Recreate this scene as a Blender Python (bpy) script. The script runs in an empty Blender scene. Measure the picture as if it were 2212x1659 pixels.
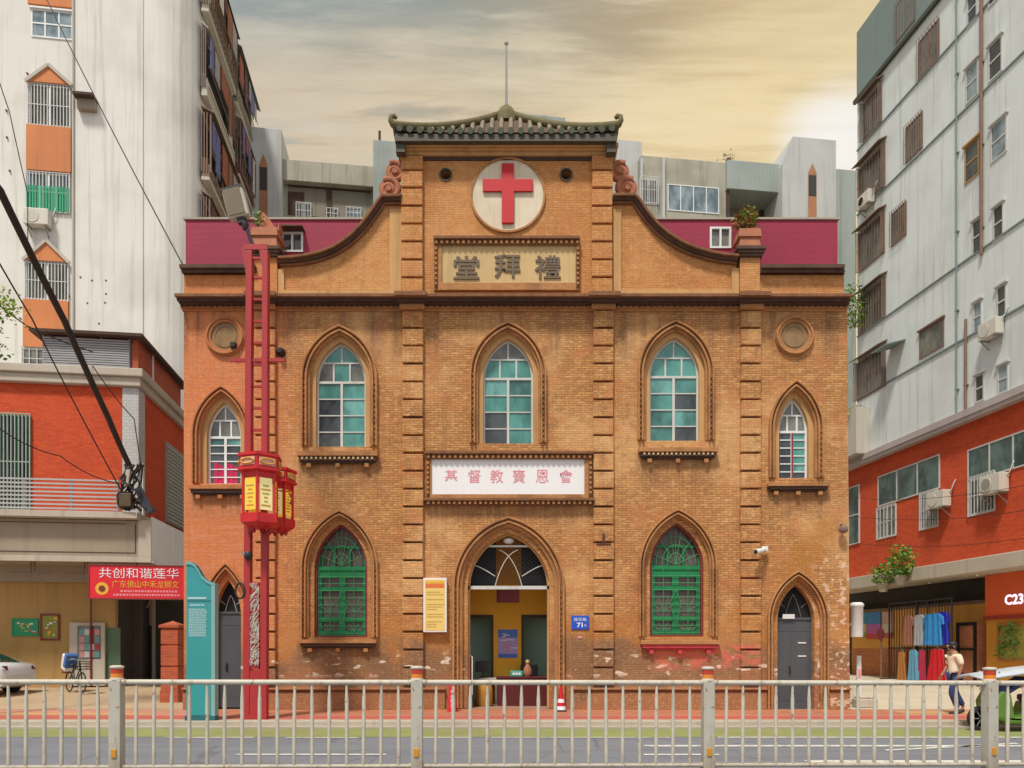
import bpy, math, random
from mathutils import Vector, Matrix
from mathutils.geometry import tessellate_polygon
R = math.radians
random.seed(7)
S = bpy.context.scene
COL = S.collection

# ------------------------------------------------------------------ camera
CAMH = 1.571          # eye height over the pavement at the church door
FPX = 1597.0          # focal length in pixels of a 2212 px wide picture
cd = bpy.data.cameras.new('camera'); cam = bpy.data.objects.new('camera', cd); COL.objects.link(cam)
cam.location = (0, 0, CAMH); cam.rotation_euler = (R(90), 0, 0)
cd.sensor_width = 36; cd.lens = 36 * FPX / 2212; cd.shift_y = (1400 - 829.5) / 2212
cd.clip_start = 0.1; cd.clip_end = 3000
S.camera = cam

# ------------------------------------------------------------------ sky, sun, exposure
SUN_EL, SUN_AZ = R(60), R(203)      # azimuth clockwise from +Y: behind the camera, a little to the left
W = bpy.data.worlds.new('World'); S.world = W; W.use_nodes = True
wn = W.node_tree.nodes; wl = W.node_tree.links; wn.clear()
def WN(t, **k):
    n = wn.new(t)
    for a, v in k.items(): setattr(n, a, v)
    return n
def wset(n, i, v):
    if hasattr(v, 'is_output') or isinstance(v, bpy.types.NodeSocket): wl.new(v, n.inputs[i])
    else: n.inputs[i].default_value = v
def wmath(op, a, b=0.0, clamp=False):
    n = WN('ShaderNodeMath', operation=op, use_clamp=clamp); wset(n, 0, a); wset(n, 1, b); return n.outputs[0]
def wmix(f, a, b):
    n = WN('ShaderNodeMix', data_type='RGBA'); wset(n, 0, f); wset(n, 6, a); wset(n, 7, b); return n.outputs[2]
def wrange(v, a, b, c=0.0, d=1.0, smooth=True):
    n = WN('ShaderNodeMapRange', interpolation_type='SMOOTHSTEP' if smooth else 'LINEAR')
    wset(n, 0, v); wset(n, 1, a); wset(n, 2, b); wset(n, 3, c); wset(n, 4, d); return n.outputs[0]
sky = WN('ShaderNodeTexSky', sky_type='NISHITA', sun_disc=False, sun_elevation=SUN_EL, sun_rotation=SUN_AZ)
bg1 = WN('ShaderNodeBackground'); wl.new(sky.outputs[0], bg1.inputs[0]); bg1.inputs[1].default_value = 0.09
tc = WN('ShaderNodeTexCoord'); sep = WN('ShaderNodeSeparateXYZ'); wl.new(tc.outputs['Generated'], sep.inputs[0])
dx, dy, dz = sep.outputs
# cloud sheet: the direction projected to a flat layer, streaks running up to the right
zc = wmath('MAXIMUM', dz, 0.06)
cb = WN('ShaderNodeCombineXYZ'); wset(cb, 0, wmath('DIVIDE', dx, zc)); wset(cb, 1, wmath('DIVIDE', dy, zc))
mp = WN('ShaderNodeMapping'); wl.new(cb.outputs[0], mp.inputs[0])
mp.inputs['Rotation'].default_value = (0, 0, R(-11)); mp.inputs['Scale'].default_value = (0.50, 2.6, 1)
n1 = WN('ShaderNodeTexNoise'); wl.new(mp.outputs[0], n1.inputs['Vector']); wset(n1, 'Scale', 3.6); wset(n1, 'Detail', 9.0); wset(n1, 'Roughness', 0.58); wset(n1, 'Distortion', 0.35)
mp2 = WN('ShaderNodeMapping'); wl.new(cb.outputs[0], mp2.inputs[0]); mp2.inputs['Scale'].default_value = (0.9, 1.5, 1); mp2.inputs['Location'].default_value = (3.1, 1.7, 0)
n2 = WN('ShaderNodeTexNoise'); wl.new(mp2.outputs[0], n2.inputs['Vector']); wset(n2, 'Scale', 0.9); wset(n2, 'Detail', 3.0)
az = wmath('ARCTAN2', dx, dy)
el = wmath('ARCSINE', dz)
# warm low band turning grey higher up and to the left
hi = wrange(wmath('ADD', el, wmath('MULTIPLY', wmath('SUBTRACT', n2.outputs[0], 0.5), 0.28)), R(33.0), R(40.5))
rightish = wrange(az, R(-24), R(22))
low_c = wmix(rightish, (0.70, 0.58, 0.43, 1), (0.98, 0.76, 0.42, 1))
high_c = wmix(rightish, (0.20, 0.34, 0.40, 1), (0.60, 0.45, 0.25, 1))
cloud = wmix(hi, low_c, high_c)
streak = wrange(n1.outputs[0], 0.44, 0.64)
cloud = wmix(wmath('MULTIPLY', streak, 0.62), cloud, wmix(rightish, (0.62, 0.585, 0.48, 1), (1.0, 0.83, 0.52, 1)))
n3 = WN('ShaderNodeTexNoise'); wl.new(mp.outputs[0], n3.inputs['Vector']); wset(n3, 'Scale', 11.0); wset(n3, 'Detail', 8.0); wset(n3, 'Roughness', 0.62)
cloud = wmix(wmath('MULTIPLY', wrange(n3.outputs[0], 0.47, 0.66), 0.30), cloud, wmix(rightish, (0.74, 0.70, 0.60, 1), (1.05, 0.90, 0.62, 1)))
cloud = wmix(wmath('MULTIPLY', wrange(n3.outputs[0], 0.48, 0.34), 0.22), cloud, (0.40, 0.37, 0.31, 1))
dark = wrange(n1.outputs[0], 0.49, 0.34)
cloud = wmix(wmath('MULTIPLY', dark, 0.68), cloud, wmix(rightish, (0.30, 0.36, 0.36, 1), (0.52, 0.37, 0.19, 1)))
# bright break in the cloud where the light comes through, right of the church
gd = Vector((0.437, 1.0, 0.68)).normalized()
vm = WN('ShaderNodeVectorMath', operation='DOT_PRODUCT'); wl.new(tc.outputs['Generated'], vm.inputs[0]); vm.inputs[1].default_value = gd
glow = wrange(wmath('ADD', vm.outputs['Value'], wmath('MULTIPLY', wmath('SUBTRACT', n1.outputs[0], 0.5), 0.0025)), 0.9972, 1.0008)
glow2 = wrange(vm.outputs['Value'], 0.968, 1.0)
cloud = wmix(wmath('MULTIPLY', glow2, 0.6), cloud, (0.92, 0.76, 0.44, 1))
cloud = wmix(wmath('MULTIPLY', glow, 0.9), cloud, (1.05, 1.05, 1.05, 1))
gm = WN('ShaderNodeMix', data_type='RGBA', blend_type='MULTIPLY'); wset(gm, 0, 1.0); wset(gm, 6, cloud); gm.inputs[7].default_value = (0.76, 0.75, 0.74, 1); cloud = gm.outputs[2]
# unseen cloud cover behind the photographer, set whiter and brighter to light the facade
back = wrange(dy, 0.45, -0.25)
cloud = wmix(back, cloud, wmix(streak, (0.49, 0.50, 0.53, 1), (0.70, 0.69, 0.68, 1)))
bg2 = WN('ShaderNodeBackground'); wl.new(cloud, bg2.inputs[0]); bg2.inputs[1].default_value = 1.0
mx = WN('ShaderNodeMixShader'); wl.new(bg1.outputs[0], mx.inputs[1]); wl.new(bg2.outputs[0], mx.inputs[2])
mx.inputs[0].default_value = 0.93
wo = WN('ShaderNodeOutputWorld'); wl.new(mx.outputs[0], wo.inputs[0])
sl = bpy.data.lights.new('sun', 'SUN'); sun = bpy.data.objects.new('sun', sl); COL.objects.link(sun)
sl.energy = 2.7; sl.angle = R(8); sl.color = (1.0, 0.95, 0.86)
sd = Vector((math.sin(SUN_AZ) * math.cos(SUN_EL), math.cos(SUN_AZ) * math.cos(SUN_EL), math.sin(SUN_EL)))
sun.rotation_euler = sd.to_track_quat('Z', 'Y').to_euler()
S.view_settings.view_transform = 'Standard'; S.view_settings.look = 'None'
S.view_settings.gamma = 1; S.view_settings.exposure = 0.34
S.cycles.max_bounces = 6; S.cycles.diffuse_bounces = 3

# ------------------------------------------------------------------ node and material helpers
class NT:
    def __init__(s, name):
        s.m = bpy.data.materials.new(name); s.m.use_nodes = True
        s.t = s.m.node_tree; s.b = s.t.nodes['Principled BSDF']
        s.tc = s.t.nodes.new('ShaderNodeTexCoord')
        s.obj = s.tc.outputs['Object']
        q = s.n('ShaderNodeSeparateXYZ', {0: s.obj}); s.x, s.y, s.z = q.outputs
    def n(s, t, ins=None, **k):
        n = s.t.nodes.new(t)
        for a, v in k.items(): setattr(n, a, v)
        for i, v in (ins or {}).items(): s.set(n, i, v)
        return n
    def set(s, n, i, v):
        if isinstance(v, bpy.types.NodeSocket): s.t.links.new(v, n.inputs[i])
        else: n.inputs[i].default_value = v
    def math(s, op, a, b=0.0, clamp=False): return s.n('ShaderNodeMath', {0: a, 1: b}, operation=op, use_clamp=clamp).outputs[0]
    def mix(s, f, a, b, blend='MIX'):
        a = c4(a) if isinstance(a, tuple) else a; b = c4(b) if isinstance(b, tuple) else b
        return s.n('ShaderNodeMix', {0: f, 6: a, 7: b}, data_type='RGBA', blend_type=blend).outputs[2]
    def rng(s, v, a, b, c=0.0, d=1.0): return s.n('ShaderNodeMapRange', {0: v, 1: a, 2: b, 3: c, 4: d}, interpolation_type='SMOOTHSTEP').outputs[0]
    def noise(s, scale, detail=4.0, stretch=None, rough=0.5, loc=(0, 0, 0)):
        v = s.obj
        if stretch or loc != (0, 0, 0): v = s.n('ShaderNodeMapping', {0: s.obj, 'Scale': stretch or (1, 1, 1), 'Location': loc}).outputs[0]
        return s.n('ShaderNodeTexNoise', {'Vector': v, 'Scale': scale, 'Detail': detail, 'Roughness': rough}).outputs[0]
    def out(s, col, rough=0.7, bump=None, bs=0.3, bd=0.01, **k):
        s.set(s.b, 'Base Color', c4(col) if isinstance(col, tuple) else col); s.set(s.b, 'Roughness', rough)
        for a, v in k.items(): s.set(s.b, a.replace('_', ' '), v)
        if bump is not None:
            bn = s.n('ShaderNodeBump', {'Height': bump, 'Strength': bs, 'Distance': bd}); s.t.links.new(bn.outputs[0], s.b.inputs['Normal'])
        return s.m
def c4(c): return tuple(c) if len(c) == 4 else tuple(c) + (1.0,)
def mul(c, f): return tuple(min(1.0, v * f) for v in c[:3])
def srgb(r, g, b):
    f = lambda v: (v / 255 / 12.92) if v <= 10 else ((v / 255 + .055) / 1.055) ** 2.4
    return (f(r), f(g), f(b))
_mc = {}
def M(name, col, rough=0.65, var=0.12, scale=3.0, streak=0.0, dirt=(0.10, 0.085, 0.06), metal=0.0, bump=0.0, coat=0.0, emit=0.0):
    """weathered paint, plaster, metal: tone drifts, optional rain streaks."""
    key = (name,)
    if key in _mc: return _mc[key]
    t = NT(name)
    c = t.mix(t.noise(scale, 5.0), mul(col, 1 - var), mul(col, 1 + var))
    if streak:
        s = t.noise(2.2, 7.0, (1.6, 1.6, 0.07), 0.65)
        c = t.mix(t.math('MULTIPLY', t.rng(s, 0.50, 0.70), streak), c, dirt)
        if streak >= 0.3: c = t.mix(t.math('MULTIPLY', t.rng(t.noise(7.0, 6.0, (1.4, 1.4, 0.05), 0.6, (5, 3, 1)), 0.56, 0.70), streak * 0.35), c, mul(dirt, 0.8))
        b = t.noise(0.45, 4.0)
        c = t.mix(t.math('MULTIPLY', t.rng(b, 0.42, 0.70), streak * 0.6), c, dirt)
    kw = {}
    if coat: kw['Coat_Weight'] = coat
    if emit: kw['Emission_Color'] = c4(col); kw['Emission_Strength'] = emit
    fine = t.noise(scale * 14, 3.0) if bump else None
    _mc[key] = t.out(c, rough, fine, bump, 0.01, Metallic=metal, **kw)
    return _mc[key]
def brick_base(t, c1, c2, mortar, w, h, m, sx=None, sz=None):
    sx = sx or t.math('ADD', t.x, t.y); sz = sz or t.z
    wob = t.math('MULTIPLY', t.math('SUBTRACT', t.noise(7.0, 2.0), 0.5), 0.022)
    v = t.n('ShaderNodeCombineXYZ', {0: t.math('ADD', sx, wob), 1: t.math('ADD', sz, wob)}).outputs[0]
    b = t.n('ShaderNodeTexBrick', {'Vector': v, 'Color1': c4(c1), 'Color2': c4(c2), 'Mortar': c4(mortar), 'Scale': 1.0, 'Mortar Size': m, 'Mortar Smooth': 0.2, 'Bias': 0.0, 'Brick Width': w, 'Row Height': h})
    return b.outputs[0], b.outputs[1]
def Brick(name, c1, c2, mortar, w=0.24, h=0.068, m=0.006, stain=0.25, stain_c=(0.12, 0.05, 0.025)):
    t = NT(name)
    c, f = brick_base(t, c1, c2, mortar, w, h, m)
    c = t.mix(t.math('MULTIPLY', t.rng(t.noise(9.0, 2.0), 0.4, 0.7), 0.25), c, mul(c1, 1.25))
    c = t.mix(t.math('MULTIPLY', t.rng(t.noise(0.8, 6.0), 0.45, 0.72), stain), c, stain_c)
    return t.out(c, 0.9, t.math('SUBTRACT', 1.0, f), 0.5, 0.01)

# ------------------------------------------------------------------ mesh helpers
class MB:
    """collects shapes, builds them as ONE mesh object."""
    def __init__(s): s.v = []; s.f = []; s.mi = []; s.sm = []; s.cur = 0
    def add(s, vs, fs, smooth=False):
        o = len(s.v); s.v += [tuple(v) for v in vs]
        for f in fs: s.f.append([i + o for i in f]); s.mi.append(s.cur); s.sm.append(smooth)
        return s
    def mat(s, i): s.cur = i; return s
    def box(s, x0, x1, y0, y1, z0, z1):
        vs = [(x, y, z) for z in (z0, z1) for y in (y0, y1) for x in (x0, x1)]
        return s.add(vs, [(0, 2, 3, 1), (4, 5, 7, 6), (0, 1, 5, 4), (2, 6, 7, 3), (0, 4, 6, 2), (1, 3, 7, 5)])
    def obox(s, c, sx, sy, sz, rot):
        vs = [Vector(c) + rot @ Vector((a * sx / 2, b * sy / 2, d * sz / 2)) for d in (-1, 1) for b in (-1, 1) for a in (-1, 1)]
        return s.add(vs, [(0, 2, 3, 1), (4, 5, 7, 6), (0, 1, 5, 4), (2, 6, 7, 3), (0, 4, 6, 2), (1, 3, 7, 5)])
    def bar(s, p0, p1, w, d=None):
        p0 = Vector(p0); p1 = Vector(p1); ax = p1 - p0; d = d or w
        q = ax.to_track_quat('Z', 'Y').to_matrix()
        return s.obox((p0 + p1) / 2, w, d, ax.length, q)
    def tube(s, pts, r, n=8, closed=False, caps=True):
        pts = [Vector(p) for p in pts]; rs = r if isinstance(r, (list, tuple)) else [r] * len(pts)
        vs = []; N = len(pts)
        up = Vector((0, 0, 1)); last = None
        for i, p in enumerate(pts):
            a = pts[(i - 1) % N] if (i > 0 or closed) else p
            b = pts[(i + 1) % N] if (i < N - 1 or closed) else p
            t = (b - a).normalized() if (b - a).length > 1e-9 else Vector((0, 0, 1))
            if last is None:
                u = t.cross(up)
                if u.length < 1e-3: u = t.cross(Vector((1, 0, 0)))
            else: u = last - t * last.dot(t)
            u.normalize(); last = u; w = t.cross(u)
            for k in range(n):
                an = 2 * math.pi * k / n
                vs.append(p + (u * math.cos(an) + w * math.sin(an)) * rs[i])
        fs = []
        for i in range(N if closed else N - 1):
            j = (i + 1) % N
            for k in range(n): fs.append((i * n + k, i * n + (k + 1) % n, j * n + (k + 1) % n, j * n + k))
        s.add(vs, fs, True)
        if caps and not closed:
            s.add(vs[:n], [tuple(range(n))[::-1]]); s.add(vs[-n:], [tuple(range(n))])
        return s
    def lathe(s, prof, c=(0, 0, 0), n=20, axis='Z', smooth=True, a0=0.0):
        vs = []
        for r, h in prof:
            for k in range(n):
                an = 2 * math.pi * k / n + a0
                p = (r * math.cos(an), r * math.sin(an), h)
                if axis == 'Y': p = (p[0], p[2], -p[1])
                if axis == 'X': p = (p[2], p[0], p[1])
                vs.append((c[0] + p[0], c[1] + p[1], c[2] + p[2]))
        fs = []
        for i in range(len(prof) - 1):
            for k in range(n): fs.append((i * n + k, i * n + (k + 1) % n, (i + 1) * n + (k + 1) % n, (i + 1) * n + k))
        s.add(vs, fs, smooth)
        m = len(prof) - 1
        s.add(vs[:n], [tuple(range(n))[::-1]]); s.add(vs[m * n:], [tuple(range(n))])
        return s
    def slab(s, loops, y0, y1):
        """outline (first loop) with holes (other loops) in the x-z plane, from y0 (front) to y1."""
        L = []
        for i, lp in enumerate(loops):
            a = sum(p[0] * q[1] - q[0] * p[1] for p, q in zip(lp, lp[1:] + lp[:1]))
            L.append(lp if (a > 0) == (i == 0) else lp[::-1])
        tris = tessellate_polygon([[Vector((p[0], p[1], 0)) for p in lp] for lp in L])
        flat = [p for lp in L for p in lp]
        fr = []
        for t in tris:
            a, b, c = (flat[i] for i in t)
            cr = (b[0] - a[0]) * (c[1] - a[1]) - (b[1] - a[1]) * (c[0] - a[0])
            if abs(cr) < 1e-10: continue
            fr.append(tuple(t) if cr > 0 else tuple(t)[::-1])
        n = len(flat)
        vs = [(p[0], y0, p[1]) for p in flat] + [(p[0], y1, p[1]) for p in flat]
        fs = fr + [tuple(i + n for i in f)[::-1] for f in fr]
        o = 0
        for lp in L:
            k = len(lp)
            for i in range(k):
                a, b = o + i, o + (i + 1) % k
                fs.append((b, a, a + n, b + n))
            o += k
        return s.add(vs, fs)
    def leaf(s, p, size, rng, droop=0.0):
        a = rng.uniform(0, 6.283); e = rng.uniform(-0.5, 1.0) - droop
        d = Vector((math.cos(a) * math.cos(e), math.sin(a) * math.cos(e), math.sin(e)))
        u = d.cross(Vector((rng.uniform(-1, 1), rng.uniform(-1, 1), rng.uniform(-1, 1)))).normalized()
        p = Vector(p); w = size * 0.28
        return s.add([p, p + d * size * .5 + u * w, p + d * size, p + d * size * .5 - u * w], [(0, 1, 2, 3)])
    def build(s, name, mats, parent=None, bevel=0.0, seg=2):
        me = bpy.data.meshes.new(name); me.from_pydata(s.v, [], s.f)
        for m in (mats if isinstance(mats, (list, tuple)) else [mats]): me.materials.append(m)
        me.polygons.foreach_set('material_index', s.mi); me.polygons.foreach_set('use_smooth', s.sm)
        me.update()
        o = bpy.data.objects.new(name, me); COL.objects.link(o)
        if parent: o.parent = parent
        if bevel:
            b = o.modifiers.new('bevel', 'BEVEL'); b.width = bevel; b.segments = seg; b.limit_method = 'ANGLE'; b.angle_limit = R(40)
        return o
def tag(o, label=None, cat=None, group=None, kind=None):
    for k, v in (('label', label), ('category', cat), ('group', group), ('kind', kind)):
        if v: o[k] = v
    return o
def thing(name, label, cat, loc=(0, 0, 0), rz=0.0, group=None):
    o = bpy.data.objects.new(name, None); o.empty_display_size = 0.2; COL.objects.link(o)
    o.location = loc; o.rotation_euler = (0, 0, rz)
    return tag(o, label, cat, group)
def copy_tree(o, parent=None):
    c = o.copy(); COL.objects.link(c)
    if parent: c.parent = parent
    for ch in list(o.children): copy_tree(ch, c)
    return c
def dup(o, label, loc, rz=None):
    c = copy_tree(o); c.location = loc; c['label'] = label
    if rz is not None: c.rotation_euler = (0, 0, rz)
    return c
def lettering(body, mat, parent, cx, y, cz, h=None, w=None, bold=0.0, depth=0.008, name='lettering', vertical=False):
    """words as a thin mesh on a panel facing -Y, centred on (cx, cz)."""
    mb = MB(); out = []
    rows = list(body) if vertical else [body]
    for i, b in enumerate(rows):
        cu = bpy.data.curves.new('t', 'FONT'); cu.body = b; cu.extrude = 0.0; cu.offset = bold; cu.resolution_u = 3
        to = bpy.data.objects.new('t', cu); COL.objects.link(to)
        bpy.context.view_layer.update()
        me = bpy.data.meshes.new_from_object(to.evaluated_get(bpy.context.evaluated_depsgraph_get()))
        vs = [v.co.copy() for v in me.vertices]; fs = [tuple(p.vertices) for p in me.polygons]
        bpy.data.objects.remove(to); bpy.data.curves.remove(cu); bpy.data.meshes.remove(me)
        off = -i * 1.12
        out.append(([(v.x, v.y + off) for v in vs], fs))
    allp = [p for vs, _ in out for p in vs]
    if not allp: return None
    x0, x1 = min(p[0] for p in allp), max(p[0] for p in allp); z0, z1 = min(p[1] for p in allp), max(p[1] for p in allp)
    kx = kz = None
    if h: kz = h / (z1 - z0)
    if w: kx = w / (x1 - x0)
    kx = kx or kz; kz = kz or kx
    for vs, fs in out:
        q = [((p[0] - (x0 + x1) / 2) * kx + cx, (p[1] - (z0 + z1) / 2) * kz + cz) for p in vs]
        mb.add([(a, y, b) for a, b in q] , fs)
        if depth > 0.012:     # raised characters: walls of every outline edge
            cnt = {}
            for f in fs:
                for a, b in zip(f, f[1:] + f[:1]): cnt.setdefault((min(a, b), max(a, b)), []).append((a, b))
            side = [e[0] for e in cnt.values() if len(e) == 1]
            n = len(q); vv = [(a, y, b) for a, b in q] + [(a, y + depth, b) for a, b in q]
            mb.add(vv, [(b, a, a + n, b + n) for a, b in side])
    return mb.build(name, mat, parent)

class Frame:
    """a vertical wall plane: local x runs to the viewer's right along it, local y goes into the wall."""
    def __init__(s, O, ang):
        s.O = O; s.ang = ang; s.ax = (math.cos(ang), math.sin(ang)); s.ay = (-math.sin(ang), math.cos(ang))
    def at(s, x, y, off=0.0):
        k = (x - 1106) / FPX
        s_ = (k * (s.O[1] + off * s.ay[1]) - (s.O[0] + off * s.ay[0])) / (s.ax[0] - k * s.ax[1])
        Y = s.O[1] + s_ * s.ax[1] + off * s.ay[1]
        return s_, CAMH + (1400 - y) / FPX * Y
    def world(s, a, b, z): return (s.O[0] + a * s.ax[0] + b * s.ay[0], s.O[1] + a * s.ax[1] + b * s.ay[1], z)
    def rect(s, x0, y0, x1, y1, off=0.0):
        """picture box -> (s0, s1, z0, z1) on the plane"""
        ym = (y0 + y1) / 2
        a, _ = s.at(x0, ym, off); b, _ = s.at(x1, ym, off); xm = (x0 + x1) / 2
        return a, b, s.at(xm, y1, off)[1], s.at(xm, y0, off)[1]
def P(x, y, Y): return ((x - 1106) / FPX * Y, Y, CAMH + (1400 - y) / FPX * Y)
CY = 19.012
def C(x): return (x - 1106) / 84.0
def D(y): return (1532 - y) / 84.0
def DP(y, p): return CAMH + (1400 - y) / FPX * (CY - p)      # height of something standing p metres proud of the church front
# ------------------------------------------------------------------ materials of the setting
def facade_mat():
    t = NT('church_brick')
    c, f = brick_base(t, (0.65, 0.312, 0.096), (0.46, 0.192, 0.056), (0.23, 0.105, 0.042), 0.21, 0.060, 0.0075)
    # single bricks darker or paler
    cell = t.n('ShaderNodeTexWhiteNoise', {0: t.n('ShaderNodeCombineXYZ', {0: t.math('FLOOR', t.math('DIVIDE', t.math('ADD', t.x, t.y), 0.105)), 1: t.math('FLOOR', t.math('DIVIDE', t.z, 0.060))}).outputs[0]}, noise_dimensions='3D').outputs[0]
    c = t.mix(t.math('MULTIPLY', t.rng(cell, 0.74, 1.0), 0.45), c, (0.30, 0.12, 0.047))
    c = t.mix(t.math('MULTIPLY', t.rng(cell, 0.20, 0.0), 0.35), c, (0.84, 0.50, 0.22))
    big = t.noise(0.38, 5.0); med = t.noise(1.7, 6.0); fine = t.noise(11.0, 2.0)
    c = t.mix(t.math('MULTIPLY', t.rng(big, 0.47, 0.62), 0.50), c, (0.82, 0.48, 0.21))
    c = t.mix(t.math('MULTIPLY', t.rng(med, 0.50, 0.64), 0.55), c, (0.52, 0.185, 0.06))
    course = t.noise(3.0, 4.0, (0.35, 0.35, 5.0), 0.7)
    c = t.mix(t.math('MULTIPLY', t.rng(course, 0.50, 0.72), 0.42), c, (0.34, 0.15, 0.055))
    c = t.mix(t.math('MULTIPLY', t.rng(course, 0.46, 0.28), 0.35), c, (0.85, 0.53, 0.25))
    blot = t.noise(2.6, 7.0, (1, 1, 1), 0.65, (9, 2, 4))
    c = t.mix(t.math('MULTIPLY', t.rng(blot, 0.53, 0.68), 0.55), c, (0.26, 0.115, 0.046))
    # redder brick towards the left end
    lf = t.rng(t.math('ADD', t.x, t.math('MULTIPLY', med, 1.2)), -4.6, -6.0)
    c = t.mix(t.math('MULTIPLY', lf, 0.66), c, (0.74, 0.19, 0.068))
    c = t.mix(t.math('MULTIPLY', t.math('MULTIPLY', lf, t.rng(course, 0.45, 0.7)), 0.5), c, (0.70, 0.32, 0.20))
    c = t.mix(t.math('MULTIPLY', t.rng(t.math('ADD', t.z, med), 10.9, 11.4), 0.45), c, (0.60, 0.235, 0.065))
    # damp, sooty foot of the wall
    lowz = t.math('ADD', t.z, t.math('MULTIPLY', t.math('SUBTRACT', t.noise(0.9, 5.0), 0.5), 2.6))
    low = t.rng(lowz, 2.05, 1.3)
    c = t.mix(t.math('MULTIPLY', low, t.math('ADD', 0.50, t.math('MULTIPLY', med, 0.5))), c, (0.17, 0.095, 0.055))
    foot = t.rng(lowz, 0.95, 0.55)
    c = t.mix(t.math('MULTIPLY', foot, 0.55), c, (0.42, 0.16, 0.07))
    ring = t.math('MULTIPLY', t.rng(lowz, 2.6, 2.05), t.rng(lowz, 1.3, 1.75))
    c = t.mix(t.math('MULTIPLY', ring, 0.55), c, (0.46, 0.17, 0.03))
    # flaked white patches in the damp zone
    pz = t.math('MULTIPLY', t.rng(t.z, 0.75, 1.0), t.rng(t.z, 1.55, 1.25))
    pt = t.math('MULTIPLY', t.rng(t.noise(3.1, 2.5, (0.8, 0.8, 1.5), 0.5, (1.2, 0, 5.3)), 0.60, 0.645), pz)
    c = t.mix(t.math('MULTIPLY', pt, 0.9), c, (0.88, 0.76, 0.62))
    # old red paint under the right-hand green window
    rx = t.math('MULTIPLY', t.rng(t.x, 3.2, 3.9), t.rng(t.x, 6.7, 6.0)); rz = t.math('MULTIPLY', t.rng(t.z, 0.9, 1.25), t.rng(t.z, 1.75, 1.55))
    rp = t.math('MULTIPLY', t.math('MULTIPLY', rx, rz), t.rng(t.noise(2.4, 5.0, (1, 1, 2.2)), 0.38, 0.60))
    c = t.mix(t.math('MULTIPLY', rp, 0.85), c, (0.72, 0.13, 0.10))
    # rusty run over the grey side door
    d1 = t.math('ADD', t.math('MULTIPLY', t.math('SUBTRACT', t.x, 7.55), 0.8), t.math('MULTIPLY', t.math('SUBTRACT', t.z, 3.9), -0.6))
    d2 = t.math('ADD', t.math('MULTIPLY', t.math('SUBTRACT', t.x, 7.55), 0.6), t.math('MULTIPLY', t.math('SUBTRACT', t.z, 3.9), 0.8))
    rr = t.math('ADD', t.math('POWER', t.math('DIVIDE', d1, 0.45), 2.0), t.math('POWER', t.math('DIVIDE', d2, 1.3), 2.0))
    rr = t.math('ADD', rr, t.math('MULTIPLY', t.math('SUBTRACT', med, 0.5), 2.0))
    c = t.mix(t.math('MULTIPLY', t.rng(rr, 1.5, 0.1), t.math('ADD', 0.35, t.math('MULTIPLY', course, 0.6))), c, (0.42, 0.16, 0.022))
    qz = t.math('MULTIPLY', t.rng(t.x, 7.5, 8.2), t.rng(t.z, 4.6, 3.6))
    c = t.mix(t.math('MULTIPLY', t.math('MULTIPLY', t.rng(t.noise(5.0, 4.0, (1, 1, 1.6), 0.6), 0.54, 0.60), qz), 0.8), c, (0.80, 0.58, 0.42))
    # soot washed down from the cornice
    st = t.math('MULTIPLY', t.rng(t.noise(1.6, 6.0, (1.8, 1.8, 0.12), 0.6), 0.42, 0.72), t.rng(t.math('ADD', t.z, t.math('MULTIPLY', big, 1.5)), 9.3, 10.8))
    st = t.math('MULTIPLY', st, t.rng(t.z, 10.62, 10.55))
    c = t.mix(t.math('MULTIPLY', st, 0.85), c, (0.15, 0.075, 0.04))
    grit = t.noise(34.0, 4.0, None, 0.7)
    c = t.mix(t.math('MULTIPLY', t.rng(grit, 0.50, 0.68), 0.45), c, (0.24, 0.105, 0.042))
    c = t.mix(t.math('MULTIPLY', t.rng(grit, 0.48, 0.32), 0.35), c, (0.88, 0.54, 0.25))
    st2 = t.math('MULTIPLY', t.rng(t.noise(2.6, 6.0, (2.2, 2.2, 0.10), 0.6, (7, 0, 0)), 0.50, 0.74), 0.42)
    c = t.mix(st2, c, (0.38, 0.18, 0.07))
    # drips and soot under each sill and under the board over the door
    drip = t.rng(t.noise(3.4, 6.0, (2.6, 2.6, 0.22), 0.6, (2, 5, 0)), 0.36, 0.60)
    for xa, xb, yb, ln in ((642, 822, 1000, 1.1), (1374, 1550, 990, 1.1), (410, 548, 1068, 0.9), (1650, 1790, 1060, 0.9), (916, 1284, 1092, 0.7), (640, 825, 1400, 0.9), (938, 1252, 630, 0.0)):
        if ln <= 0: continue
        za = D(yb)
        k = t.math('MULTIPLY', t.math('MULTIPLY', t.rng(t.x, C(xa) - .12, C(xa) + .12), t.rng(t.x, C(xb) + .12, C(xb) - .12)), t.math('MULTIPLY', t.rng(t.z, za - ln, za - .05), t.rng(t.z, za + .12, za + .08)))
        c = t.mix(t.math('MULTIPLY', t.math('MULTIPLY', k, t.math('ADD', 0.25, t.math('MULTIPLY', drip, 0.75))), 0.62), c, (0.20, 0.105, 0.05))
    # water mark to the right of the left-hand upper window
    wx = t.math('MULTIPLY', t.math('MULTIPLY', t.rng(t.x, C(768), C(800)), t.rng(t.x, C(850), C(822))), t.math('MULTIPLY', t.rng(t.z, D(800), D(740)), t.rng(t.z, D(650), D(690))))
    c = t.mix(t.math('MULTIPLY', t.math('MULTIPLY', wx, t.rng(med, 0.35, 0.6)), 0.6), c, (0.26, 0.11, 0.065))
    c = t.mix(t.math('MULTIPLY', t.rng(fine, 0.52, 0.72), 0.18), c, (0.78, 0.50, 0.25))
    return t.out(c, 0.92, t.math('ADD', t.math('SUBTRACT', 1.0, f), t.math('MULTIPLY', fine, 0.5)), 0.55, 0.012)
m_brick = facade_mat()
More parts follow.
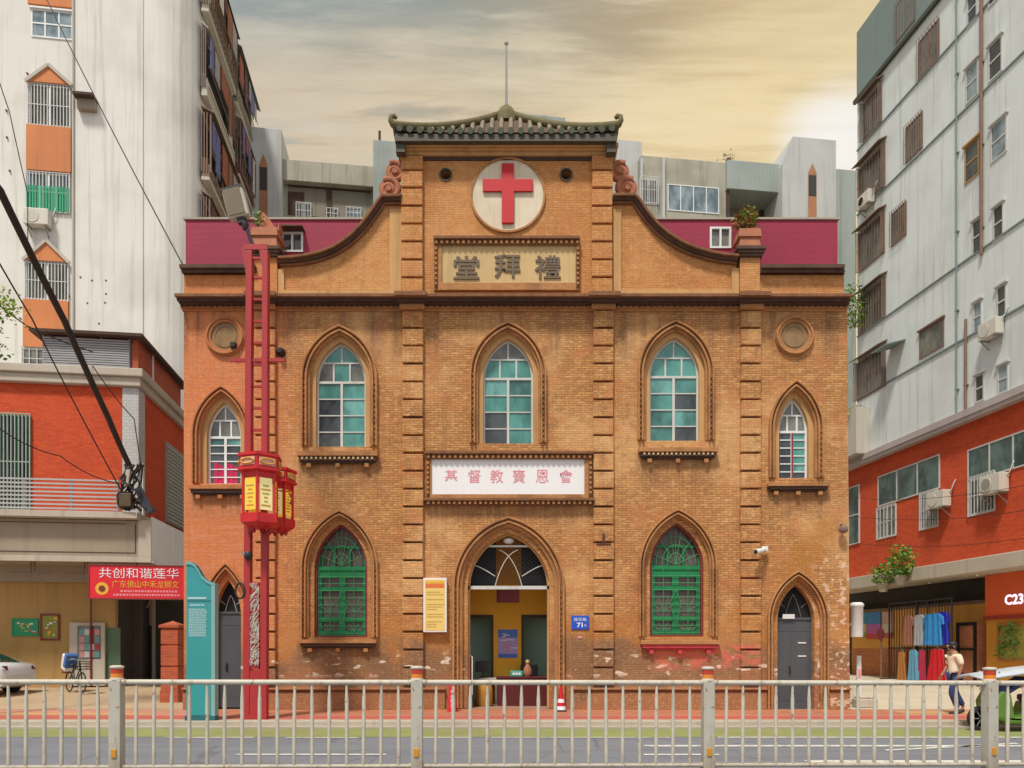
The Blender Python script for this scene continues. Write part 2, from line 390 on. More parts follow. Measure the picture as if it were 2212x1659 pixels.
def moulding_mat():
    t = NT('church_moulding')
    c = t.mix(t.noise(7.0, 6.0, (1, 1, 2.2), 0.65), (0.24, 0.095, 0.034), (0.66, 0.325, 0.12))
    c = t.mix(t.math('MULTIPLY', t.rng(t.noise(1.6, 6.0), 0.47, 0.68), 0.55), c, (0.20, 0.09, 0.04))
    lf = t.rng(t.x, -4.6, -6.0)
    c = t.mix(t.math('MULTIPLY', lf, 0.4), c, (0.52, 0.15, 0.055))
    v = t.n('ShaderNodeTexNoise', {'Vector': t.obj, 'Scale': 26.0, 'Detail': 2.0}).outputs[0]
    return t.out(c, 0.9, v, 0.5, 0.015)
m_mould = moulding_mat()
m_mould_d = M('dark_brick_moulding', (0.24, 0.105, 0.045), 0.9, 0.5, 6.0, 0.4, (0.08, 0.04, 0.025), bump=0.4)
m_tan = M('tan_render', (0.60, 0.345, 0.14), 0.9, 0.14, 2.0, 0.45, (0.26, 0.13, 0.05), bump=0.15)
m_darkbrown = M('dark_brown_trim', (0.085, 0.045, 0.032), 0.9, 0.55, 5.0, 0.5, (0.045, 0.03, 0.025), bump=0.4)
m_cope = M('sooty_coping', (0.11, 0.058, 0.038), 0.9, 0.5, 4.0, 0.5, (0.05, 0.035, 0.028), bump=0.4)
m_beige = M('beige_plaster', (0.62, 0.43, 0.20), 0.85, 0.12, 2.0, 0.4, (0.40, 0.26, 0.12))
m_cream = M('cream_plaster', (0.74, 0.64, 0.48), 0.85, 0.16, 2.4, 0.6, (0.50, 0.37, 0.24))
m_whitepanel = M('white_panel', (0.86, 0.83, 0.83), 0.6, 0.03, 2.0, 0.10, (0.6, 0.5, 0.45))
m_red = M('red_paint', (0.54, 0.006, 0.012), 0.5, 0.08, 2.0)
m_ink = M('dark_bronze', (0.15, 0.105, 0.066), 0.7, 0.3, 8.0)
m_pink = M('faded_red_ink', (0.78, 0.28, 0.32), 0.7, 0.15, 8.0)
m_dark = M('dark_inside', (0.012, 0.012, 0.013), 0.9, 0.2)
m_wframe = M('pale_window_paint', (0.60, 0.60, 0.56), 0.6, 0.15, 6.0, 0.3, (0.30, 0.22, 0.15))
m_wwhite = M('white_window_paint', (0.78, 0.79, 0.78), 0.5, 0.06, 4.0)
m_green = M('green_paint', (0.006, 0.22, 0.065), 0.5, 0.18, 5.0, 0.3, (0.01, 0.07, 0.03))
m_palegreen = M('pale_green_iron', (0.075, 0.29, 0.13), 0.6, 0.2, 6.0)
m_jambred = M('dark_red_paint', (0.20, 0.028, 0.025), 0.6, 0.15, 4.0)
m_grille_glass = M('frosted_panel', (0.135, 0.105, 0.09), 0.35, 0.45, 2.5)
m_doorgrey = M('grey_steel_door', (0.072, 0.078, 0.09), 0.45, 0.15, 2.0, 0.25, (0.16, 0.15, 0.14))
m_yellow = M('yellow_wall', (0.86, 0.47, 0.04), 0.8, 0.06, 2.0)
m_teal_room = M('teal_room_wall', (0.42, 0.68, 0.58), 0.8, 0.08, 1.0)
m_magenta_n = None
def siding_mat():
    t = NT('crimson_siding')
    w = t.n('ShaderNodeTexWave', {'Vector': t.obj, 'Scale': 1.9, 'Distortion': 0.0}, wave_type='BANDS', bands_direction='Z', wave_profile='SAW').outputs[1]
    c = t.mix(t.noise(1.2, 6.0), (0.30, 0.017, 0.048), (0.40, 0.030, 0.075))
    c = t.mix(t.math('MULTIPLY', t.rng(w, 0.16, 0.0), 0.75), c, (0.16, 0.012, 0.03))
    c = t.mix(t.math('MULTIPLY', t.rng(t.noise(2.0, 6.0, (1.6, 1.6, 0.2)), 0.5, 0.75), 0.30), c, (0.18, 0.03, 0.04))
    return t.out(c, 0.6, w, 0.5, 0.02)
m_siding = siding_mat()
def pane_mat(name, a, b, rough=0.12):
    t = NT(name)
    c = t.mix(t.rng(t.noise(1.3, 4.0, (1, 1, 0.6), 0.6), 0.36, 0.64), mul(a, 0.75), mul(b, 1.15))  # mottled tone puts uneven reflections into the glass colour
    return t.out(c, rough, t.noise(1.1, 2.0), 0.10, 0.03, IOR=1.7)
m_tealpane = pane_mat('teal_glass', (0.045, 0.20, 0.165), (0.085, 0.30, 0.26), 0.18)
m_tealpane2 = pane_mat('teal_glass_dark', (0.025, 0.11, 0.095), (0.07, 0.24, 0.21), 0.1)
m_tealpane3 = pane_mat('teal_glass_pale', (0.06, 0.22, 0.19), (0.15, 0.38, 0.35), 0.12)
m_darkpane = pane_mat('dark_glass', (0.022, 0.030, 0.034), (0.060, 0.075, 0.075))
m_greypane = pane_mat('grey_glass', (0.10, 0.105, 0.09), (0.19, 0.19, 0.16), 0.2)
m_bluepane = pane_mat('blue_glass', (0.13, 0.19, 0.22), (0.25, 0.32, 0.35), 0.15)
m_tile = M('glazed_roof_tile', (0.085, 0.105, 0.065), 0.45, 0.5, 6.0, 0.4, (0.05, 0.045, 0.03))
m_tube = M('mortared_tile_row', (0.24, 0.205, 0.13), 0.8, 0.45, 5.0, 0.6, (0.13, 0.10, 0.06))
m_pan = M('brown_pan_tile', (0.12, 0.065, 0.040), 0.8, 0.35, 5.0)
m_eave = M('brown_black_eave', (0.075, 0.066, 0.042), 0.6, 0.5, 6.0)
m_ridge = M('olive_ridge', (0.15, 0.125, 0.055), 0.85, 0.4, 6.0)
m_terra = M('terracotta', (0.44, 0.165, 0.085), 0.85, 0.3, 6.0, 0.4, (0.17, 0.08, 0.05))
m_steel = M('grey_steel', (0.28, 0.28, 0.27), 0.45, 0.15, 5.0, metal=0.4)
m_black = M('black_plastic', (0.018, 0.018, 0.020), 0.45, 0.2)
m_whiteplas = M('white_plastic', (0.74, 0.74, 0.71), 0.4, 0.05, 3.0)

# ------------------------------------------------------------------ ground, road, pavement
def road_mat():
    t = NT('asphalt')
    c = t.mix(t.noise(0.5, 6.0, (0.3, 1.5, 1)), (0.15, 0.16, 0.19), (0.215, 0.222, 0.245))
    c = t.mix(t.math('MULTIPLY', t.rng(t.noise(60.0, 2.0), 0.45, 0.7), 0.35), c, (0.24, 0.235, 0.235))
    c = t.mix(t.math('MULTIPLY', t.rng(t.noise(1.1, 6.0, (0.15, 1.6, 1)), 0.52, 0.70), 0.35), c, (0.11, 0.11, 0.12))
    c = t.mix(t.math('MULTIPLY', t.rng(t.noise(0.35, 3.0, (0.4, 1, 1), 0.5, (3, 8, 0)), 0.52, 0.54), 0.35), c, (0.14, 0.145, 0.16))
    cr = t.n('ShaderNodeTexVoronoi', {'Vector': t.obj, 'Scale': 0.55}, feature='DISTANCE_TO_EDGE').outputs[0]
    c = t.mix(t.math('MULTIPLY', t.rng(t.math('ADD', cr, t.math('MULTIPLY', t.noise(4.0, 4.0), 0.04)), 0.032, 0.022), 0.5), c, (0.09, 0.09, 0.10))
    return t.out(c, 0.85, t.noise(90.0, 2.0), 0.3, 0.01)
def paving(name, c1, c2, gap, w=0.22, h=0.11, dirt=0.3):
    t = NT(name)
    v = t.n('ShaderNodeCombineXYZ', {0: t.x, 1: t.y}).outputs[0]
    b = t.n('ShaderNodeTexBrick', {'Vector': v, 'Color1': c4(c1), 'Color2': c4(c2), 'Mortar': c4(gap), 'Scale': 1.0, 'Mortar Size': 0.006, 'Brick Width': w, 'Row Height': h})
    c = t.mix(t.math('MULTIPLY', t.rng(t.noise(0.7, 6.0, (0.5, 1.3, 1)), 0.42, 0.72), dirt), b.outputs[0], (0.22, 0.15, 0.11))
    return t.out(c, 0.85, t.math('SUBTRACT', 1.0, b.outputs[1]), 0.3, 0.006)
m_road = road_mat()
m_pave_o = paving('orange_paving', (0.56, 0.20, 0.085), (0.45, 0.15, 0.07), (0.2, 0.1, 0.07))
m_pave_r = paving('red_paving', (0.56, 0.085, 0.055), (0.50, 0.12, 0.08), (0.25, 0.1, 0.08))
m_pave_p = paving('pink_paving', (0.60, 0.27, 0.18), (0.52, 0.22, 0.16), (0.3, 0.18, 0.13))
m_pave_y = paving('yellow_paving', (0.62, 0.36, 0.11), (0.55, 0.32, 0.12), (0.3, 0.2, 0.1))
m_kerb = M('kerb_stone', (0.45, 0.395, 0.31), 0.85, 0.15, 3.0, 0.3, (0.25, 0.2, 0.15), bump=0.2)
m_gutter = M('pale_gutter', (0.42, 0.37, 0.29), 0.9, 0.18, 2.0, 0.3, (0.25, 0.2, 0.15), bump=0.2)
m_lane = M('green_lane_paint', (0.25, 0.275, 0.09), 0.85, 0.22, 1.4, 0.4, (0.2, 0.17, 0.1))
def line_mat():
    t = NT('road_line_paint')
    c = t.mix(t.noise(3.0, 5.0), (0.58, 0.56, 0.50), (0.74, 0.72, 0.65))
    c = t.mix(t.math('MULTIPLY', t.rng(t.noise(9.0, 6.0, (0.6, 1, 1), 0.7), 0.50, 0.62), 0.75), c, (0.20, 0.20, 0.21))
    return t.out(c, 0.85)
m_line = line_mat()
m_yard = M('tan_concrete', (0.46, 0.33, 0.20), 0.9, 0.18, 1.2, 0.35, (0.25, 0.17, 0.10), bump=0.2)
m_yard2 = M('pale_concrete', (0.56, 0.48, 0.35), 0.9, 0.15, 1.2, 0.3, (0.3, 0.24, 0.17), bump=0.2)
m_ground = M('bare_ground', (0.24, 0.21, 0.17), 0.95, 0.2, 0.3)

ROADZ = -0.13
def sheet(name, x0, x1, y0, y1, z, mat, z1=None, depth=None):
    mb = MB()
    if z1 is None: z1 = z
    vs = [(x0, y0, z), (x1, y0, z), (x1, y1, z1), (x0, y1, z1)]
    mb.add(vs, [(0, 1, 2, 3)])
    return tag(mb.build(name, mat), kind='structure')
sheet('ground', -900, 900, -900, 1500, -0.30, m_ground)
o = MB().box(-140, 140, -14, 15.62, -0.26, ROADZ).build('road', m_road); tag(o, kind='structure')
o = MB().box(-140, 140, 15.62, 15.95, -0.262, -0.10).build('gutter', m_gutter); tag(o, kind='structure')
o = MB().box(-140, 140, 15.95, 16.22, -0.264, 0.0).build('kerb', m_kerb, bevel=0.02); tag(o, kind='structure')
o = MB().box(-140, 140, 16.22, 19.0, -0.266, -0.004).build('pavement', m_pave_p); tag(o, kind='structure')
sheet('green_edge_lane', -140, 140, 14.12, 15.55, ROADZ + 0.004, m_lane)
sheet('paving_band', -7.6, 9.4, 17.55, 18.98, 0.0, m_pave_o)
sheet('paving_band', -140, 140, 16.5, 17.25, 0.0, m_pave_r)
sheet('paving_band', -140, -8.6, 17.4, 17.9, 0.0, m_pave_y)
sheet('paving_band', 9.5, 16.5, 17.7, 18.5, 0.0, m_pave_y)
def road_line(x0, x1, y, w, slope=0.0):
    mb = MB(); z = ROADZ + 0.008
    mb.add([(x0, y, z), (x1, y + slope, z), (x1, y + slope + w, z), (x0, y + w, z)], [(0, 1, 2, 3)])
    tag(mb.build('road_marking', m_line), kind='structure')
road_line(-6.6, -4.9, 13.98, 0.10); road_line(-4.3, -2.9, 13.96, 0.10); road_line(-1.75, -0.75, 13.98, 0.10)
road_line(3.9, 60, 13.98, 0.13); road_line(-0.4, 3.0, 13.99, 0.09)
road_line(2.3, 40, 12.72, 0.20, 0.0); road_line(2.1, 3.3, 11.7, 0.14)
road_line(-4.4, -2.0, 11.72, 0.13); road_line(6.2, 9.0, 12.2, 0.13, 0.9); road_line(4.4, 14, 10.95, 0.22)
# yards either side of the church rise gently towards the buildings behind
def yard(name, x0, x1, mat):
    mb = MB()
    ys = [(19.0, 0.0), (21, 0.06), (24, 0.22), (27, 0.30), (60, 0.35)]
    vs = []
    for y, z in ys: vs += [(x0, y, z), (x1, y, z)]
    mb.add(vs, [(2 * i, 2 * i + 1, 2 * i + 3, 2 * i + 2) for i in range(len(ys) - 1)])
    return tag(mb.build(name, mat), kind='structure')
yard('yard', -60, -8.35, m_yard); yard('yard', 8.5, 60, m_yard2); yard('yard', -8.35, 8.5, m_yard).location.z = -0.03

# ------------------------------------------------------------------ the church
church = thing('church', 'orange brick church front with pointed windows, green tiled turret roof and red cross', 'church', (0, CY, 0))
def arch_pts(cx, a, zs, rise, d=0.0, n=14):
    """pointed arch from right spring over the apex to left spring, offset outwards by d."""
    R0 = (a * a + rise * rise) / (2 * a); c = R0 - a; Rr = R0 + d
    th = math.acos(max(-1, min(1, c / Rr)))
    rt = [(cx - c + Rr * math.cos(th * i / n), zs + Rr * math.sin(th * i / n)) for i in range(n + 1)]
    lt = [(2 * cx - x, z) for x, z in rt[:-1]][::-1]
    return rt + lt
def opening(cx, a, zb, zs, rise, d=0.0, db=0.0, n=14):
    """closed outline, counter-clockwise"""
    return [(cx - a - d, zb - db), (cx + a + d, zb - db)] + arch_pts(cx, a, zs, rise, d, n)
class W_:
    def __init__(s, x0, x1, yb, ys, ya):
        s.cx = C((x0 + x1) / 2); s.a = (x1 - x0) / 168.0; s.zb = D(yb); s.zs = D(ys); s.rise = D(ya) - D(ys); s.za = D(ya)
    def op(s, d=0.0, db=0.0): return opening(s.cx, s.a, s.zb, s.zs, s.rise, d, db)
w1 = W_(680, 788, 965, 820, 735); w2 = W_(1043, 1152, 958, 812, 728); w3 = W_(1405, 1513, 952, 808, 725)
wsl = W_(443, 517, 1045, 940, 866); wsr = W_(1686, 1750, 1033, 928, 856)
gl = W_(677, 792, 1377, 1228, 1131); gr = W_(1405, 1522, 1375, 1226, 1129)
dc = W_(1010, 1187, 1530, 1268, 1150); dl = W_(462, 518, 1530, 1330, 1252); dr = W_(1682, 1762, 1536, 1340, 1263)
ups = [w1, w2, w3]; smalls = [wsl, wsr]; lows = [gl, gr]; doors = [dc, dl, dr]

# main wall with every opening cut through it
xl, xr, zt = C(397), C(1830), D(648)
out = [(xl, 0.0)]
for d_ in sorted(doors, key=lambda w: w.cx):
    ar = arch_pts(d_.cx, d_.a, d_.zs, d_.rise, 0.13)[::-1]
    out += [(d_.cx - d_.a - .13, 0.0)] + ar + [(d_.cx + d_.a + .13, 0.0)]
out += [(xr + 0.07, 0.0), (xr, zt), (xl, zt)]
holes = [w.op(0.13) for w in ups + smalls + lows]
MB().slab([out] + holes, 0.0, 0.46).build('front_wall', m_brick, church)
# splayed inner reveals
def ring(w, d0, d1, y0, y1, name, mat, bottom=False, parent=church):
    o = w.op(d1, 0.0 if not bottom else d1); i = w.op(d0, -0.0005)
    outer = arch_pts(w.cx, w.a, w.zs, w.rise, d1); inner = arch_pts(w.cx, w.a, w.zs, w.rise, d0)
    zb = w.zb
    lp = [(w.cx + w.a + d0, zb), (w.cx + w.a + d1, zb)] + outer + [(w.cx - w.a - d1, zb), (w.cx - w.a - d0, zb)] + inner[::-1]
    return lp
for w in ups + smalls:
    mb = MB()
    mb.slab([ring(w, 0.0, 0.128, 0, 0, '', None)], 0.10, 0.40)
    mb.build('window_reveal', m_tan, church)
    mb = MB()
    for d0, d1, y0 in ((0.128, 0.185, -0.02), (0.188, 0.235, -0.10), (0.238, 0.285, -0.03), (0.288, 0.335, -0.12)):
        if w in smalls: d0, d1 = d0 * 0.9 + .012, d1 * 0.9 + .012
        mb.slab([ring(w, d0, d1, 0, 0, '', None)], y0, 0.02)
    # nibbled bricks along the jamb mouldings
    z = w.zb + 0.05
    while z < w.zs:
        for sx in (-1, 1):
            mb.box(*sorted((w.cx + sx * (w.a + .242), w.cx + sx * (w.a + .278))), -0.062, -0.03, z, z + 0.07)
        z += 0.14
    mb.build('window_hood', m_mould, church, bevel=0.008, seg=1)
for w in lows + doors:
    mb = MB()
    k = 1.25 if w is dc else 1.0
    mb.slab([ring(w, 0.0, 0.128, 0, 0, '', None)], 0.08, 0.40)
    mb.build('door_reveal' if w in doors else 'window_reveal', m_brick, church)
    mb = MB()
    for d0, d1, y0 in ((0.128, 0.176, -0.02), (0.178, 0.218, -0.10), (0.222, 0.258, -0.03), (0.262, 0.305, -0.12)):
        mb.slab([ring(w, d0 * k, d1 * k, 0, 0, '', None)], y0, 0.02)
    if w is dc:
        mb.slab([ring(w, 0.128, 0.161, 0, 0, '', None)], -0.012, 0.02)
    z = w.zb + 0.05
    while z < w.zs:
        for sx in (-1, 1):
            mb.box(*sorted((w.cx + sx * (w.a + .228 * k), w.cx + sx * (w.a + .252 * k))), -0.06, -0.03, z, z + 0.07)
        z += 0.14
    mb.build('door_hood' if w in doors else 'window_hood', m_mould, church, bevel=0.008, seg=1)

# upper windows: frame and panes
def clip_arch_x(w, z):
    """half width of the opening at height z"""
    if z <= w.zs: return w.a
    R0 = (w.a ** 2 + w.rise ** 2) / (2 * w.a); c = R0 - w.a
    q = R0 * R0 - (z - w.zs) ** 2
    return max(0.0, math.sqrt(q) - c) if q > 0 else 0.0
def glazed(w, mf, rows, dark, trans_cols, seed, upper_mats=None, shutter=None):
    zb, zs, a, cx = w.zb + .01, w.zs, w.a, w.cx
    win = thing('window', None, None); win.parent = church
    fr = MB(); t = 0.035
    fr.slab([ring(w, -0.05, 0.0, 0, 0, '', None)], 0.22, 0.28)
    fr.box(cx - a, cx + a, 0.221, 0.279, zb - .01, zb + .045)
    zt = zs
    fr.box(cx - a + .02, cx + a - .02, 0.216, 0.284, zt - .03, zt + .03)
    fr.box(cx - .032, cx + .032, 0.217, 0.277, zb + .04, zt - .03)
    zz = [zb + (zt - zb) * i / rows for i in range(rows + 1)]
    for z in zz[1:-1]: fr.box(cx - a + .04, cx + a - .04, 0.225, 0.265, z - .014, z + .014)
    zm = zt + (w.za - zt) * 0.50
    hw = clip_arch_x(w, zm)
    fr.box(cx - hw + .01, cx + hw - .01, 0.226, 0.262, zm - .02, zm + .02)
    xs = [cx - a * .33, cx + a * .33] if trans_cols == 3 else [cx]
    for x in xs: fr.box(x - .022, x + .022, 0.228, 0.260, zt, zm)
    fr.box(cx - .02, cx + .02, 0.228, 0.260, zm, w.za - .05)
    fr.build('window_frame', mf, win)
    pn = MB()
    for r in range(rows):
        for cidx in range(2):
            pn.mat(1 if (r, cidx) in dark else random.choice([0, 0, 3, 4]))
            x0, x1 = (cx - a, cx) if cidx == 0 else (cx, cx + a)
            j = random.uniform(-.006, .006); k = random.uniform(-.006, .006)
            pn.add([(x0, .25 + j, zz[r]), (x1, .25 - j, zz[r]), (x1, .25 + k, zz[r + 1]), (x0, .25 - k, zz[r + 1])], [(0, 1, 2, 3)])
    pn.mat(upper_mats if upper_mats is not None else 0)
    ap = arch_pts(cx, a, zs, w.rise)
    e = [cx - a] + xs + [cx + a]
    for i in range(len(e) - 1):
        pn.mat(2 if (('u', i) in dark) else (upper_mats or 0))
        zc = [z for z in (zt, (zt + zm) / 2, zm)]
        L = [(max(e[i], cx - clip_arch_x(w, z)), z) for z in zc]; Rr = [(min(e[i + 1], cx + clip_arch_x(w, z)), z) for z in zc]
        pts = L + Rr[::-1]
        pn.add([(x, .252, z) for x, z in pts], [tuple(range(len(pts)))[::-1]])
    pn.mat(2 if ('t', 0) in dark else (upper_mats or 0))
    top = [(cx + hw, zm)] + [p for p in ap if p[1] > zm + .01] + [(cx - hw, zm)]
    pn.add([(x, .253, z) for x, z in top], [tuple(range(len(top)))])
    pn.build('pane', [m_tealpane, m_darkpane, m_greypane, m_tealpane2, m_tealpane3], win)
    return win
glazed(w1, m_wframe, 4, {(0, 0), (1, 0), ('u', 0), ('u', 2), (2, 0)}, 3, 1)
glazed(w2, m_wframe, 4, {(0, 0), (1, 0), ('t', 0)}, 3, 2)
glazed(w3, m_wframe, 4, {(2, 1), (0, 1)}, 3, 3)
glazed(wsl, m_wwhite, 6, {(r, c) for r in range(6) for c in range(2)} - {(5, 0), (5, 1)}, 3, 4, 2)
glazed(wsr, m_wwhite, 6, {(r, 0) for r in range(6)} | {(0, 1)}, 3, 5, 2)
# red cloth hung inside the left side window, louvre slats
mb = MB()
for i in range(6): mb.box(wsl.cx - .30 + i * .1, wsl.cx - .21 + i * .1, .235 + .01 * (i % 2), .246 + .01 * (i % 2), wsl.zb + .06, wsl.zb + .62 - .06 * (i % 3))
mb.build('curtain', M('crimson_cloth', (0.55, 0.02, 0.10), 0.8, 0.2), church)
mb = MB()
for sx in (-1, 0): mb.box(wsr.cx + (sx * (wsr.a - .03)) - .02, wsr.cx + (sx * (wsr.a - .03)) + .025, .205, .215, wsr.zb + .03, wsr.zs - .03)
mb.build('window_stile', M('plum_paint', (0.22, 0.02, 0.05), 0.6), church)
# lower green casements
def casement(w):
    win = thing('casement_window', None, None); win.parent = church
    cx, a, zb, zs = w.cx, w.a, w.zb, w.zs
    mb = MB(); mb.slab([ring(w, -0.055, 0.0, 0, 0, '', None)], 0.16, 0.36); mb.box(cx - a, cx + a, .161, .359, zb - .005, zb + .05); mb.build('window_frame', m_jambred, win)
    ai = a - .055
    x0, x1 = cx - ai, cx + ai
    z1 = zb + .05; zt = D(1226) if w is gl else D(1224)
    g = MB()
    H = []
    for sx in (-1, 1):
        xa, xb = sorted((cx + sx * .085, cx + sx * (ai - .10)))
        H.append([(xa, z1 + .13), (xb, z1 + .13), (xb, z1 + .36), (xa, z1 + .36)])
        H.append([(xa, z1 + .48), (xb, z1 + .48), (xb, z1 + 1.16), (xa, z1 + 1.16)])
        H.append([(xa, z1 + 1.27), (xb, z1 + 1.27), (xb, z1 + 1.50), (xa, z1 + 1.50)])
    g.slab([[(x0, z1), (x1, z1), (x1, zt - .05), (x0, zt - .05)]] + H, 0.25, 0.30)
    g.box(x0, x1, .22, .31, zt - .05, zt + .05)
    zu = zt + .55
    for f in (-1, -1 / 3, 1 / 3, 1):
        x = cx + f * (ai - .03); g.box(x - .03, x + .03, .24, .29, zt + .05, zu)
    hw = clip_arch_x(w, zu) - .05
    g.box(cx - hw, cx + hw, .24, .29, zu - .03, zu + .03)
    g.build('shutter', m_green, win)
    p = MB(); p.slab([w.op(-0.01)], 0.325, 0.335); p.build('pane', m_grille_glass, win)
    k = MB(); r = .0095
    hb = lambda z, xa, xb: k.tube([(xa, .21, z), (xb, .21, z)], r, 5)
    for i in range(9): hb(z1 + .06 + i * (zt - z1) / 9.5, x0, x1)
    for f in (-.95, -.5, .5, .95): k.tube([(cx + f * ai, .212, z1), (cx + f * ai, .212, zt)], r, 5)
    for sx in (-1, 1):
        for q in range(5):     # fans at the foot and head of each leaf
            an = R(20 + 35 * q); c0 = (cx + sx * ai * .5, .208)
            k.tube([(c0[0], c0[1], z1 + .12), (c0[0] + .22 * math.cos(an), c0[1], z1 + .12 + .22 * math.sin(an))], r * .8, 4)
            k.tube([(c0[0], c0[1], z1 + .62), (c0[0] + .26 * math.cos(an), c0[1], z1 + .62 + .42 * math.sin(an))], r * .8, 4)
        k.tube([(cx + sx * .02, .206, z1 + .3), (cx + sx * .14, .206, z1 + .85), (cx - sx * .02, .206, z1 + 1.2)], r, 5)
    for i in range(7):
        an = R(15 + 25 * i); L = 1.0
        ex, ez = cx + .62 * math.cos(an), zt + .1 + 1.0 * math.sin(an)
        lim = clip_arch_x(w, ez) if ez < w.za else 0
        if abs(ex - cx) > lim: ex = cx + math.copysign(max(lim - .03, 0), ex - cx)
        k.tube([(cx, .21, zt + .08), (ex, .21, min(ez, w.za - .06))], r, 4)
    for q in (.35, .6, .85):
        k.tube([(cx + q * .6 * math.cos(R(v)), .209, zt + .08 + q * .85 * math.sin(R(v))) for v in range(0, 181, 15)], r, 4)
    k.build('grille', m_palegreen, win)
casement(gl); casement(gr)

# sills with dentils and brackets
def sill(x0, x1, y0, y1, mat_low, dent=True):
    mb = MB(); za, zb_ = DP(y0, .18), DP(y1, .14); h = za - zb_
    a, b = C(x0), C(x1)
    mb.mat(0); mb.box(a, b, -0.20, -0.001, za - h * .42, za)
    x = a
    mb.mat(1); mb.box(a + .05, b - .05, -0.16, -0.002, zb_ + h * .18, za - h * .42)
    mb.box(a + .12, b - .12, -0.10, -0.003, zb_, zb_ + h * .18)
    if dent:
        mb.mat(2); n = int((b - a) / .125)
        for i in range(n):
            xx = a + .08 + (b - a - .16) * (i + .5) / n
            mb.box(xx - .028, xx + .028, -0.185, -0.159, zb_ + h * .30, zb_ + h * .50)
    mb.mat(3)
    for f in (.14, .5, .86):
        xx = a + (b - a) * f; mb.box(xx - .055, xx + .055, -0.13, -0.004, zb_ - .10, zb_)
    mb.build('window_sill', [m_mould, mat_low, m_beige, mat_low if mat_low is m_sillred else m_mould], church, bevel=0.006, seg=1)
m_sillred = M('red_sill_paint', (0.52, 0.05, 0.06), 0.7, 0.2, 4.0)
sill(645, 818, 974, 1000, m_darkbrown); sill(1378, 1547, 966, 990, m_darkbrown)
sill(413, 545, 1048, 1068, m_darkbrown, False); sill(1655, 1787, 1043, 1060, m_darkbrown, False)
sill(648, 815, 1382, 1400, m_darkbrown, False); sill(1382, 1552, 1383, 1404, m_sillred, False)

# rusticated pilasters
def pilaster(x0, x1, ytop, ybot, step=38.4):
    mb = MB(); a, b = C(x0), C(x1)
    mb.mat(1); mb.box(a + .02, b - .02, -0.018, 0.01, D(ybot), D(ytop)); mb.mat(0)  # darker backing strip deepens the groove shade by colour
    y = ybot
    while y > ytop + 4:
        yt = max(y - step + 4.6, ytop)
        j = random.uniform(-.008, .008)
        mb.box(a + j, b + j, -0.125 + random.uniform(-.008, .008), -0.001, D(y), D(yt)); y -= step
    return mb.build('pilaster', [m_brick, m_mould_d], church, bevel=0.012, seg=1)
for x0, x1 in ((552, 597), (870, 915), (1281, 1324), (1598, 1641)): pilaster(x0, x1, 672, 1478)
for x0, x1 in ((868, 914), (1278, 1322)): pilaster(x0, x1, 342, 640)
# plinth
for x0, x1 in ((397, 440), (545, 962), (1236, 1655), (1790, 1834)):
    mb = MB(); mb.box(C(x0), C(x1), -0.075, -0.0005, 0.0, .44); mb.mat(1); mb.box(C(x0), C(x1), -0.06, -0.0006, .44, .50); mb.mat(0); mb.box(C(x0) - .01, C(x1) + .01, -0.13, -0.0007, .50, .555)
    mb.build('plinth', [m_brick, m_mould_d], church, bevel=0.012, seg=1)
# main cornice, its under-steps and dentils coloured dark for the shade there
mb = MB()
a, b = C(390), C(1833)
mb.mat(0)
c0, c1, c2, c3, c4_, c5 = DP(633, .40), DP(640, .40), DP(649, .32), DP(656, .21), DP(664, .10), DP(671, .05)
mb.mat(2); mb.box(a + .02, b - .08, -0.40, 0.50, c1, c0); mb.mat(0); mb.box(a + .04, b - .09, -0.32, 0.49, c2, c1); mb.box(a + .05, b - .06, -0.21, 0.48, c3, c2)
mb.mat(1); mb.box(a + .03, b - .03, -0.10, 0.475, c4_, c3); mb.box(a + .05, b - .05, -0.05, 0.47, c5, c4_)
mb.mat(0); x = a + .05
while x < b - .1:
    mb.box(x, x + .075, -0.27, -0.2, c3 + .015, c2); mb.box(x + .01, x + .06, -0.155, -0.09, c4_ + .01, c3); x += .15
for x0, x1 in ((545, 603), (862, 922), (1273, 1331), (1590, 1648)):
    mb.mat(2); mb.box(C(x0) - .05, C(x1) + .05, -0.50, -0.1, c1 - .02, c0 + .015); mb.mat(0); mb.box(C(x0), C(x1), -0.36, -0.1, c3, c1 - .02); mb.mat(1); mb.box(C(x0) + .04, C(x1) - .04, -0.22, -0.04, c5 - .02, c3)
mb.build('cornice', [m_darkbrown, m_mould, m_mould_d], church, bevel=0.012, seg=1)
# end parapets
for x0, x1 in ((397, 556), (1640, 1824)):
    mb = MB(); mb.box(C(x0), C(x1), 0.02, 0.45, c0 - .02, D(592)); mb.build('parapet', m_brick, church)
    mb = MB(); e0 = .03 if x0 < 500 else 0.0; e1 = -.07 if x0 > 500 else 0.0
    mb.box(C(x0) - e0, C(x1) + e1, -0.20, 0.50, DP(578, .2), DP(570, .2)); mb.box(C(x0) - e0 * .5, C(x1) + e1 * .5, -0.12, 0.48, DP(584, .2), DP(578, .2)); mb.box(C(x0), C(x1), -0.05, 0.46, D(592), DP(584, .2))
    mb.build('parapet_coping', m_cope, church, bevel=0.015, seg=1)
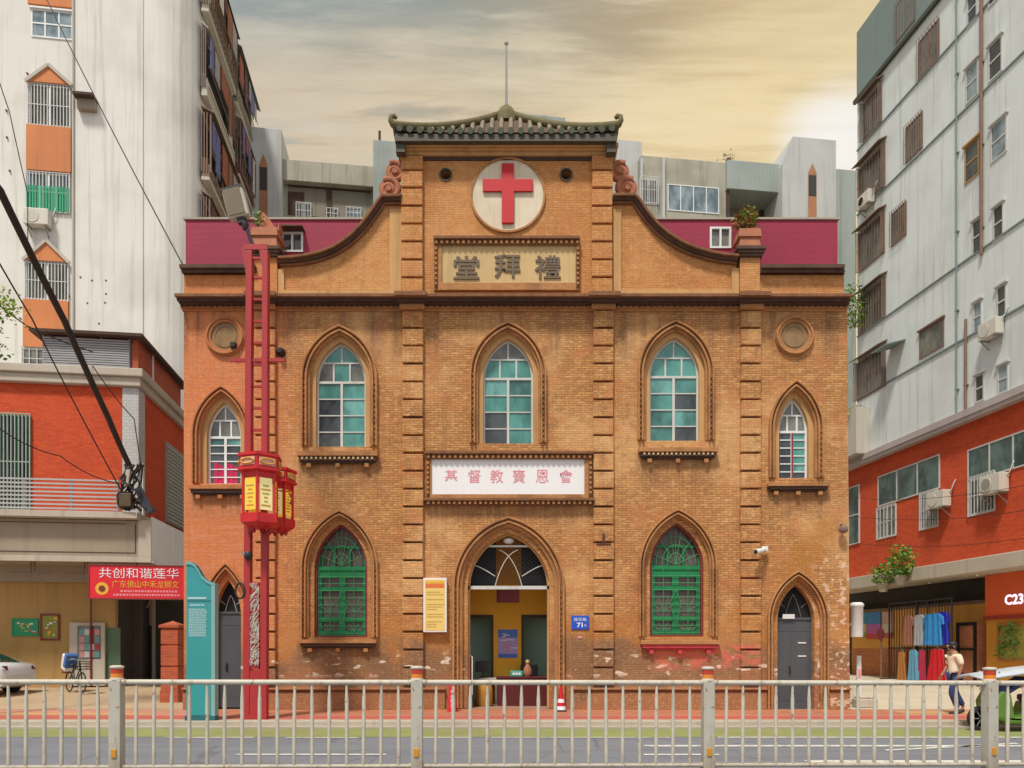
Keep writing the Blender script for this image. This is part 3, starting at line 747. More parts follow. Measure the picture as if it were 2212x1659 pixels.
# gable wings: concave shoulders either side of the turret
lw = [(600, 556), (630, 555), (660, 551), (690, 544), (718, 533), (742, 518), (763, 501), (780, 483), (795, 464), (808, 445), (818, 430), (826, 422), (868, 421)]
rw = [(1325, 420), (1372, 420), (1380, 428), (1392, 446), (1406, 465), (1424, 485), (1445, 503), (1470, 519), (1500, 533), (1535, 543), (1565, 549), (1597, 552)]
for pts in (lw, rw):
    top = [(C(x) * (CY - .2) / CY, DP(y, .2)) for x, y in pts]
    x0, x1 = top[0][0], top[-1][0]; zb = c0 - .02
    body = [(x0, zb), (x1, zb)] + top[::-1]
    MB().slab([body], 0.03, 0.45).build('gable_wing', m_brick, church)
    mb = MB()
    def off(d):
        r = []
        for i, p in enumerate(top):
            q0 = top[max(i - 1, 0)]; q1 = top[min(i + 1, len(top) - 1)]
            t = Vector((q1[0] - q0[0], q1[1] - q0[1])).normalized(); n_ = Vector((-t.y, t.x))
            r.append((p[0] + n_.x * d, p[1] + n_.y * d))
        return r
    for d0, d1, y0, mi_ in ((-0.015, .05, -0.20, 1), (-0.075, -0.015, -0.12, 0), (-0.135, -0.075, -0.05, 1)):
        A, B = off(d0), off(d1); mb.mat(mi_)
        mb.slab([A + B[::-1]], y0, 0.47)
    mb.build('gable_coping', [m_cope, m_mould_d], church, bevel=0.01, seg=1)
    # plain rendered margins of the sunk brick panel
    mb = MB()
    if pts is lw:
        mb.box(C(842), C(867), -0.02, 0.029, zb, D(452)); mb.box(C(600), C(614), -0.02, 0.029, zb, D(582)); mb.box(C(614), C(842), -0.021, 0.029, zb, D(627))
    else:
        mb.box(C(1325), C(1342), -0.02, 0.029, zb, D(452)); mb.box(C(1580), C(1596), -0.02, 0.029, zb, D(580)); mb.box(C(1342), C(1580), -0.021, 0.029, zb, D(626))
    mb.build('gable_margin', m_tan, church)
# piers with tapered brick tops at the outer ends of the shoulders
for x0, x1, ys in ((548, 600, 0), (1597, 1640, 12)):
    mb = MB(); c = (x0 + x1) / 2; hw = (x1 - x0) / 2
    mb.box(C(x0), C(x1), -0.06, 0.47, c0 - .02, D(550))
    mb.build('pier', m_brick, church)
    mb = MB()
    for g, ya, yb in ((4, 548, 542), (7, 542, 536), (10, 536, 528)): mb.box(C(x0 - g), C(x1 + g), -0.10 - g * .012, 0.52 + g * .008, DP(ya + 2, .2), DP(yb + 2, .2))
    mb.build('pier_cap', m_cope, church, bevel=0.01, seg=1)
    mb = MB(); zz = DP(529, .2); h = .50
    v = []
    for z, q in ((zz, hw + 2), (zz + h * .55, hw - 1), (zz + h * .58, hw + 3), (zz + h, hw + 1)):
        s_ = q / 84; v.append([(C(c) - s_, .2 - s_, z), (C(c) + s_, .2 - s_, z), (C(c) + s_, .2 + s_, z), (C(c) - s_, .2 + s_, z)])
    vs = sum(v, []); fs = [(i * 4 + k, i * 4 + (k + 1) % 4, i * 4 + 4 + (k + 1) % 4, i * 4 + 4 + k) for i in range(3) for k in range(4)] + [(12, 13, 14, 15)]
    mb.add(vs, fs); mb.build('pier_block', m_terra, church)
    if x0 < 1000:
        mb = MB()
        mb.slab([[(C(548), zz + h), (C(602), zz + h), (C(602), zz + h + .22), (C(594), zz + h + .05), (C(580), zz + h + .32), (C(566), zz + h + .50), (C(556), zz + h + .30), (C(548), zz + h + .06)]], .05, .35)
        mb.build('pier_finial', m_terra, church, bevel=.02)
# turret
g0, g1 = C(868), C(1323); gz0, gz1 = c0 - .02, 14.22
circ = lambda x, y, r, n=28: [(C(x) + r * math.cos(2 * math.pi * i / n), D(y) + r * math.sin(2 * math.pi * i / n)) for i in range(n)]
MB().slab([[(g0, gz0), (g1, gz0), (g1, gz1), (g0, gz1)], circ(963, 378, .14, 20), circ(1223, 378, .14, 20)], 0.0, 0.45).build('turret_wall', m_brick, church)
mb = MB(); mb.box(g0 + .001, g0 + .40, .45, 2.9, gz0, gz1 - .001); mb.box(g1 - .40, g1 - .001, .45, 2.9, gz0, gz1 - .001); mb.box(g0 + .4, g1 - .4, 2.5, 2.899, gz0, gz1 - .001)
mb.build('turret_wall', m_brick, church)
mb = MB(); mb.box(g0 + .42, g1 - .42, .60, .62, gz0, gz1); mb.build('vent_backing', m_dark, church)
for x in (963, 1223):
    mb = MB(); n = 24
    mb.slab([circ(x, 378, .17, n), circ(x, 378, .135, n)], -0.03, 0.05); mb.build('vent_ring', m_eave, church)
mb = MB()
mb.box(g0 - .02, g1 + .02, -0.10, 0.44, 14.19, 14.27); mb.box(g0 - .08, g1 + .08, -0.18, 0.43, 14.27, 14.32); mb.box(g0 - .12, g1 + .12, -0.26, 0.42, 14.32, 14.40)
mb.build('turret_cornice', m_tan, church, bevel=0.01, seg=1)
mb = MB(); mb.box(C(914), C(1278), -0.03, 0.0, 14.10, 14.19); mb.build('turret_shadow_strip', m_darkbrown, church)  # dark strip painting the shadow line under the turret cornice
# medallion and cross
cxm, czm = C(1097), D(423)
mb = MB(); n = 64
mb.slab([[(cxm + .965 * math.cos(2 * math.pi * i / n), czm + .965 * math.sin(2 * math.pi * i / n)) for i in range(n)], [(cxm + .915 * math.cos(2 * math.pi * i / n), czm + .915 * math.sin(2 * math.pi * i / n)) for i in range(n)]], -0.055, 0.0)
mb.build('medallion_rim', m_mould, church)
mb = MB(); mb.slab([[(cxm + .915 * math.cos(2 * math.pi * i / n), czm + .915 * math.sin(2 * math.pi * i / n)) for i in range(n)]], -0.02, 0.0); mb.build('medallion', m_cream, church)
xa, xb, xc, xd = C(1043), C(1084), C(1110), C(1151); z1, z2, z3, z4 = D(486), D(417), D(391), D(357)
MB().slab([[(xb, z1), (xc, z1), (xc, z2), (xd, z2), (xd, z3), (xc, z3), (xc, z4), (xb, z4), (xb, z3), (xa, z3), (xa, z2), (xb, z2)]], -0.09, -0.03).build('red_cross', m_red, church, bevel=0.012)
# name plaque under the cross
def plaque(x0, x1, y0, y1, ix0, ix1, iy0, iy1, mat, name, ext=0):
    p = thing(name, None, None); p.parent = church
    mb = MB(); mb.mat(0)
    mb.slab([[(C(x0), D(y1)), (C(x1), D(y1)), (C(x1), D(y0)), (C(x0), D(y0))], [(C(ix0), D(iy1)), (C(ix1), D(iy1)), (C(ix1), D(iy0)), (C(ix0), D(iy0))]], -0.09, -0.001)
    mb.mat(1); mb.box(C(x0) - ext, C(x1) + ext, -0.20, -0.0, D(y0 + 4), D(y0 - 2))
    mb.box(C(x0), C(x1), -0.115, -0.08, D(y0 + 14), D(y0 + 4.2)); mb.box(C(x0) + .01, C(x0) + .10, -0.115, -0.08, D(y1 - 4), D(y0 + 14)); mb.box(C(x1) - .10, C(x1) - .01, -0.115, -0.08, D(y1 - 4), D(y0 + 14))
    mb.mat(2); n = int((C(x1) - C(x0)) / .135)
    for i in range(n):
        x = C(x0) + (C(x1) - C(x0)) * (i + .5) / n; mb.box(x - .034, x + .034, -0.165, -0.11, D(y0 + 12.5), D(y0 + 5.5))
    n = int((D(y0) - D(y1)) / .15)
    for i in range(n):
        z = D(y1) + .08 + (D(y0 + 16) - D(y1) - .1) * (i + .5) / n
        for x in (C(x0) + .055, C(x1) - .055): mb.box(x - .028, x + .028, -0.16, -0.11, z - .034, z + .034)
    mb.build('plaque_frame', [m_mould, m_mould_d, m_mould], p, bevel=0.006, seg=1)
    mb = MB(); mb.box(C(ix0), C(ix1), -0.05, -0.0005, D(iy1), D(iy0)); mb.build('plaque_panel', mat, p)
    return p
p1 = plaque(938, 1252, 520, 630, 955, 1243, 533, 614, m_beige, 'stone_plaque')
for ch, x, y in (('堂', 1008, 581), ('拜', 1096, 577), ('禮', 1183, 580)):
    lettering(ch, m_ink, p1, C(x), -0.085, D(y), h=.60, w=.66, bold=0.012, depth=0.034, name='carved_character')
p2 = plaque(921, 1279, 980, 1078, 933, 1262, 993, 1069, m_whitepanel, 'name_board', .02)
for ch, x in zip('基督教賚恩會', (975, 1025, 1073, 1121, 1171, 1222)):
    lettering(ch, m_pink, p2, C(x), -0.056, D(1030), h=.34, w=.33, bold=0.004, depth=0.005, name='red_character')
mb = MB(); mb.mat(1); mb.box(C(916), C(1283), -0.21, -0.001, D(1084), D(1079)); mb.box(C(920), C(1279), -0.12, -0.0012, D(1092), D(1084)); mb.mat(2)
for i in range(32):
    x = C(921) + (C(1279) - C(921)) * (i + .5) / 32; mb.box(x - .03, x + .03, -0.18, -0.118, D(1091), D(1085))
mb.build('dentil_course', [m_mould, m_mould_d, m_mould], church)
m_roundel = M('weathered_roundel', (0.30, 0.18, 0.085), 0.9, 0.35, 5.0, 0.5, (0.18, 0.10, 0.05))
# roundels over the side bays
for x, y, r in ((487, 727, 43), (1715, 727, 42)):
    rd = thing('roundel', None, None); rd.parent = church
    mb = MB()
    for r0, r1, y0 in ((30, 36, -0.06), (36, 40, -0.10), (40, r, -0.05)): mb.slab([circ(x, y, r1 / 84, 36), circ(x, y, r0 / 84, 36)], y0, 0.0)
    mb.build('roundel_rim', m_mould, rd, bevel=0.006, seg=1)
    mb = MB(); mb.slab([circ(x, y, 30 / 84, 36)], -0.015, 0.0); mb.slab([circ(x, y, 24 / 84, 30), circ(x, y, 21 / 84, 30)], -0.03, -0.0151)
    mb.build('roundel_panel', m_roundel, rd)
# scrolls on the shoulders of the turret
for sx, pts in ((-1, ((851, 362, 22), (838, 400, 24))), (1, ((1341, 362, 22), (1357, 398, 24)))):
    for x, y, r in pts:
        mb = MB(); r /= 84
        sp = [(C(x) + sx * r * (1 - t / 30) * math.cos(t * .45 + 1.0), .20, D(y) + r * (1 - t / 30) * math.sin(t * .45 + 1.0)) for t in range(0, 27)]
        mb.tube(sp, [.085 - .0018 * t for t in range(27)], 8); mb.lathe([(.07, -.10), (.09, 0), (.07, .10)], (C(x), .2, D(y)), 12, 'Y')
        mb.slab([circ(x, y, r * .95, 20)], .17, .25)
        mb.build('scroll', m_terra, church)
# iron anchor on the pilaster
mb = MB(); mb.box(C(1300), C(1305), -0.155, -0.11, D(1176), D(1155)); mb.box(C(1287), C(1318), -0.150, -0.112, D(1179), D(1176)); mb.build('wall_anchor', M('rusty_iron', (0.09, 0.03, 0.02), 0.8, 0.3, 6.0), church)

# turret roof: concave pyramid of tile rows
roof = thing('turret_roof', None, None); roof.parent = church
rcx, rcy, HX, HY, ez, rise = C(1093), 1.27, 2.79, 1.72, 14.52, 1.66
def rz(u): return ez + rise * (0.62 * u + 0.38 * u * u)     # u 0 at the eave, 1 at the apex
def lift(f): return 0.09 * abs(f) ** 5
pan, tubes = MB(), MB()
for side in range(4):
    q = Matrix.Rotation(R(90 * side), 3, 'Z')
    def pt(f, u, h=0.0):
        hx, hy = (HX, HY) if side % 2 == 0 else (HY, HX); x = hx * f * (1 - u); y = -hy * (1 - u); z = rz(u) + lift(f) * (1 - u) ** 2 + h
        v = q @ Vector((x, y, 0)); return (rcx + v.x, rcy + v.y, z)
    NU, NF = 10, 16
    vs = [pt(-1 + 2 * j / NF, i / NU) for i in range(NU + 1) for j in range(NF + 1)]
    pan.add(vs, [(i * (NF + 1) + j, i * (NF + 1) + j + 1, (i + 1) * (NF + 1) + j + 1, (i + 1) * (NF + 1) + j) for i in range(NU) for j in range(NF)], True)
    for k in range(22):
        hx, hy = (HX, HY) if side % 2 == 0 else (HY, HX); x = -1 + (k + .5) * 2 / 22          # row at constant x, so it ends on the hip
        umax = 1 - abs(x)
        path = []
        for i in range(9):
            u = umax * i / 8 * .985
            f = x / max(1e-6, 1 - u); v = q @ Vector((hx * x, -hy * (1 - u), 0))
            path.append((rcx + v.x, rcy + v.y, rz(u) + lift(min(1, abs(f))) * (1 - u) ** 2 + .035))
        if len(path) > 1 and umax > .02: tubes.mat(0); tubes.tube(path, .064, 7)
        p0 = Vector(path[0]); d = q @ Vector((0, -1, 0))
        p1_ = p0 + d * .05 + Vector((0, 0, -.02))
        tubes.mat(1); tubes.tube([p0 + Vector((0, 0, -.01)), p1_], .080, 10)
pan.build('roof_tiles', m_pan, roof); tubes.build('tile_rows', [m_tube, m_tile], roof)
mb = MB()
for sx in (-1, 1):
    for sy in (-1, 1):
        path = [(rcx + sx * HX * (1 - u), rcy + sy * HY * (1 - u), rz(u) + .09 * (1 - u) ** 2 + .09) for u in [i / 10 for i in range(11)]]
        p0 = Vector(path[0]); o = Vector((sx, sy * .3, 0)).normalized()
        curl = [p0 + o * (.05) + Vector((0, 0, .02)), p0 + o * .10 + Vector((0, 0, .10)), p0 + o * .09 + Vector((0, 0, .19)), p0 + o * .01 + Vector((0, 0, .23)), p0 + o * (-.04) + Vector((0, 0, .18))]
        mb.tube([tuple(v) for v in curl[::-1]] + path, [.05, .06, .065, .07, .085] + [.10] * 11, 8)
mb.build('hip_ridge', m_ridge, roof)
mb = MB(); az_ = rz(1)
mb.lathe([(.34, -.30), (.34, -.10), (.30, .0), (.22, .08), (.20, .14), (.12, .22), (.06, .27), (.03, .30)], (rcx, rcy, az_), 14); mb.build('roof_knob', m_ridge, roof)
mb = MB(); e = .03
mb.slab([[(rcx - HX, ez - .20), (rcx + HX, ez - .20), (rcx + HX, ez + .02), (rcx + HX * .95, ez - .02), (rcx - HX * .95, ez - .02), (rcx - HX, ez + .02)]], rcy - HY + .02, rcy - HY + .10)
mb.slab([[(rcx - HX, ez - .20), (rcx + HX, ez - .20), (rcx + HX, ez + .02), (rcx + HX * .95, ez - .02), (rcx - HX * .95, ez - .02), (rcx - HX, ez + .02)]], rcy + HY - .10, rcy + HY - .02)
for sx in (-1, 1):
    x0, x1 = sorted((rcx + sx * (HX - .001), rcx + sx * (HX - .08))); mb.box(x0, x1, rcy - HY + .10, rcy + HY - .10, ez - .20, ez)
    x0, x1 = sorted((rcx + sx * (HX - .01), rcx + sx * (HX - .24))); mb.box(x0, x1, rcy - HY + .101, rcy - HY + .30, ez - .42, ez - .20)
mb.box(rcx - HX + .08, rcx + HX - .08, rcy - HY + .10, rcy + HY - .10, ez - .19, ez - .14)
mb.build('eave_board', m_eave, roof)
mb = MB(); mb.tube([(rcx, rcy, az_ + .1), (rcx, rcy, az_ + 1.2), (rcx, rcy, az_ + 1.95)], [.035, .028, .022], 8); mb.lathe([(.02, -.06), (.06, 0), (.02, .06)], (rcx, rcy, az_ + 1.98), 10); mb.tube([(rcx, rcy, az_ + 2.0), (rcx, rcy, az_ + 2.15)], [.018, .004], 6)
mb.build('lightning_rod', m_steel, roof)

# body of the church behind the front
mb = MB(); mb.box(C(397) + .02, C(397) + .4, .461, 14, 0, D(640)); mb.box(C(1830) - .4, C(1830) - .02, .461, 14, 0, D(640)); mb.box(C(397) + .4, C(1830) - .4, 13.6, 13.999, 0, D(640) - .001)
mb.build('side_wall', M('pale_bounce_render', (0.62, 0.60, 0.55), 0.9, 0.1, 0.6, 0.3), church)  # unseen flanks made pale to bounce light onto the annex canopy side
mb = MB(); mb.box(C(397) + .401, C(1830) - .401, .462, 13.59, D(640) - .4, D(640) - .01); mb.build('flat_roof', m_gutter, church)
sh = thing('roof_storey', None, None); sh.parent = church
SY = .62; fx = lambda x: (x - 1106) / FPX * (CY + SY); fz = lambda y: CAMH + (1400 - y) / FPX * (CY + SY)
a, b, z0, z1 = fx(401), fx(1809), D(640), fz(475)
wl_, wr_ = (608, 655, 502, 545), (1533, 1579, 491, 537)
hl = [[(fx(w[0]), fz(w[3])), (fx(w[1]), fz(w[3])), (fx(w[1]), fz(w[2])), (fx(w[0]), fz(w[2]))] for w in (wl_, wr_)]
mb = MB(); mb.slab([[(a, z0), (b, z0), (b, z1), (a, z1)]] + hl, SY, SY + .08); mb.box(a, a + .08, SY + .08, 13.5, z0, z1); mb.box(b - .08, b, SY + .08, 13.5, z0, z1); mb.box(a + .08, b - .08, 13.42, 13.5, z0, z1)
mb.build('siding', m_siding, sh)
MB().box(a - .05, b + .05, SY - .04, 13.55, z1, z1 + .05).build('capping', m_gutter, sh)
for i, w in enumerate((wl_, wr_)):
    wi = thing('sliding_window', None, None); wi.parent = sh
    x0, x1, za, zb = fx(w[0]), fx(w[1]), fz(w[3]), fz(w[2])
    mb = MB(); mb.slab([[(x0, za), (x1, za), (x1, zb), (x0, zb)], [(x0 + .05, za + .05), ((x0 + x1) / 2 - .025, za + .05), ((x0 + x1) / 2 - .025, zb - .05), (x0 + .05, zb - .05)], [((x0 + x1) / 2 + .025, za + .05), (x1 - .05, za + .05), (x1 - .05, zb - .05), ((x0 + x1) / 2 + .025, zb - .05)]], SY - .03, SY + .04)
    mb.build('window_frame', m_wwhite, wi)
    MB().box(x0, x1, SY + .05, SY + .07, za, zb).build('pane', m_greypane if i else m_darkpane, wi)
    if i == 0: MB().box(x0 - .05, x1 + .05, SY - .30, SY - .001, zb + .005, zb + .04).build('window_hood', m_cope, wi)

# middle doorway: porch room
porch = thing('porch', None, None); porch.parent = church
m_porchfloor = M('porch_floor', (0.36, 0.20, 0.13), 0.8, 0.15)
PD = 1.75
pf = lambda x, d: (x - 1106) / FPX * (CY + d); pz = lambda y, d: CAMH + (1400 - y) / FPX * (CY + d)
xa, xb = -1.75, 1.55
ol = [(xa + .02, 0.02), (pf(1066, PD), 0.02), (pf(1066, PD), pz(1335, PD)), (xa + .02, pz(1335, PD))]
orr = [(pf(1126, PD), 0.02), (xb - .02, 0.02), (xb - .02, pz(1335, PD)), (pf(1126, PD), pz(1335, PD))]
mb = MB(); mb.slab([[(xa, 0.0), (xb, 0.0), (xb, 5.2), (xa, 5.2)], ol, orr], PD, PD + .12)
mb.box(xa - .1, xa, .461, PD + .12, 0, 5.2); mb.box(xb, xb + .1, .461, PD + .12, 0, 5.2); mb.box(xa - .1, xb + .1, .461, PD + .121, 5.2, 5.3)
mb.build('porch_wall', m_yellow, porch)
MB().box(xa - .1, xb + .1, .0, 4.2, -.02, .006).build('porch_floor', m_porchfloor, porch)
mb = MB(); mb.box(xa - .6, xb + .6, 2.75, 2.85, 0, 4); mb.box(xa - .6, xa - .5, PD + .13, 2.75, 0, 4); mb.box(xb + .5, xb + .6, PD + .13, 2.75, 0, 4); mb.box(xa - .6, xb + .6, PD + .13, 2.85, 3.2, 3.3)
mb.build('inner_room_wall', m_teal_room, porch)
mb = MB(); x0, x1 = pf(1066, PD), pf(1126, PD)
for xx0, xx1 in ((xa + .02, x0), (x1, xb - .02)):
    mb.box(xx0, xx1, PD - .03, PD + .13, pz(1335, PD), pz(1335, PD) + .09)
    mb.box(*( (xx1 - .07, xx1) if xx0 < -1 else (xx0, xx0 + .07)), PD - .02, PD + .13, 0.02, pz(1335, PD))
mb.build('inner_door_frame', M('dark_wood', (0.05, 0.025, 0.018), 0.6, 0.2), porch)
fan = thing('fanlight', None, None); fan.parent = church
zt = dc.zs
mb = MB(); mb.box(dc.cx - dc.a, dc.cx + dc.a, .24, .33, zt - .04, zt + .05)
hwm = clip_arch_x(dc, D(1176)); mb.box(dc.cx - hwm, dc.cx + hwm, .25, .31, D(1179), D(1175))
tr = .013
for sx in (-1, 1):
    mb.tube([(dc.cx + sx * (.35 - .35 * 0) * math.cos(0) * (1 - t) * 1.0 + sx * 0 - sx * .25 * t * t * 1.0, .27, zt + .05 + .95 * math.sin(t * 1.4)) for t in [i / 10 for i in range(11)]], tr, 6)
    mb.tube([(dc.cx + sx * (.35 + .62 * math.sin(t * 1.45)), .27, zt + .30 + .28 * t - .0 + .10 * math.sin(t * 3.0)) for t in [i / 8 for i in range(9)]], tr, 6)
mb.build('tracery', m_wframe, fan)
mb = MB()
import itertools
def clipped(p, q, n=24):
    """keep the stretch of a wire that lies inside the arch"""
    pts = [(p[0] + (q[0] - p[0]) * i / n, p[1] + (q[1] - p[1]) * i / n) for i in range(n + 1)]
    ins = [a for a in pts if a[1] > zt + .05 and abs(a[0] - dc.cx) < clip_arch_x(dc, a[1]) - .01 and a[1] < dc.za - .03]
    return (ins[0], ins[-1]) if len(ins) > 1 else None
for i in range(-22, 23):
    for s_ in (-1, 1):
        c0 = dc.cx + i * .11
        r_ = clipped((c0, zt + .05), (c0 + s_ * 1.4, zt + 1.45))
        if r_: mb.bar((r_[0][0], .30, r_[0][1]), (r_[1][0], .30, r_[1][1]), .009)
mb.build('wire_mesh', m_black, fan)
for sx in (-1, 1):
    mb = MB()
    outer = [p for p in arch_pts(dc.cx, dc.a, dc.zs, dc.rise) if (p[0] - dc.cx) * sx > .33]
    outer = outer if sx > 0 else outer[::-1]
    ztop = max(p[1] for p in outer)
    lp = [(dc.cx + sx * .33, zt + .05)] + outer + [(dc.cx + sx * .33, ztop)]
    mb.slab([lp], .44, .452)
    mb.build('side_light', m_dark, fan)
MB().box(pf(1073, .9), pf(1122, .9), .62, .66, pz(1302, .64), pz(1270, .64)).build('door_board', M('maroon_board', (0.085, 0.008, 0.010), 0.85, 0.15), fan)
mb = MB(); mb.slab([ring(dc, -0.05, 0.0, 0, 0, '', None)], .24, .34); mb.build('door_frame', m_tan, church)
# side doors
def sidedoor(w, leafs, zt):
    d = thing('side_door', None, None); d.parent = church
    mb = MB(); mb.box(w.cx - w.a, w.cx + w.a, .27, .33, w.zb, zt); mb.box(w.cx - w.a, w.cx + w.a, .24, .34, zt, zt + .06)
    if leafs == 2: mb.box(w.cx - .02 - w.a * .12, w.cx + .01 - w.a * .12, .262, .28, w.zb, zt - .02)
    for z in (w.zb + .25, zt - .3): mb.box(w.cx - w.a + .05, w.cx + w.a - .05, .264, .28, z, z + .03)
    mb.build('door_leaf', m_doorgrey, d)
    mb = MB(); mb.slab([[(w.cx - w.a, zt + .06), (w.cx + w.a, zt + .06)] + [p for p in arch_pts(w.cx, w.a, w.zs, w.rise) if p[1] > zt + .07]], .30, .31); mb.build('fanlight', m_dark, d)
    mb = MB()
    for sx in (-1, 1):
        mb.tube([(w.cx + sx * w.a * (.45 - .5 * t), .285, zt + .06 + w.a * 1.25 * math.sin(t * 1.5)) for t in [i / 8 for i in range(9)]], .009, 5)
        mb.tube([(w.cx + sx * w.a * (.45 + .42 * t), .285, zt + .06 + w.a * (.55 + .35 * t)) for t in [i / 5 for i in range(6)]], .009, 5)
    mb.build('tracery', m_wframe if leafs == 1 else m_steel, d)
    mb = MB(); mb.tube([(w.cx - .1, .25, w.zb + .95), (w.cx - .1, .22, w.zb + 1.0), (w.cx - .1, .22, w.zb + 1.12), (w.cx - .1, .25, w.zb + 1.17)], .018, 6); mb.build('handle', m_black, d)
    return d
sidedoor(dl, 1, D(1325))
sd_ = sidedoor(dr, 2, D(1338))
MB().box(C(1697), C(1723), .20, .215, D(1336), D(1326)).build('door_plate', m_whiteplas, sd_)
for z in (1388, 1417): MB().box(C(1732), C(1750), .255, .262, D(z + 2), D(z - 1)).build('door_label', m_whiteplas, sd_)
# cable looped across the front
# ------------------------------------------------------------------ the buildings round the church
ANG = R(7.35)
m_stucco = M('white_stucco', (0.77, 0.75, 0.69), 0.9, 0.07, 0.5, 0.36, (0.33, 0.29, 0.22), bump=0.1)
m_stucco_t = M('tan_stucco', (0.53, 0.49, 0.42), 0.9, 0.07, 0.5, 0.30, (0.33, 0.28, 0.2), bump=0.1)
m_stucco_r = M('pale_green_stucco', (0.71, 0.755, 0.735), 0.9, 0.08, 0.35, 0.42, (0.36, 0.35, 0.29), bump=0.1)
m_parapet_g = M('teal_grey_paint', (0.21, 0.27, 0.255), 0.9, 0.10, 0.4, 0.25, (0.14, 0.16, 0.14))
m_rear = M('weathered_render', (0.43, 0.41, 0.33), 0.9, 0.10, 0.5, 0.6, (0.17, 0.15, 0.10))
m_rear_w = M('grey_white_render', (0.53, 0.54, 0.52), 0.9, 0.08, 0.5, 0.35, (0.25, 0.24, 0.2))
m_rear_t = M('teal_render', (0.35, 0.39, 0.36), 0.9, 0.08, 0.5, 0.5, (0.16, 0.19, 0.17))
m_orange = M('orange_panel', (0.66, 0.235, 0.085), 0.85, 0.10, 1.2, 0.35, (0.40, 0.16, 0.07))
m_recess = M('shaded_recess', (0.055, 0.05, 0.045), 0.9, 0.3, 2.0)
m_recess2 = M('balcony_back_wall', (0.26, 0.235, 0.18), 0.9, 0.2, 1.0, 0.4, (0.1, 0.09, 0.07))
m_bars = M('pale_window_bars', (0.58, 0.57, 0.54), 0.5, 0.15, 6.0)
m_rust = M('rusty_cage', (0.22, 0.14, 0.10), 0.8, 0.35, 5.0)
m_redbrick = Brick('red_brick_wall', (0.66, 0.090, 0.022), (0.55, 0.060, 0.016), (0.40, 0.075, 0.03), 0.24, 0.07, 0.006, 0.25, (0.30, 0.045, 0.02))
m_redbrick2 = Brick('red_brick_side', (0.50, 0.105, 0.04), (0.36, 0.07, 0.03), (0.42, 0.14, 0.08), 0.24, 0.07, 0.008, 0.35, (0.25, 0.06, 0.03))
m_ledge = M('grey_pink_ledge', (0.47, 0.41, 0.39), 0.85, 0.10, 2.0, 0.35, (0.26, 0.21, 0.18))
m_slatepane = pane_mat('slate_green_glass', (0.035, 0.075, 0.075), (0.10, 0.165, 0.155), 0.1)
def tiled():
    t = NT('white_tile')
    c, f = brick_base(t, (0.56, 0.55, 0.53), (0.50, 0.49, 0.47), (0.34, 0.32, 0.30), 0.22, 0.11, 0.007)
    c = t.mix(t.math('MULTIPLY', t.rng(t.noise(1.0, 5.0), 0.45, 0.7), 0.3), c, (0.36, 0.32, 0.27))
    return t.out(c, 0.4, t.math('SUBTRACT', 1.0, f), 0.3, 0.005)
m_tilecol = tiled()
m_fascia = M('taupe_fascia', (0.36, 0.29, 0.215), 0.8, 0.10, 0.8, 0.25, (0.22, 0.17, 0.12))
m_fascia_l = M('pale_fascia', (0.52, 0.46, 0.37), 0.8, 0.10, 1.5, 0.35, (0.25, 0.2, 0.14))
m_whitesheet = M('white_sheet', (0.88, 0.88, 0.90), 0.5, 0.04, 1.5, 0.05, (0.42, 0.33, 0.24))
m_alu = M('aluminium', (0.50, 0.49, 0.48), 0.4, 0.12, 4.0, metal=0.3)
m_mustard = M('mustard_wall', (0.46, 0.285, 0.095), 0.85, 0.14, 0.9, 0.35, (0.24, 0.13, 0.06))
m_cable = M('black_cable', (0.030, 0.020, 0.018), 0.7, 0.4, 10.0)
m_ac = M('white_casing', (0.66, 0.63, 0.55), 0.5, 0.06, 2.0, 0.25, (0.42, 0.35, 0.25))
m_acgrille = M('brown_fan_grille', (0.30, 0.25, 0.19), 0.6, 0.2, 8.0)
m_leaf = M('green_leaf', (0.115, 0.24, 0.03), 0.6, 0.45, 9.0)
m_leaf2 = M('yellow_green_leaf', (0.22, 0.31, 0.03), 0.6, 0.35, 9.0)
m_leaf3 = M('russet_leaf', (0.32, 0.15, 0.035), 0.7, 0.4, 9.0)
m_bark = M('grey_bark', (0.20, 0.15, 0.10), 0.9, 0.3, 6.0)

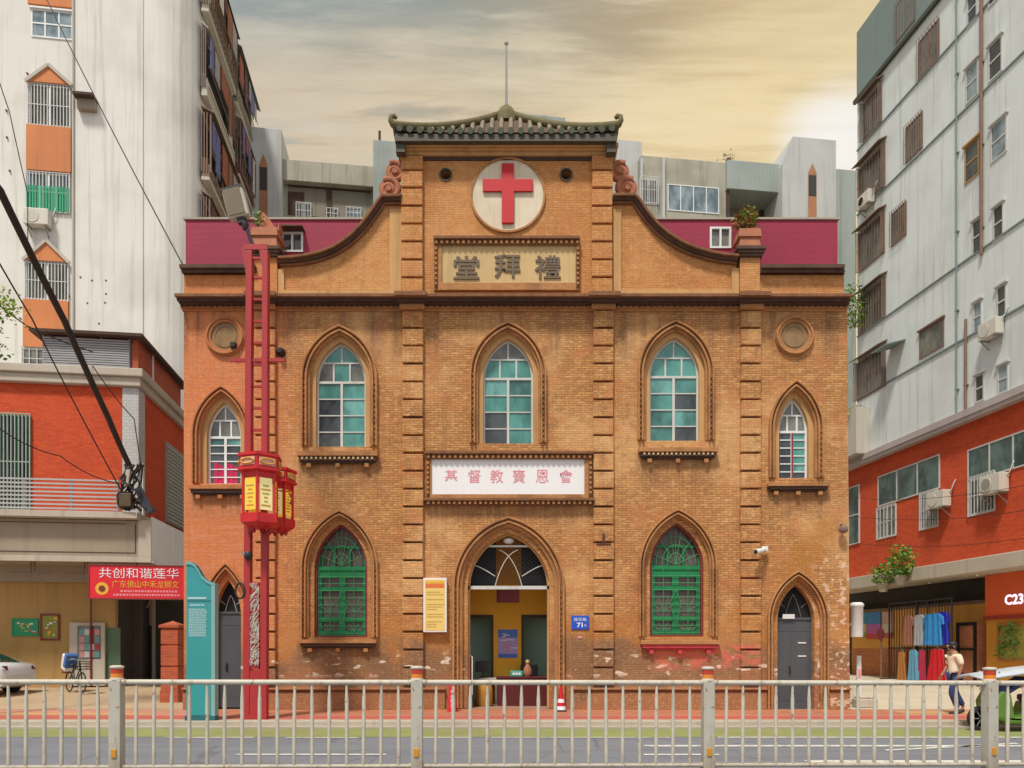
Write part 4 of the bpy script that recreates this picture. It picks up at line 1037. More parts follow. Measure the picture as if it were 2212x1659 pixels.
def barred_window(fr, parent, x0, y0, x1, y1, pane=None, bars=0, frame=None, cols=2, rows=1, thin=False, rec=0.10, off=0.0, grille_mat=None, proud=0.06, hood=None, lintel=False):
    """window set into the plane of fr: frame and pane, with an outer cage of bars if asked."""
    a, b, z0, z1 = fr.rect(x0, y0, x1, y1, off)
    w = thing('window', None, None); w.parent = parent
    t = 0.055
    cw = (b - a) / cols; ch = (z1 - z0) / rows
    H = []
    for i in range(cols):
        for j in range(rows):
            H.append([(a + cw * i + (t if i == 0 else t / 2), z0 + ch * j + (t if j == 0 else t / 2)), (a + cw * (i + 1) - (t if i == cols - 1 else t / 2), z0 + ch * j + (t if j == 0 else t / 2)), (a + cw * (i + 1) - (t if i == cols - 1 else t / 2), z0 + ch * (j + 1) - (t if j == rows - 1 else t / 2)), (a + cw * i + (t if i == 0 else t / 2), z0 + ch * (j + 1) - (t if j == rows - 1 else t / 2))])
    mb = MB(); mb.slab([[(a, z0), (b, z0), (b, z1), (a, z1)]] + H, off - 0.035, off + 0.02); mb.build('frame', frame or m_bars, w)
    MB().box(a + .01, b - .01, off - .012, off - .004, z0 + .01, z1 - .01).build('pane', pane or m_darkpane, w)
    if lintel: MB().box(a - .06, b + .06, off - .10, off - .001, z1 + .003, z1 + .07).build('lintel', frame or m_bars, w)
    if bars:
        g = MB(); r = .010 if grille_mat is m_rust else .016
        for i in range(bars + 1):
            x = a + (b - a) * i / bars; g.box(x - r, x + r, off - proud - r, off - proud + r, z0 - .04, z1 + .04)
        for z in (z0 - .03, (z0 + z1) / 2, z1 + .03): g.box(a - .02, b + .02, off - proud - r * 1.3, off - proud - r, z - r, z + r)
        if proud > .15:
            for z in (z0, z1):
                for x in (a, b): g.box(x - r, x + r, off - proud, off, z - r, z + r)
            for k in range(1, 4): g.box(a - r, a + r, off - proud * k / 4 - r, off - proud * k / 4 + r, z0, z1); g.box(b - r, b + r, off - proud * k / 4 - r, off - proud * k / 4 + r, z0, z1)
        g.build('grille', grille_mat or m_bars, w)
    if hood:
        mb = MB(); mb.add([(a - .1, off, z1 + .22), (b + .1, off, z1 + .22), (b + .1, off - hood, z1 + .02), (a - .1, off - hood, z1 + .02), (a - .1, off, z1 + .26), (b + .1, off, z1 + .26), (b + .1, off - hood, z1 + .06), (a - .1, off - hood, z1 + .06)], [(0, 1, 2, 3), (7, 6, 5, 4), (3, 2, 6, 7), (0, 3, 7, 4), (1, 5, 6, 2)])
        mb.build('awning', m_rust, w)
    return w
# one outdoor air-conditioner, copied where the photo shows one
def make_ac(label):
    t = thing('air_conditioner', label, 'air conditioner', group='outdoor air-conditioner units')
    mb = MB(); mb.box(-.42, .42, -.32, 0, 0, .58); mb.build('casing', m_ac, t, bevel=.02)
    mb = MB(); mb.lathe([(.245, 0), (.245, .012)], (-.13, -.322, .29), 24, 'Y'); mb.build('fan_guard', m_acgrille, t)
    f = MB()
    for k in range(5): f.lathe([(.05 + .045 * k, 0), (.056 + .045 * k, .012), (.05 + .045 * k, .02)], (-.13, -.336, .29), 20, 'Y')
    f.build('guard_rings', m_ac, t)
    mb = MB()
    for x in (-.3, .3): mb.box(x - .02, x + .02, -.36, .04, -.05, -.002); mb.bar((x, .03, -.32), (x, -.3, -.04), .03)
    mb.build('bracket', m_steel, t)
    mb = MB(); mb.tube([(.36, -.1, .45), (.5, -.06, .55), (.55, .0, .8), (.55, .1, .95)], .02, 6); mb.build('hose', m_bars, t)
    return t
_ac = None
def ac(label, fr, x, y, off=0.0, scale=1.0):
    global _ac
    s_, z = fr.at(x, y, off)
    loc = fr.world(s_, off - .06, z - .28)
    if _ac is None: _ac = make_ac(label); o = _ac
    else: o = copy_tree(_ac); o['label'] = label
    o.location = loc; o.rotation_euler = (0, 0, fr.ang); o.scale = (scale,) * 3
    return o
def on(fr, name, label, cat, s_, off, z, group=None):
    return thing(name, label, cat, fr.world(s_, off, z), fr.ang, group)
def leafy(name, label, cat, loc, rx, rz, n, size, mats, stem=None, pot=None, seed=1, droop=0.0, group=None):
    t = thing(name, label, cat, loc, group=group); rng = random.Random(seed)
    mb = MB()
    for i in range(n):
        u = rng.uniform(0, 1) ** .5; a = rng.uniform(0, 6.283); h = rng.uniform(-1, 1)
        p = (rx * u * math.cos(a) * math.sqrt(1 - h * h * .7), rx * u * math.sin(a) * math.sqrt(1 - h * h * .7), rz * (h + 1) / 2 * rng.uniform(.7, 1.15))
        mb.mat(rng.choice(range(len(mats)))); mb.leaf(p, size * rng.uniform(.6, 1.3), rng, droop)
    mb.build('foliage', mats, t)
    mb = MB()
    for i in range(5): a = rng.uniform(0, 6.28); mb.tube([(0, 0, -.05), (rx * .4 * math.cos(a), rx * .4 * math.sin(a), rz * .4), (rx * .7 * math.cos(a), rx * .7 * math.sin(a), rz * .75)], [.02, .012, .006], 5)
    mb.build('stem', m_bark, t)
    if pot:
        mb = MB(); mb.lathe([(pot * .7, -pot * 1.4), (pot, 0), (pot * 1.08, 0), (pot * 1.08, .04), (pot * .9, .04), (pot * .88, -.02)], (0, 0, 0), 16); mb.build('pot', m_fascia_l, t)
    return t

# -------- white apartment tower on the left
TF = Frame((-13.32, 31.0), ANG); TSF = Frame((-13.32, 31.0), ANG + R(90))
tower = thing('apartment_tower', 'tall white apartment tower with orange gabled window column, left of the church', 'building', (TF.O[0], TF.O[1], 0), ANG)
TZ = 32.75
def plan(pts, z0, z1, name, mat, parent, smooth_idx=()):
    mb = MB(); n = len(pts)
    mb.add([(x, y, z0) for x, y in pts] + [(x, y, z1) for x, y in pts], [(i, (i + 1) % n, n + (i + 1) % n, n + i) for i in range(n)], False)
    mb.add([(x, y, z1) for x, y in pts], [tuple(range(n))])
    return mb.build(name, mat, parent)
rad = 1.7
corner = [(-rad + rad * math.sin(R(9 * i)), rad - rad * math.cos(R(9 * i))) for i in range(11)]
wall_pts = [(-17, 0.0)] + corner + [(0.0, 11.2), (-17, 11.2)]
plan(wall_pts, 0, TZ, 'wall', m_stucco, tower)
MB().box(-17.1, .02, 1.7, 11.3, TZ, TZ + .35).build('roof_parapet', m_stucco, tower)
a, b, _, _ = TF.rect(160, 100, 310, 700)
mb = MB(); mb.box(a + .02, b, -.05, .2, 0, TZ - .01); mb.build('wall_panel', m_stucco, tower, bevel=.02)
for x0, y0, x1, y1, nm in ((62, -30, 158, 16, 'o'), (59, 275, 155, 372, 'o'), (52, 650, 149, 752, 'o')):
    a, b, z0, z1 = TF.rect(x0, y0, x1, y1); MB().box(a, b, -.10, .02, z0, z1).build('spandrel_panel', m_orange, tower)
for x0, x1, yb, ya in ((62, 154, 183, 147), (57, 149, 566, 525)):
    a, b, z0, z1 = TF.rect(x0, ya, x1, yb); c = (a + b) / 2
    MB().slab([[(a, z0), (b, z0), (c, z1)]], -.12, .02).build('gable_panel', m_orange, tower)
    mb = MB(); mb.bar((a - .08, -.15, z0 - .05), (c, -.15, z1 + .04), .07, .12); mb.bar((b + .08, -.15, z0 - .05), (c, -.15, z1 + .04), .07, .12); mb.build('gable_trim', m_stucco_t, tower)
barred_window(TF, tower, 68, 24, 158, 84, m_bluepane, 0, m_wwhite, 3, 2, lintel=True)
barred_window(TF, tower, 62, 186, 153, 274, m_greypane, 13, m_wwhite, 2, 1)
barred_window(TF, tower, 58, 376, 152, 458, m_bluepane, 13, m_wwhite, 2, 2)
barred_window(TF, tower, 56, 568, 149, 649, m_greypane, 13, m_wwhite, 2, 1)
barred_window(TF, tower, 49, 754, 147, 800, m_greypane, 6, m_wwhite, 2, 1)
a, b, z0, z1 = TF.rect(58, 405, 152, 459)
mb = MB()
for i in range(16): x = a + (b - a) * (i + .5) / 16; mb.box(x - .035, x + .035, -.085 - .012 * (i % 2), -.07, z0, z1)
mb.build('green_screen', M('green_sheet', (0.02, 0.34, 0.16), 0.5, 0.15, 4.0), tower)
ac('white air conditioner under the green-screened window of the left tower', TF, 88, 481, 0.0, 1.12)
a, b, z0, z1 = TF.rect(170, 219, 212, 245)
mb = MB(); mb.box(a - .02, b + .02, -.55, -.001, z1 - .10, z1); mb.build('concrete_ledge', m_darkbrown, tower); MB().box(a + .05, b - .02, -.30, -.05, z0, z1 - .101).build('vent_box', m_acgrille, tower)
for x in (160,):
    s_, _ = TF.at(x, 400); mb = MB(); mb.tube([(s_, -.08, 1), (s_, -.08, TZ)], .035 if x > 200 else .05, 6); mb.build('downpipe', m_stucco_t, tower)
mb = MB(); rng = random.Random(4)
for x, y in ((15, 240), (22, 370), (16, 298), (230, 607), (200, 607), (175, 600), (230, 636), (228, 655), (190, 656), (215, 700), (150, 640), (60, 160)):
    s_, z = TF.at(x, y); MB().box(s_ - .03, s_ + .03, -.07, -.001, z - .025, z + .025).build('wall_hook', m_darkbrown, tower)
# caged balconies down the tower's right-hand side
bal = [(1.0, 5.9), (6.5, 10.9)]
cols_ = [M('washing_' + n, c, 0.9, 0.2) for n, c in (('maroon', (0.13, 0.05, 0.05)), ('blue', (0.13, 0.14, 0.29)), ('rust', (0.26, 0.12, 0.06)), ('grey', (0.33, 0.30, 0.31)), ('red', (0.30, 0.09, 0.055)), ('white', (0.6, 0.57, 0.52)))]
rng = random.Random(11)
RM = Matrix.Rotation(R(90), 4, 'Z')
def side(o):      # built in the side wall's own coordinates, hung on the tower
    o.parent = tower; o.rotation_euler = (0, 0, R(90)); return o
fl = 3.65
for k in range(8):
    z0 = TZ - fl * (k + 1) + .2
    if z0 < 4: break
    for j, (s0, s1) in enumerate(bal):
        bay = thing('balcony', None, None); side(bay)
        pr = rng.uniform(.22, .42)
        mb = MB(); mb.box(s0, s1, -pr, -.001, z0 - .14, z0); mb.build('balcony_slab', m_stucco_t, bay)
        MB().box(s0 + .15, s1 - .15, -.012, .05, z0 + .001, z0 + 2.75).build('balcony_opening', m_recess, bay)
        low = MB(); low.box(s0, s1, -pr, -pr + .06, z0 + .001, z0 + rng.uniform(.5, 1.0)); low.box(s0, s0 + .06, -pr + .06, -.02, z0 + .001, z0 + .8)
        low.build('balcony_parapet', rng.choice([m_stucco_t, m_rust, m_stucco, m_recess2, cols_[0], m_stucco_t]), bay)
        g = MB(); nb = rng.choice([0, 5, 9, 14]); y = -pr - .05
        for i in range(nb + 1 if nb else 0):
            s_ = s0 + (s1 - s0) * i / nb; g.box(s_ - .02, s_ + .02, y - .03, y + .03, z0 + .2, z0 + 2.75)
        for i in range(3): g.box(s0 - .05, s0 - .001, -pr * i / 3 - .04, -pr * i / 3, z0 + .2, z0 + 2.75)
        for z in (z0 + .2, z0 + 1.1, z0 + 1.9, z0 + 2.75): g.box(s0 - .05, s1, y - .05, y - .031, z - .03, z + .03)
        g.build('cage', m_rust, bay)
        aw = MB(); h = z0 + 2.72; d = pr + rng.uniform(.05, .30)
        aw.add([(s0 - .1, 0, h + .25), (s1 + .1, 0, h + .25), (s1 + .1, -d, h - .02), (s0 - .1, -d, h - .02), (s0 - .1, 0, h + .30), (s1 + .1, 0, h + .30), (s1 + .1, -d, h + .03), (s0 - .1, -d, h + .03)], [(3, 2, 1, 0), (4, 5, 6, 7), (3, 7, 6, 2), (0, 4, 7, 3), (1, 2, 6, 5)])
        aw.build('awning', rng.choice([m_rust, m_darkbrown, m_parapet_g, m_stucco_t]), bay)
        wsh = MB(); s_ = s0 + .1
        while s_ < s1 - .5:
            w_ = rng.uniform(.35, .9); hh = rng.uniform(.7, 1.9); y = -pr - rng.uniform(.09, .16); wsh.mat(rng.randrange(6))
            wsh.box(s_, s_ + w_, y - .02, y + .02, z0 + 2.5 - hh, z0 + 2.5); s_ += w_ + rng.uniform(.02, .3)
        wsh.build('washing', cols_, bay)
# -------- long rear building
BF = Frame((-10.7, 42.0), ANG)
rear = thing('rear_block', 'weathered grey block of flats rising behind the church roof', 'building', (BF.O[0], BF.O[1], 0), ANG)
def bslab(name, mat, x0, y0, x1, y1, o0, o1, zb=0.0, parent=None):
    a, b, z0, z1 = BF.rect(x0, y0, x1, y1, o0)
    return MB().box(a, b, o0, o1, zb if zb is not None else z0, z1).build(name, mat, parent or rear, bevel=.03)
bslab('stair_tower', m_rear_w, 540, 276, 608, 480, -.9, 6)
bslab('wall', m_rear, 611, 398, 808, 480, .0, 8)
bslab('roof_band', m_rear, 611, 351, 808, 396, -.5, 8, None)
bslab('lift_tower', m_rear_t, 806, 304, 872, 480, -.5, 6)
bslab('wall', m_rear, 872, 325, 1340, 480, .3, 8)
bslab('lift_tower', m_rear_w, 1334, 303, 1387, 480, .6, 5)
bslab('wall', m_rear, 1384, 343, 1571, 480, .0, 8)
bslab('roof_band', m_rear_t, 1571, 350, 1700, 412, -.3, 8, None)
bslab('wall', m_recess2, 1571, 412, 1702, 480, 1.6, 8)
bslab('wall', m_rear_t, 1800, 366, 1850, 480, 1.0, 8)
bslab('roof_box', m_rear_t, 1118, 249, 1221, 330, 3.0, 6, None)
a, b, z0, z1 = BF.rect(1690, 298, 1806, 480, -.8); c1 = BF.at(1713, 300, -.8)[0]
mb = MB(); zz = BF.at(1700, 355, -.8)[1]
mb.slab([[(a, 0), (b, 0), (b, z1), (c1, z1), (a, zz)]], -.8, 6); mb.build('stair_tower', m_rear_w, rear)
# recesses, windows, drain pipes
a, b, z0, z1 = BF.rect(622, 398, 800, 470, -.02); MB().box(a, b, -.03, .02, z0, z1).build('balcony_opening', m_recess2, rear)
mb = MB(); mb.box(a, b, -.12, -.031, z1 - .32, z1); mb.box((a + b) / 2 - .15, (a + b) / 2 + .15, -.10, -.032, z0, z1 - .321); mb.box(a, a + .9, -.06, -.033, z0, z1 - .6); mb.build('balcony_beam', m_darkbrown, rear)
barred_window(BF, rear, 640, 440, 672, 472, m_darkpane, 5, m_steel, off=-.06); barred_window(BF, rear, 706, 452, 730, 472, m_darkpane, 3, m_steel, off=-.06); barred_window(BF, rear, 748, 450, 780, 472, m_bluepane, 4, m_steel, off=-.06)
barred_window(BF, rear, 1442, 402, 1553, 459, m_bluepane, 0, m_wwhite, 4, 1)
barred_window(BF, rear, 1381, 388, 1420, 442, m_greypane, 8, m_bars, proud=.25)
for x in (1432, 1571, 1385): s_, z = BF.at(x, 345); MB().box(s_ - .08, s_ + .08, -.16, -.001, 10, z).build('drain_pipe', m_rear_w if x != 1571 else m_darkbrown, rear)
for x0, x1 in ((1746, 1764), (560, 578)):
    o = -.81 if x0 > 1000 else -.91
    a, b, z0, z1 = BF.rect(x0, 352 if x0 > 1000 else 332, x1, 480, o); c = (a + b) / 2
    mb = MB(); mb.mat(0); mb.slab([[(a, z0), (b, z0), (b, z1 - .6), (c, z1), (a, z1 - .6)]], o - .004, o + .01)
    mb.mat(1); mb.box(a + .03, b - .03, o - .02, o - .005, z1 - 2.0, z1 - .75); mb.build('arched_niche', [M('faded_orange', (0.44, 0.20, 0.10), 0.85, 0.2, 1.5, 0.5, (0.2, 0.12, 0.08)), m_recess], rear)
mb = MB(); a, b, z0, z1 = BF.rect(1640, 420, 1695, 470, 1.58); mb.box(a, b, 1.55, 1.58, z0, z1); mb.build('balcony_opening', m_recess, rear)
for n_, x, y in ((3, 840, 285), ):
    s_, z = BF.at(x - 20, 304); mb = MB(); mb.tube([(s_, 0, z), (s_, 0, z + .55)], .07, 8); mb.build('vent_pipe', m_darkbrown, rear)
s_, z = BF.at(1580, 348); leafy('rooftop_weed', 'spindly weeds sprouting on the rear parapet', 'plant', BF.world(s_, .5, z), .8, .7, 60, .16, [m_bark, m_leaf3], seed=5)

# -------- right-hand apartment block
RF = Frame((17.0, 28.0), R(-90) + ANG)
right = thing('apartment_block', 'pale green-white apartment block with red brick lower floor, right of the church', 'building', (RF.O[0], RF.O[1], 0), RF.ang)
s_far = RF.at(1852, 400)[0]; s_near = 5.5
zl1 = RF.at(2075, 896)[1]; zl0 = zl1 - .42
zpar = (RF.at(1859, 207)[1] + RF.at(2034, 0)[1]) / 2; ztop = RF.at(1858, 62)[1]
MB().box(s_far, s_near, 0, 12, zl1, zpar).build('wall', m_stucco_r, right)
MB().box(s_far - .02, s_near + .02, -.02, 12.02, zpar, ztop).build('parapet', m_parapet_g, right)
MB().box(s_far - .1, s_near + .1, -.16, -.02, zpar - .08, zpar + .09).build('string_course', M('dark_green_band', (0.065, 0.075, 0.055), 0.85, 0.2), right)
for q, (x, y) in enumerate(((1909, 262), (1909, 410), (1921, 680), (1921, 824))):
    z = RF.at(x, y)[1]; MB().box(s_far + .01 * q, s_near - (2.2 if q in (1, 3) else .3), -.05, -.0005, z - .03, z + .03).build('floor_line', m_parapet_g, right)
c3 = RF.at(2128, 300)[0]
mb = MB(); mb.box(s_far - 2.2, s_far, 2.2, 12, 0, ztop - 3.0); mb.build('end_wing', m_rear_w, right)
mb = MB(); mb.box(s_far - .06, s_far - .001, 1.0, 12, zl1 + .1, ztop - .1); mb.build('end_wall', m_stucco_r, right)
# red floor
MB().box(s_far - .9, s_near, .02, 12, 4.3, zl0).build('brick_wall', m_redbrick, right)
MB().box(s_far - 1.0, s_near + .05, -.30, 12, zl0, zl1 - .001).build('ledge', m_ledge, right)
MB().box(s_far - 1.0, s_near + .05, -.34, -.301, zl0 + .15, zl0 + .19).build('ledge_groove', m_ledge, right)
bw = lambda *a, **k: barred_window(RF, right, *a, **k)
for (x0, x1, yc, h) in ((1936, 1979, 26, 84), (1984, 2030, 107, 84), (1957, 1994, 297, 78), (1926, 1959, 484, 72)):
    bw(x0, yc - h / 2, x1, yc + h / 2, m_greypane, 7, m_rust, grille_mat=m_rust, proud=.10)
for (x0, x1, yc, h) in ((1866, 1906, 243, 84), (1859, 1913, 383, 92), (1858, 1912, 524, 86), (1864, 1914, 661, 84), (1853, 1914, 808, 84)):
    bw(x0, yc - h / 2, x1, yc + h / 2, m_greypane, 9, m_rust, grille_mat=m_rust, proud=.22, hood=.4)
for i, (x0, x1, yc, h) in enumerate(((2087, 2114, 176, 76), (2136, 2166, 127, 78), (2085, 2116, 347, 80), (2141, 2176, 300, 80), (2101, 2120, 511, 74), (2146, 2169, 481, 76), (2103, 2122, 684, 66), (2154, 2175, 651, 70), (2107, 2127, 838, 60), (2156, 2179, 818, 62), (2090, 2112, 18, 66), (2136, 2160, -30, 70))):
    bw(x0, yc - h / 2, x1, yc + h / 2, m_darkpane if i % 3 else m_bluepane, 0, m_bars if i != 2 else m_mustard, 1, 2, lintel=True)
bw(1987, 702, 2040, 762, m_greypane, 0, m_rust, 2, 1, lintel=True)
bw(1833, 1050, 1857, 1176, m_slatepane, 0, m_bars, 1, 2)
bw(1897, 1005, 2031, 1075, m_slatepane, 0, m_bars, 3, 1, off=.02); bw(1896, 1094, 1937, 1160, m_greypane, 5, m_bars, 2, 1, off=.02)
bw(1989, 1062, 2028, 1140, m_darkpane, 8, m_bars, 2, 1, off=.02)
bw(2091, 945, 2245, 1020, m_slatepane, 0, m_bars, 3, 1, off=.02); bw(2094, 1026, 2151, 1108, m_darkpane, 8, m_bars, 2, 1, off=.02)
for (x, y, q) in ((2070, 400, 0), (2124, 250, 1), (2090, 770, 2)):
    s_, _ = RF.at(x, y); z0, z1 = ((zl1, ztop), (RF.at(2128, 548)[1], ztop), (zl1, RF.at(2090, 690)[1]))[q]
    mb = MB(); mb.tube([(s_, -.08, z0), (s_, -.08, z1)], (.03, .06, .05)[q], 6)
    z = z0 + 1
    while z < z1: mb.box(s_ - .07, s_ + .07, -.10, -.001, z - .02, z + .02); z += 3.0
    mb.build('drain_pipe', m_parapet_g if q == 0 else m_rust, right)
s_, z = RF.at(1940, 757); mb = MB(); mb.add([(s_ - .5, -.01, z + .25), (s_ + .5, -.01, z + .25), (s_ + .5, -.9, z), (s_ - .5, -.9, z), (s_ - .5, -.01, z + .30), (s_ + .5, -.01, z + .30), (s_ + .5, -.9, z + .05), (s_ - .5, -.9, z + .05)], [(3, 2, 1, 0), (4, 5, 6, 7), (3, 7, 6, 2), (0, 4, 7, 3), (1, 2, 6, 5)]); mb.build('awning', m_parapet_g, right)
ac('white air conditioner beside the barred red-wall window nearest the church', RF, 2040, 1082, .02, 1.1)
ac('white air conditioner under the wide red-wall window, nearest the street', RF, 2160, 1050, .02, 1.15)
ac('yellowed air conditioner high on the pale block between narrow windows', RF, 2152, 713)
ac('dingy air conditioner below a caged window high on the pale block', RF, 1880, 434)
# small walled balcony where the red floor meets the church
a, b, z0, z1 = RF.rect(1850, 890, 1890, 960, -.6)
mb = MB(); mb.box(s_far - .8, s_far + 1.0, -.7, -.001, zl1 + .001, zl1 + 2.1); mb.build('walled_balcony', m_stucco_t, right)
s_, z = s_far + .3, zl1 + 2.1
leafy('trailing_weed', 'dry weeds along the top of the walled balcony', 'plant', RF.world(s_, -.5, z - .25), .7, .45, 110, .16, [m_leaf3, m_leaf2], seed=8)
s_, z = RF.at(1856, 660, -.4); leafy('balcony_plant', 'yellow-green bush hanging from a caged balcony of the pale block', 'plant', RF.world(s_ - .2, -.5, z - .9), .62, 1.9, 420, .16, [m_leaf2, m_leaf], seed=9)
# ground floor: canopy, shop recess, orange band, brick pillar
co = -1.5
zc1 = RF.at(2090, 1207, co)[1]; zc0 = zc1 - .52
mb = MB(); mb.box(s_far - 1.4, s_near + .2, co, .018, zc0, zc1); mb.build('canopy', m_fascia_l, right, bevel=.03)
MB().box(s_far - .9, s_near, .021, .5, zc1, 4.3 - .001 if zc1 < 4.2 else zc1 + .01).build('brick_wall', m_redbrick, right)
zo = RF.at(2060, 1302)[1]
MB().box(s_far - 4.0, s_near, .60, .7, 0, zc0 + .3).build('shop_back', m_recess, right)
m_shoporange = M('orange_shop_wall', (0.80, 0.40, 0.08), 0.8, 0.15, 2.0, 0.3, (0.3, 0.1, 0.03))
MB().box(s_far - .9, s_near, .30, .42, 1.55, zo).build('shop_band', m_shoporange, right)
mb = MB(); mb.box(s_far - .9, s_near, .28, .43, 0, 1.549); mb.build('shop_base_wall', Brick('shop_brick', (0.68, 0.25, 0.10), (0.55, 0.18, 0.07), (0.36, 0.18, 0.10)), right)
a, b, z0, z1 = RF.rect(2082, 1350, 2124, 1475, -.2)
MB().box(a + .06, b - .06, -.45, .27, 0, z1).build('brick_pillar', Brick('pillar_brick', (0.74, 0.24, 0.09), (0.60, 0.17, 0.06), (0.45, 0.30, 0.20), 0.24, 0.075, 0.010), right)
mb = MB(); mb.slab([[(a, 0), (b, 0), (b, z1 + .1), (a, z1 + .1)], [(a + .10, .1), (b - .10, .1), (b - .10, z1 - .02), (a + .10, z1 - .02)]], -.52, -.455); mb.box(a + .1, b - .1, -.515, -.46, 1.5, 1.57); mb.build('pillar_frame', m_black, right)
mb = MB(); z = zo + .02
mb.box(s_far - .5, b + .3, .25, .299, z - .10, z + .02); mb.build('shop_beam', m_rust, right)
# lamps under the canopy
def lamp(label, x, y, d):
    s_, z = RF.at(x, y, d)
    t = on(RF, 'canopy_lamp', label, 'lamp', s_, d, z, 'lamps hung under the canopy')
    mb = MB(); mb.lathe([(.26, 0), (.22, .05), (.07, .15), (.05, .22)], (0, 0, 0), 18); mb.build('lamp_shade', m_fascia_l, t)
    mb = MB(); mb.tube([(0, 0, .2), (0, 0, zc0 - z)], .02, 6); mb.build('rod', m_black, t)
    mb = MB(); mb.lathe([(.03, .04), (.06, -.01), (.04, -.06), (.01, -.08)], (0, 0, 0), 12, ); mb.build('bulb', m_whiteplas, t)
lamp('white cone lamp under the canopy above the clothes rack', 2008, 1257, -.6)
lamp('bell-shaped lamp under the canopy beside the red shop sign', 2112, 1240, -.9)
# red shop sign and the orange shop front at the right edge
a, b, z0, z1 = RF.rect(2128, 1262, 2260, 1392, -.5)
sg = on(RF, 'shop_sign', 'red shop sign with glowing white figures at the right edge', 'sign', 0, 0, 0)
m_sign_red = M('orange_red_sign', (0.78, 0.12, 0.03), 0.6, 0.12, 1.2)
zsb = RF.at(2160, 1330, -.5)[1]
MB().box(a, b, -.5, .2, zsb, zc0 - .01).build('sign_board', m_sign_red, sg)
MB().box(a - .02, b, -.56, .2, zsb - .12, zsb - .001).build('sign_trim', M('dark_red_trim', (0.34, 0.03, 0.015), 0.6), sg)
m_glow = M('lit_white_letter', (0.95, 0.90, 0.95), 0.5, 0.02, 3.0, emit=1.0)
m_glowp = M('pink_letter_rim', (0.85, 0.35, 0.50), 0.5, 0.05, 3.0)
s0, zt_ = RF.at(2171, 1296, -.52)
lettering('C233', m_glowp, sg, s0 + .50, -.515, zt_, h=.40, w=1.06, bold=0.07, name='letter_rim'); lettering('C233', m_glow, sg, s0 + .50, -.53, zt_, h=.34, w=1.0, bold=0.02)
ps = on(RF, 'corner_shop', 'yellow-orange shop front with leafy window mural below the red sign', 'shop front', 0, 0, 0)
MB().box(a, b, -.45, .25, 0, zsb - .121).build('shop_wall', M('yellow_orange_wall', (0.62, 0.27, 0.03), 0.7, 0.12, 1.5), ps)
xa_, xb_, za_, zb_ = RF.rect(2160, 1350, 2260, 1425, -.46)
MB().box(xa_, xb_, -.48, -.451, za_, zb_).build('mural', M('leafy_mural', (0.36, 0.31, 0.06), 0.5, 0.6, 2.5), ps)
mb = MB(); mb.slab([[(xa_ - .08, za_ - .08), (xb_ + .08, za_ - .08), (xb_ + .08, zb_ + .08), (xa_ - .08, zb_ + .08)], [(xa_, za_), (xb_, za_), (xb_, zb_), (xa_, zb_)]], -.52, -.452); mb.build('mural_frame', M('amber_frame', (0.45, 0.16, 0.03), 0.6), ps)
mb = MB(); rng = random.Random(3)
for i in range(70): mb.leaf((xa_ + rng.uniform(.0, .9), -.56, za_ + rng.uniform(.05, zb_ - za_)), rng.uniform(.12, .3), rng)
mb.build('painted_leaves', m_leaf, ps)

# -------- left annex with canopy, railing and banner
AF = Frame((-12.77, 25.3), ANG)
annex = thing('annex', 'red brick two-storey annex with taupe canopy and silver railing at left', 'building', (AF.O[0], AF.O[1], 0), ANG)
zr0 = AF.at(150, 1112)[1]; zr1 = AF.at(150, 832)[1]; zf = AF.at(150, 795)[1]
cs = AF.at(265, 900)[0]; ce = AF.at(300, 900)[0]
MB().box(-9, cs, 0, 5.4, 4.0, zr1).build('brick_wall', m_redbrick, annex)
MB().box(cs, ce + .02, -.06, .55, 4.0, zr1).build('corner_pillar', m_tilecol, annex, bevel=.03)
MB().box(cs + .01, ce - .02, -.0 + .55, 5.41, 4.0, zr1).build('side_wall', m_redbrick, annex)
mb = MB(); mb.box(-9, ce + .12, -.20, 5.45, zr1, zr1 + .30); mb.box(-9, ce + .22, -.30, 5.5, zr1 + .30, zf); mb.build('roof_ledge', m_fascia_l, annex, bevel=.03)
# rooftop shed with louvres
s0, s1, z0, z1 = AF.rect(92, 728, 297, 803, .2)
shd = thing('rooftop_shed', None, None); shd.parent = annex
MB().box(s0, s1, 0.26, 4.9, zf + .001, z1 - .001).build('shed_wall', m_redbrick2, shd)
mb = MB(); n = 13
for i in range(n):
    z = zf + .10 + (z1 - zf - .2) * i / (n - 1); mb.box(s0 + .02, s1 - .25, .14, .24, z - .035, z + .02)
for f in (0, .33, .66, .985): x = s0 + (s1 - .25 - s0) * f; mb.box(x, x + .05, .20, .255, zf + .01, z1 - .01)
mb.build('louvre', M('grey_louvre', (0.36, 0.35, 0.36), 0.5, 0.15, 4.0), shd)
MB().box(s0, s1 - .2, .256, .259, zf + .01, z1 - .02).build('louvre_backing', m_darkpane, shd)
mb = MB(); mb.box(s0 - .3, s1 + .25, -.1, 5.2, z1, z1 + .10); mb.build('shed_roof', m_darkbrown, shd)
MB().tube([(s1 + .03, 1.6, zf), (s1 + .03, 1.6, z1)], .04, 6).build('downpipe', m_whiteplas, shd)
barred_window(AF, annex, -30, 896, 67, 1100, m_darkpane, 12, m_palegreen, 3, 2, proud=.08, grille_mat=M('green_grey_bars', (0.36, 0.40, 0.34), 0.6, 0.2, 5.0))
s_ = ce
mb = MB(); mb.box(s_ - .02, s_ + .05, 2.7, 4.7, 6.35, 9.4); mb.build('side_louvre', M('grey_green_louvre', (0.33, 0.34, 0.30), 0.6, 0.2, 3.0), annex)
mb = MB()
for i in range(20): mb.box(s_ + .05, s_ + .09, 2.75, 4.65, 6.42 + i * .145, 6.49 + i * .145)
mb.build('side_louvre_slats', m_alu, annex)
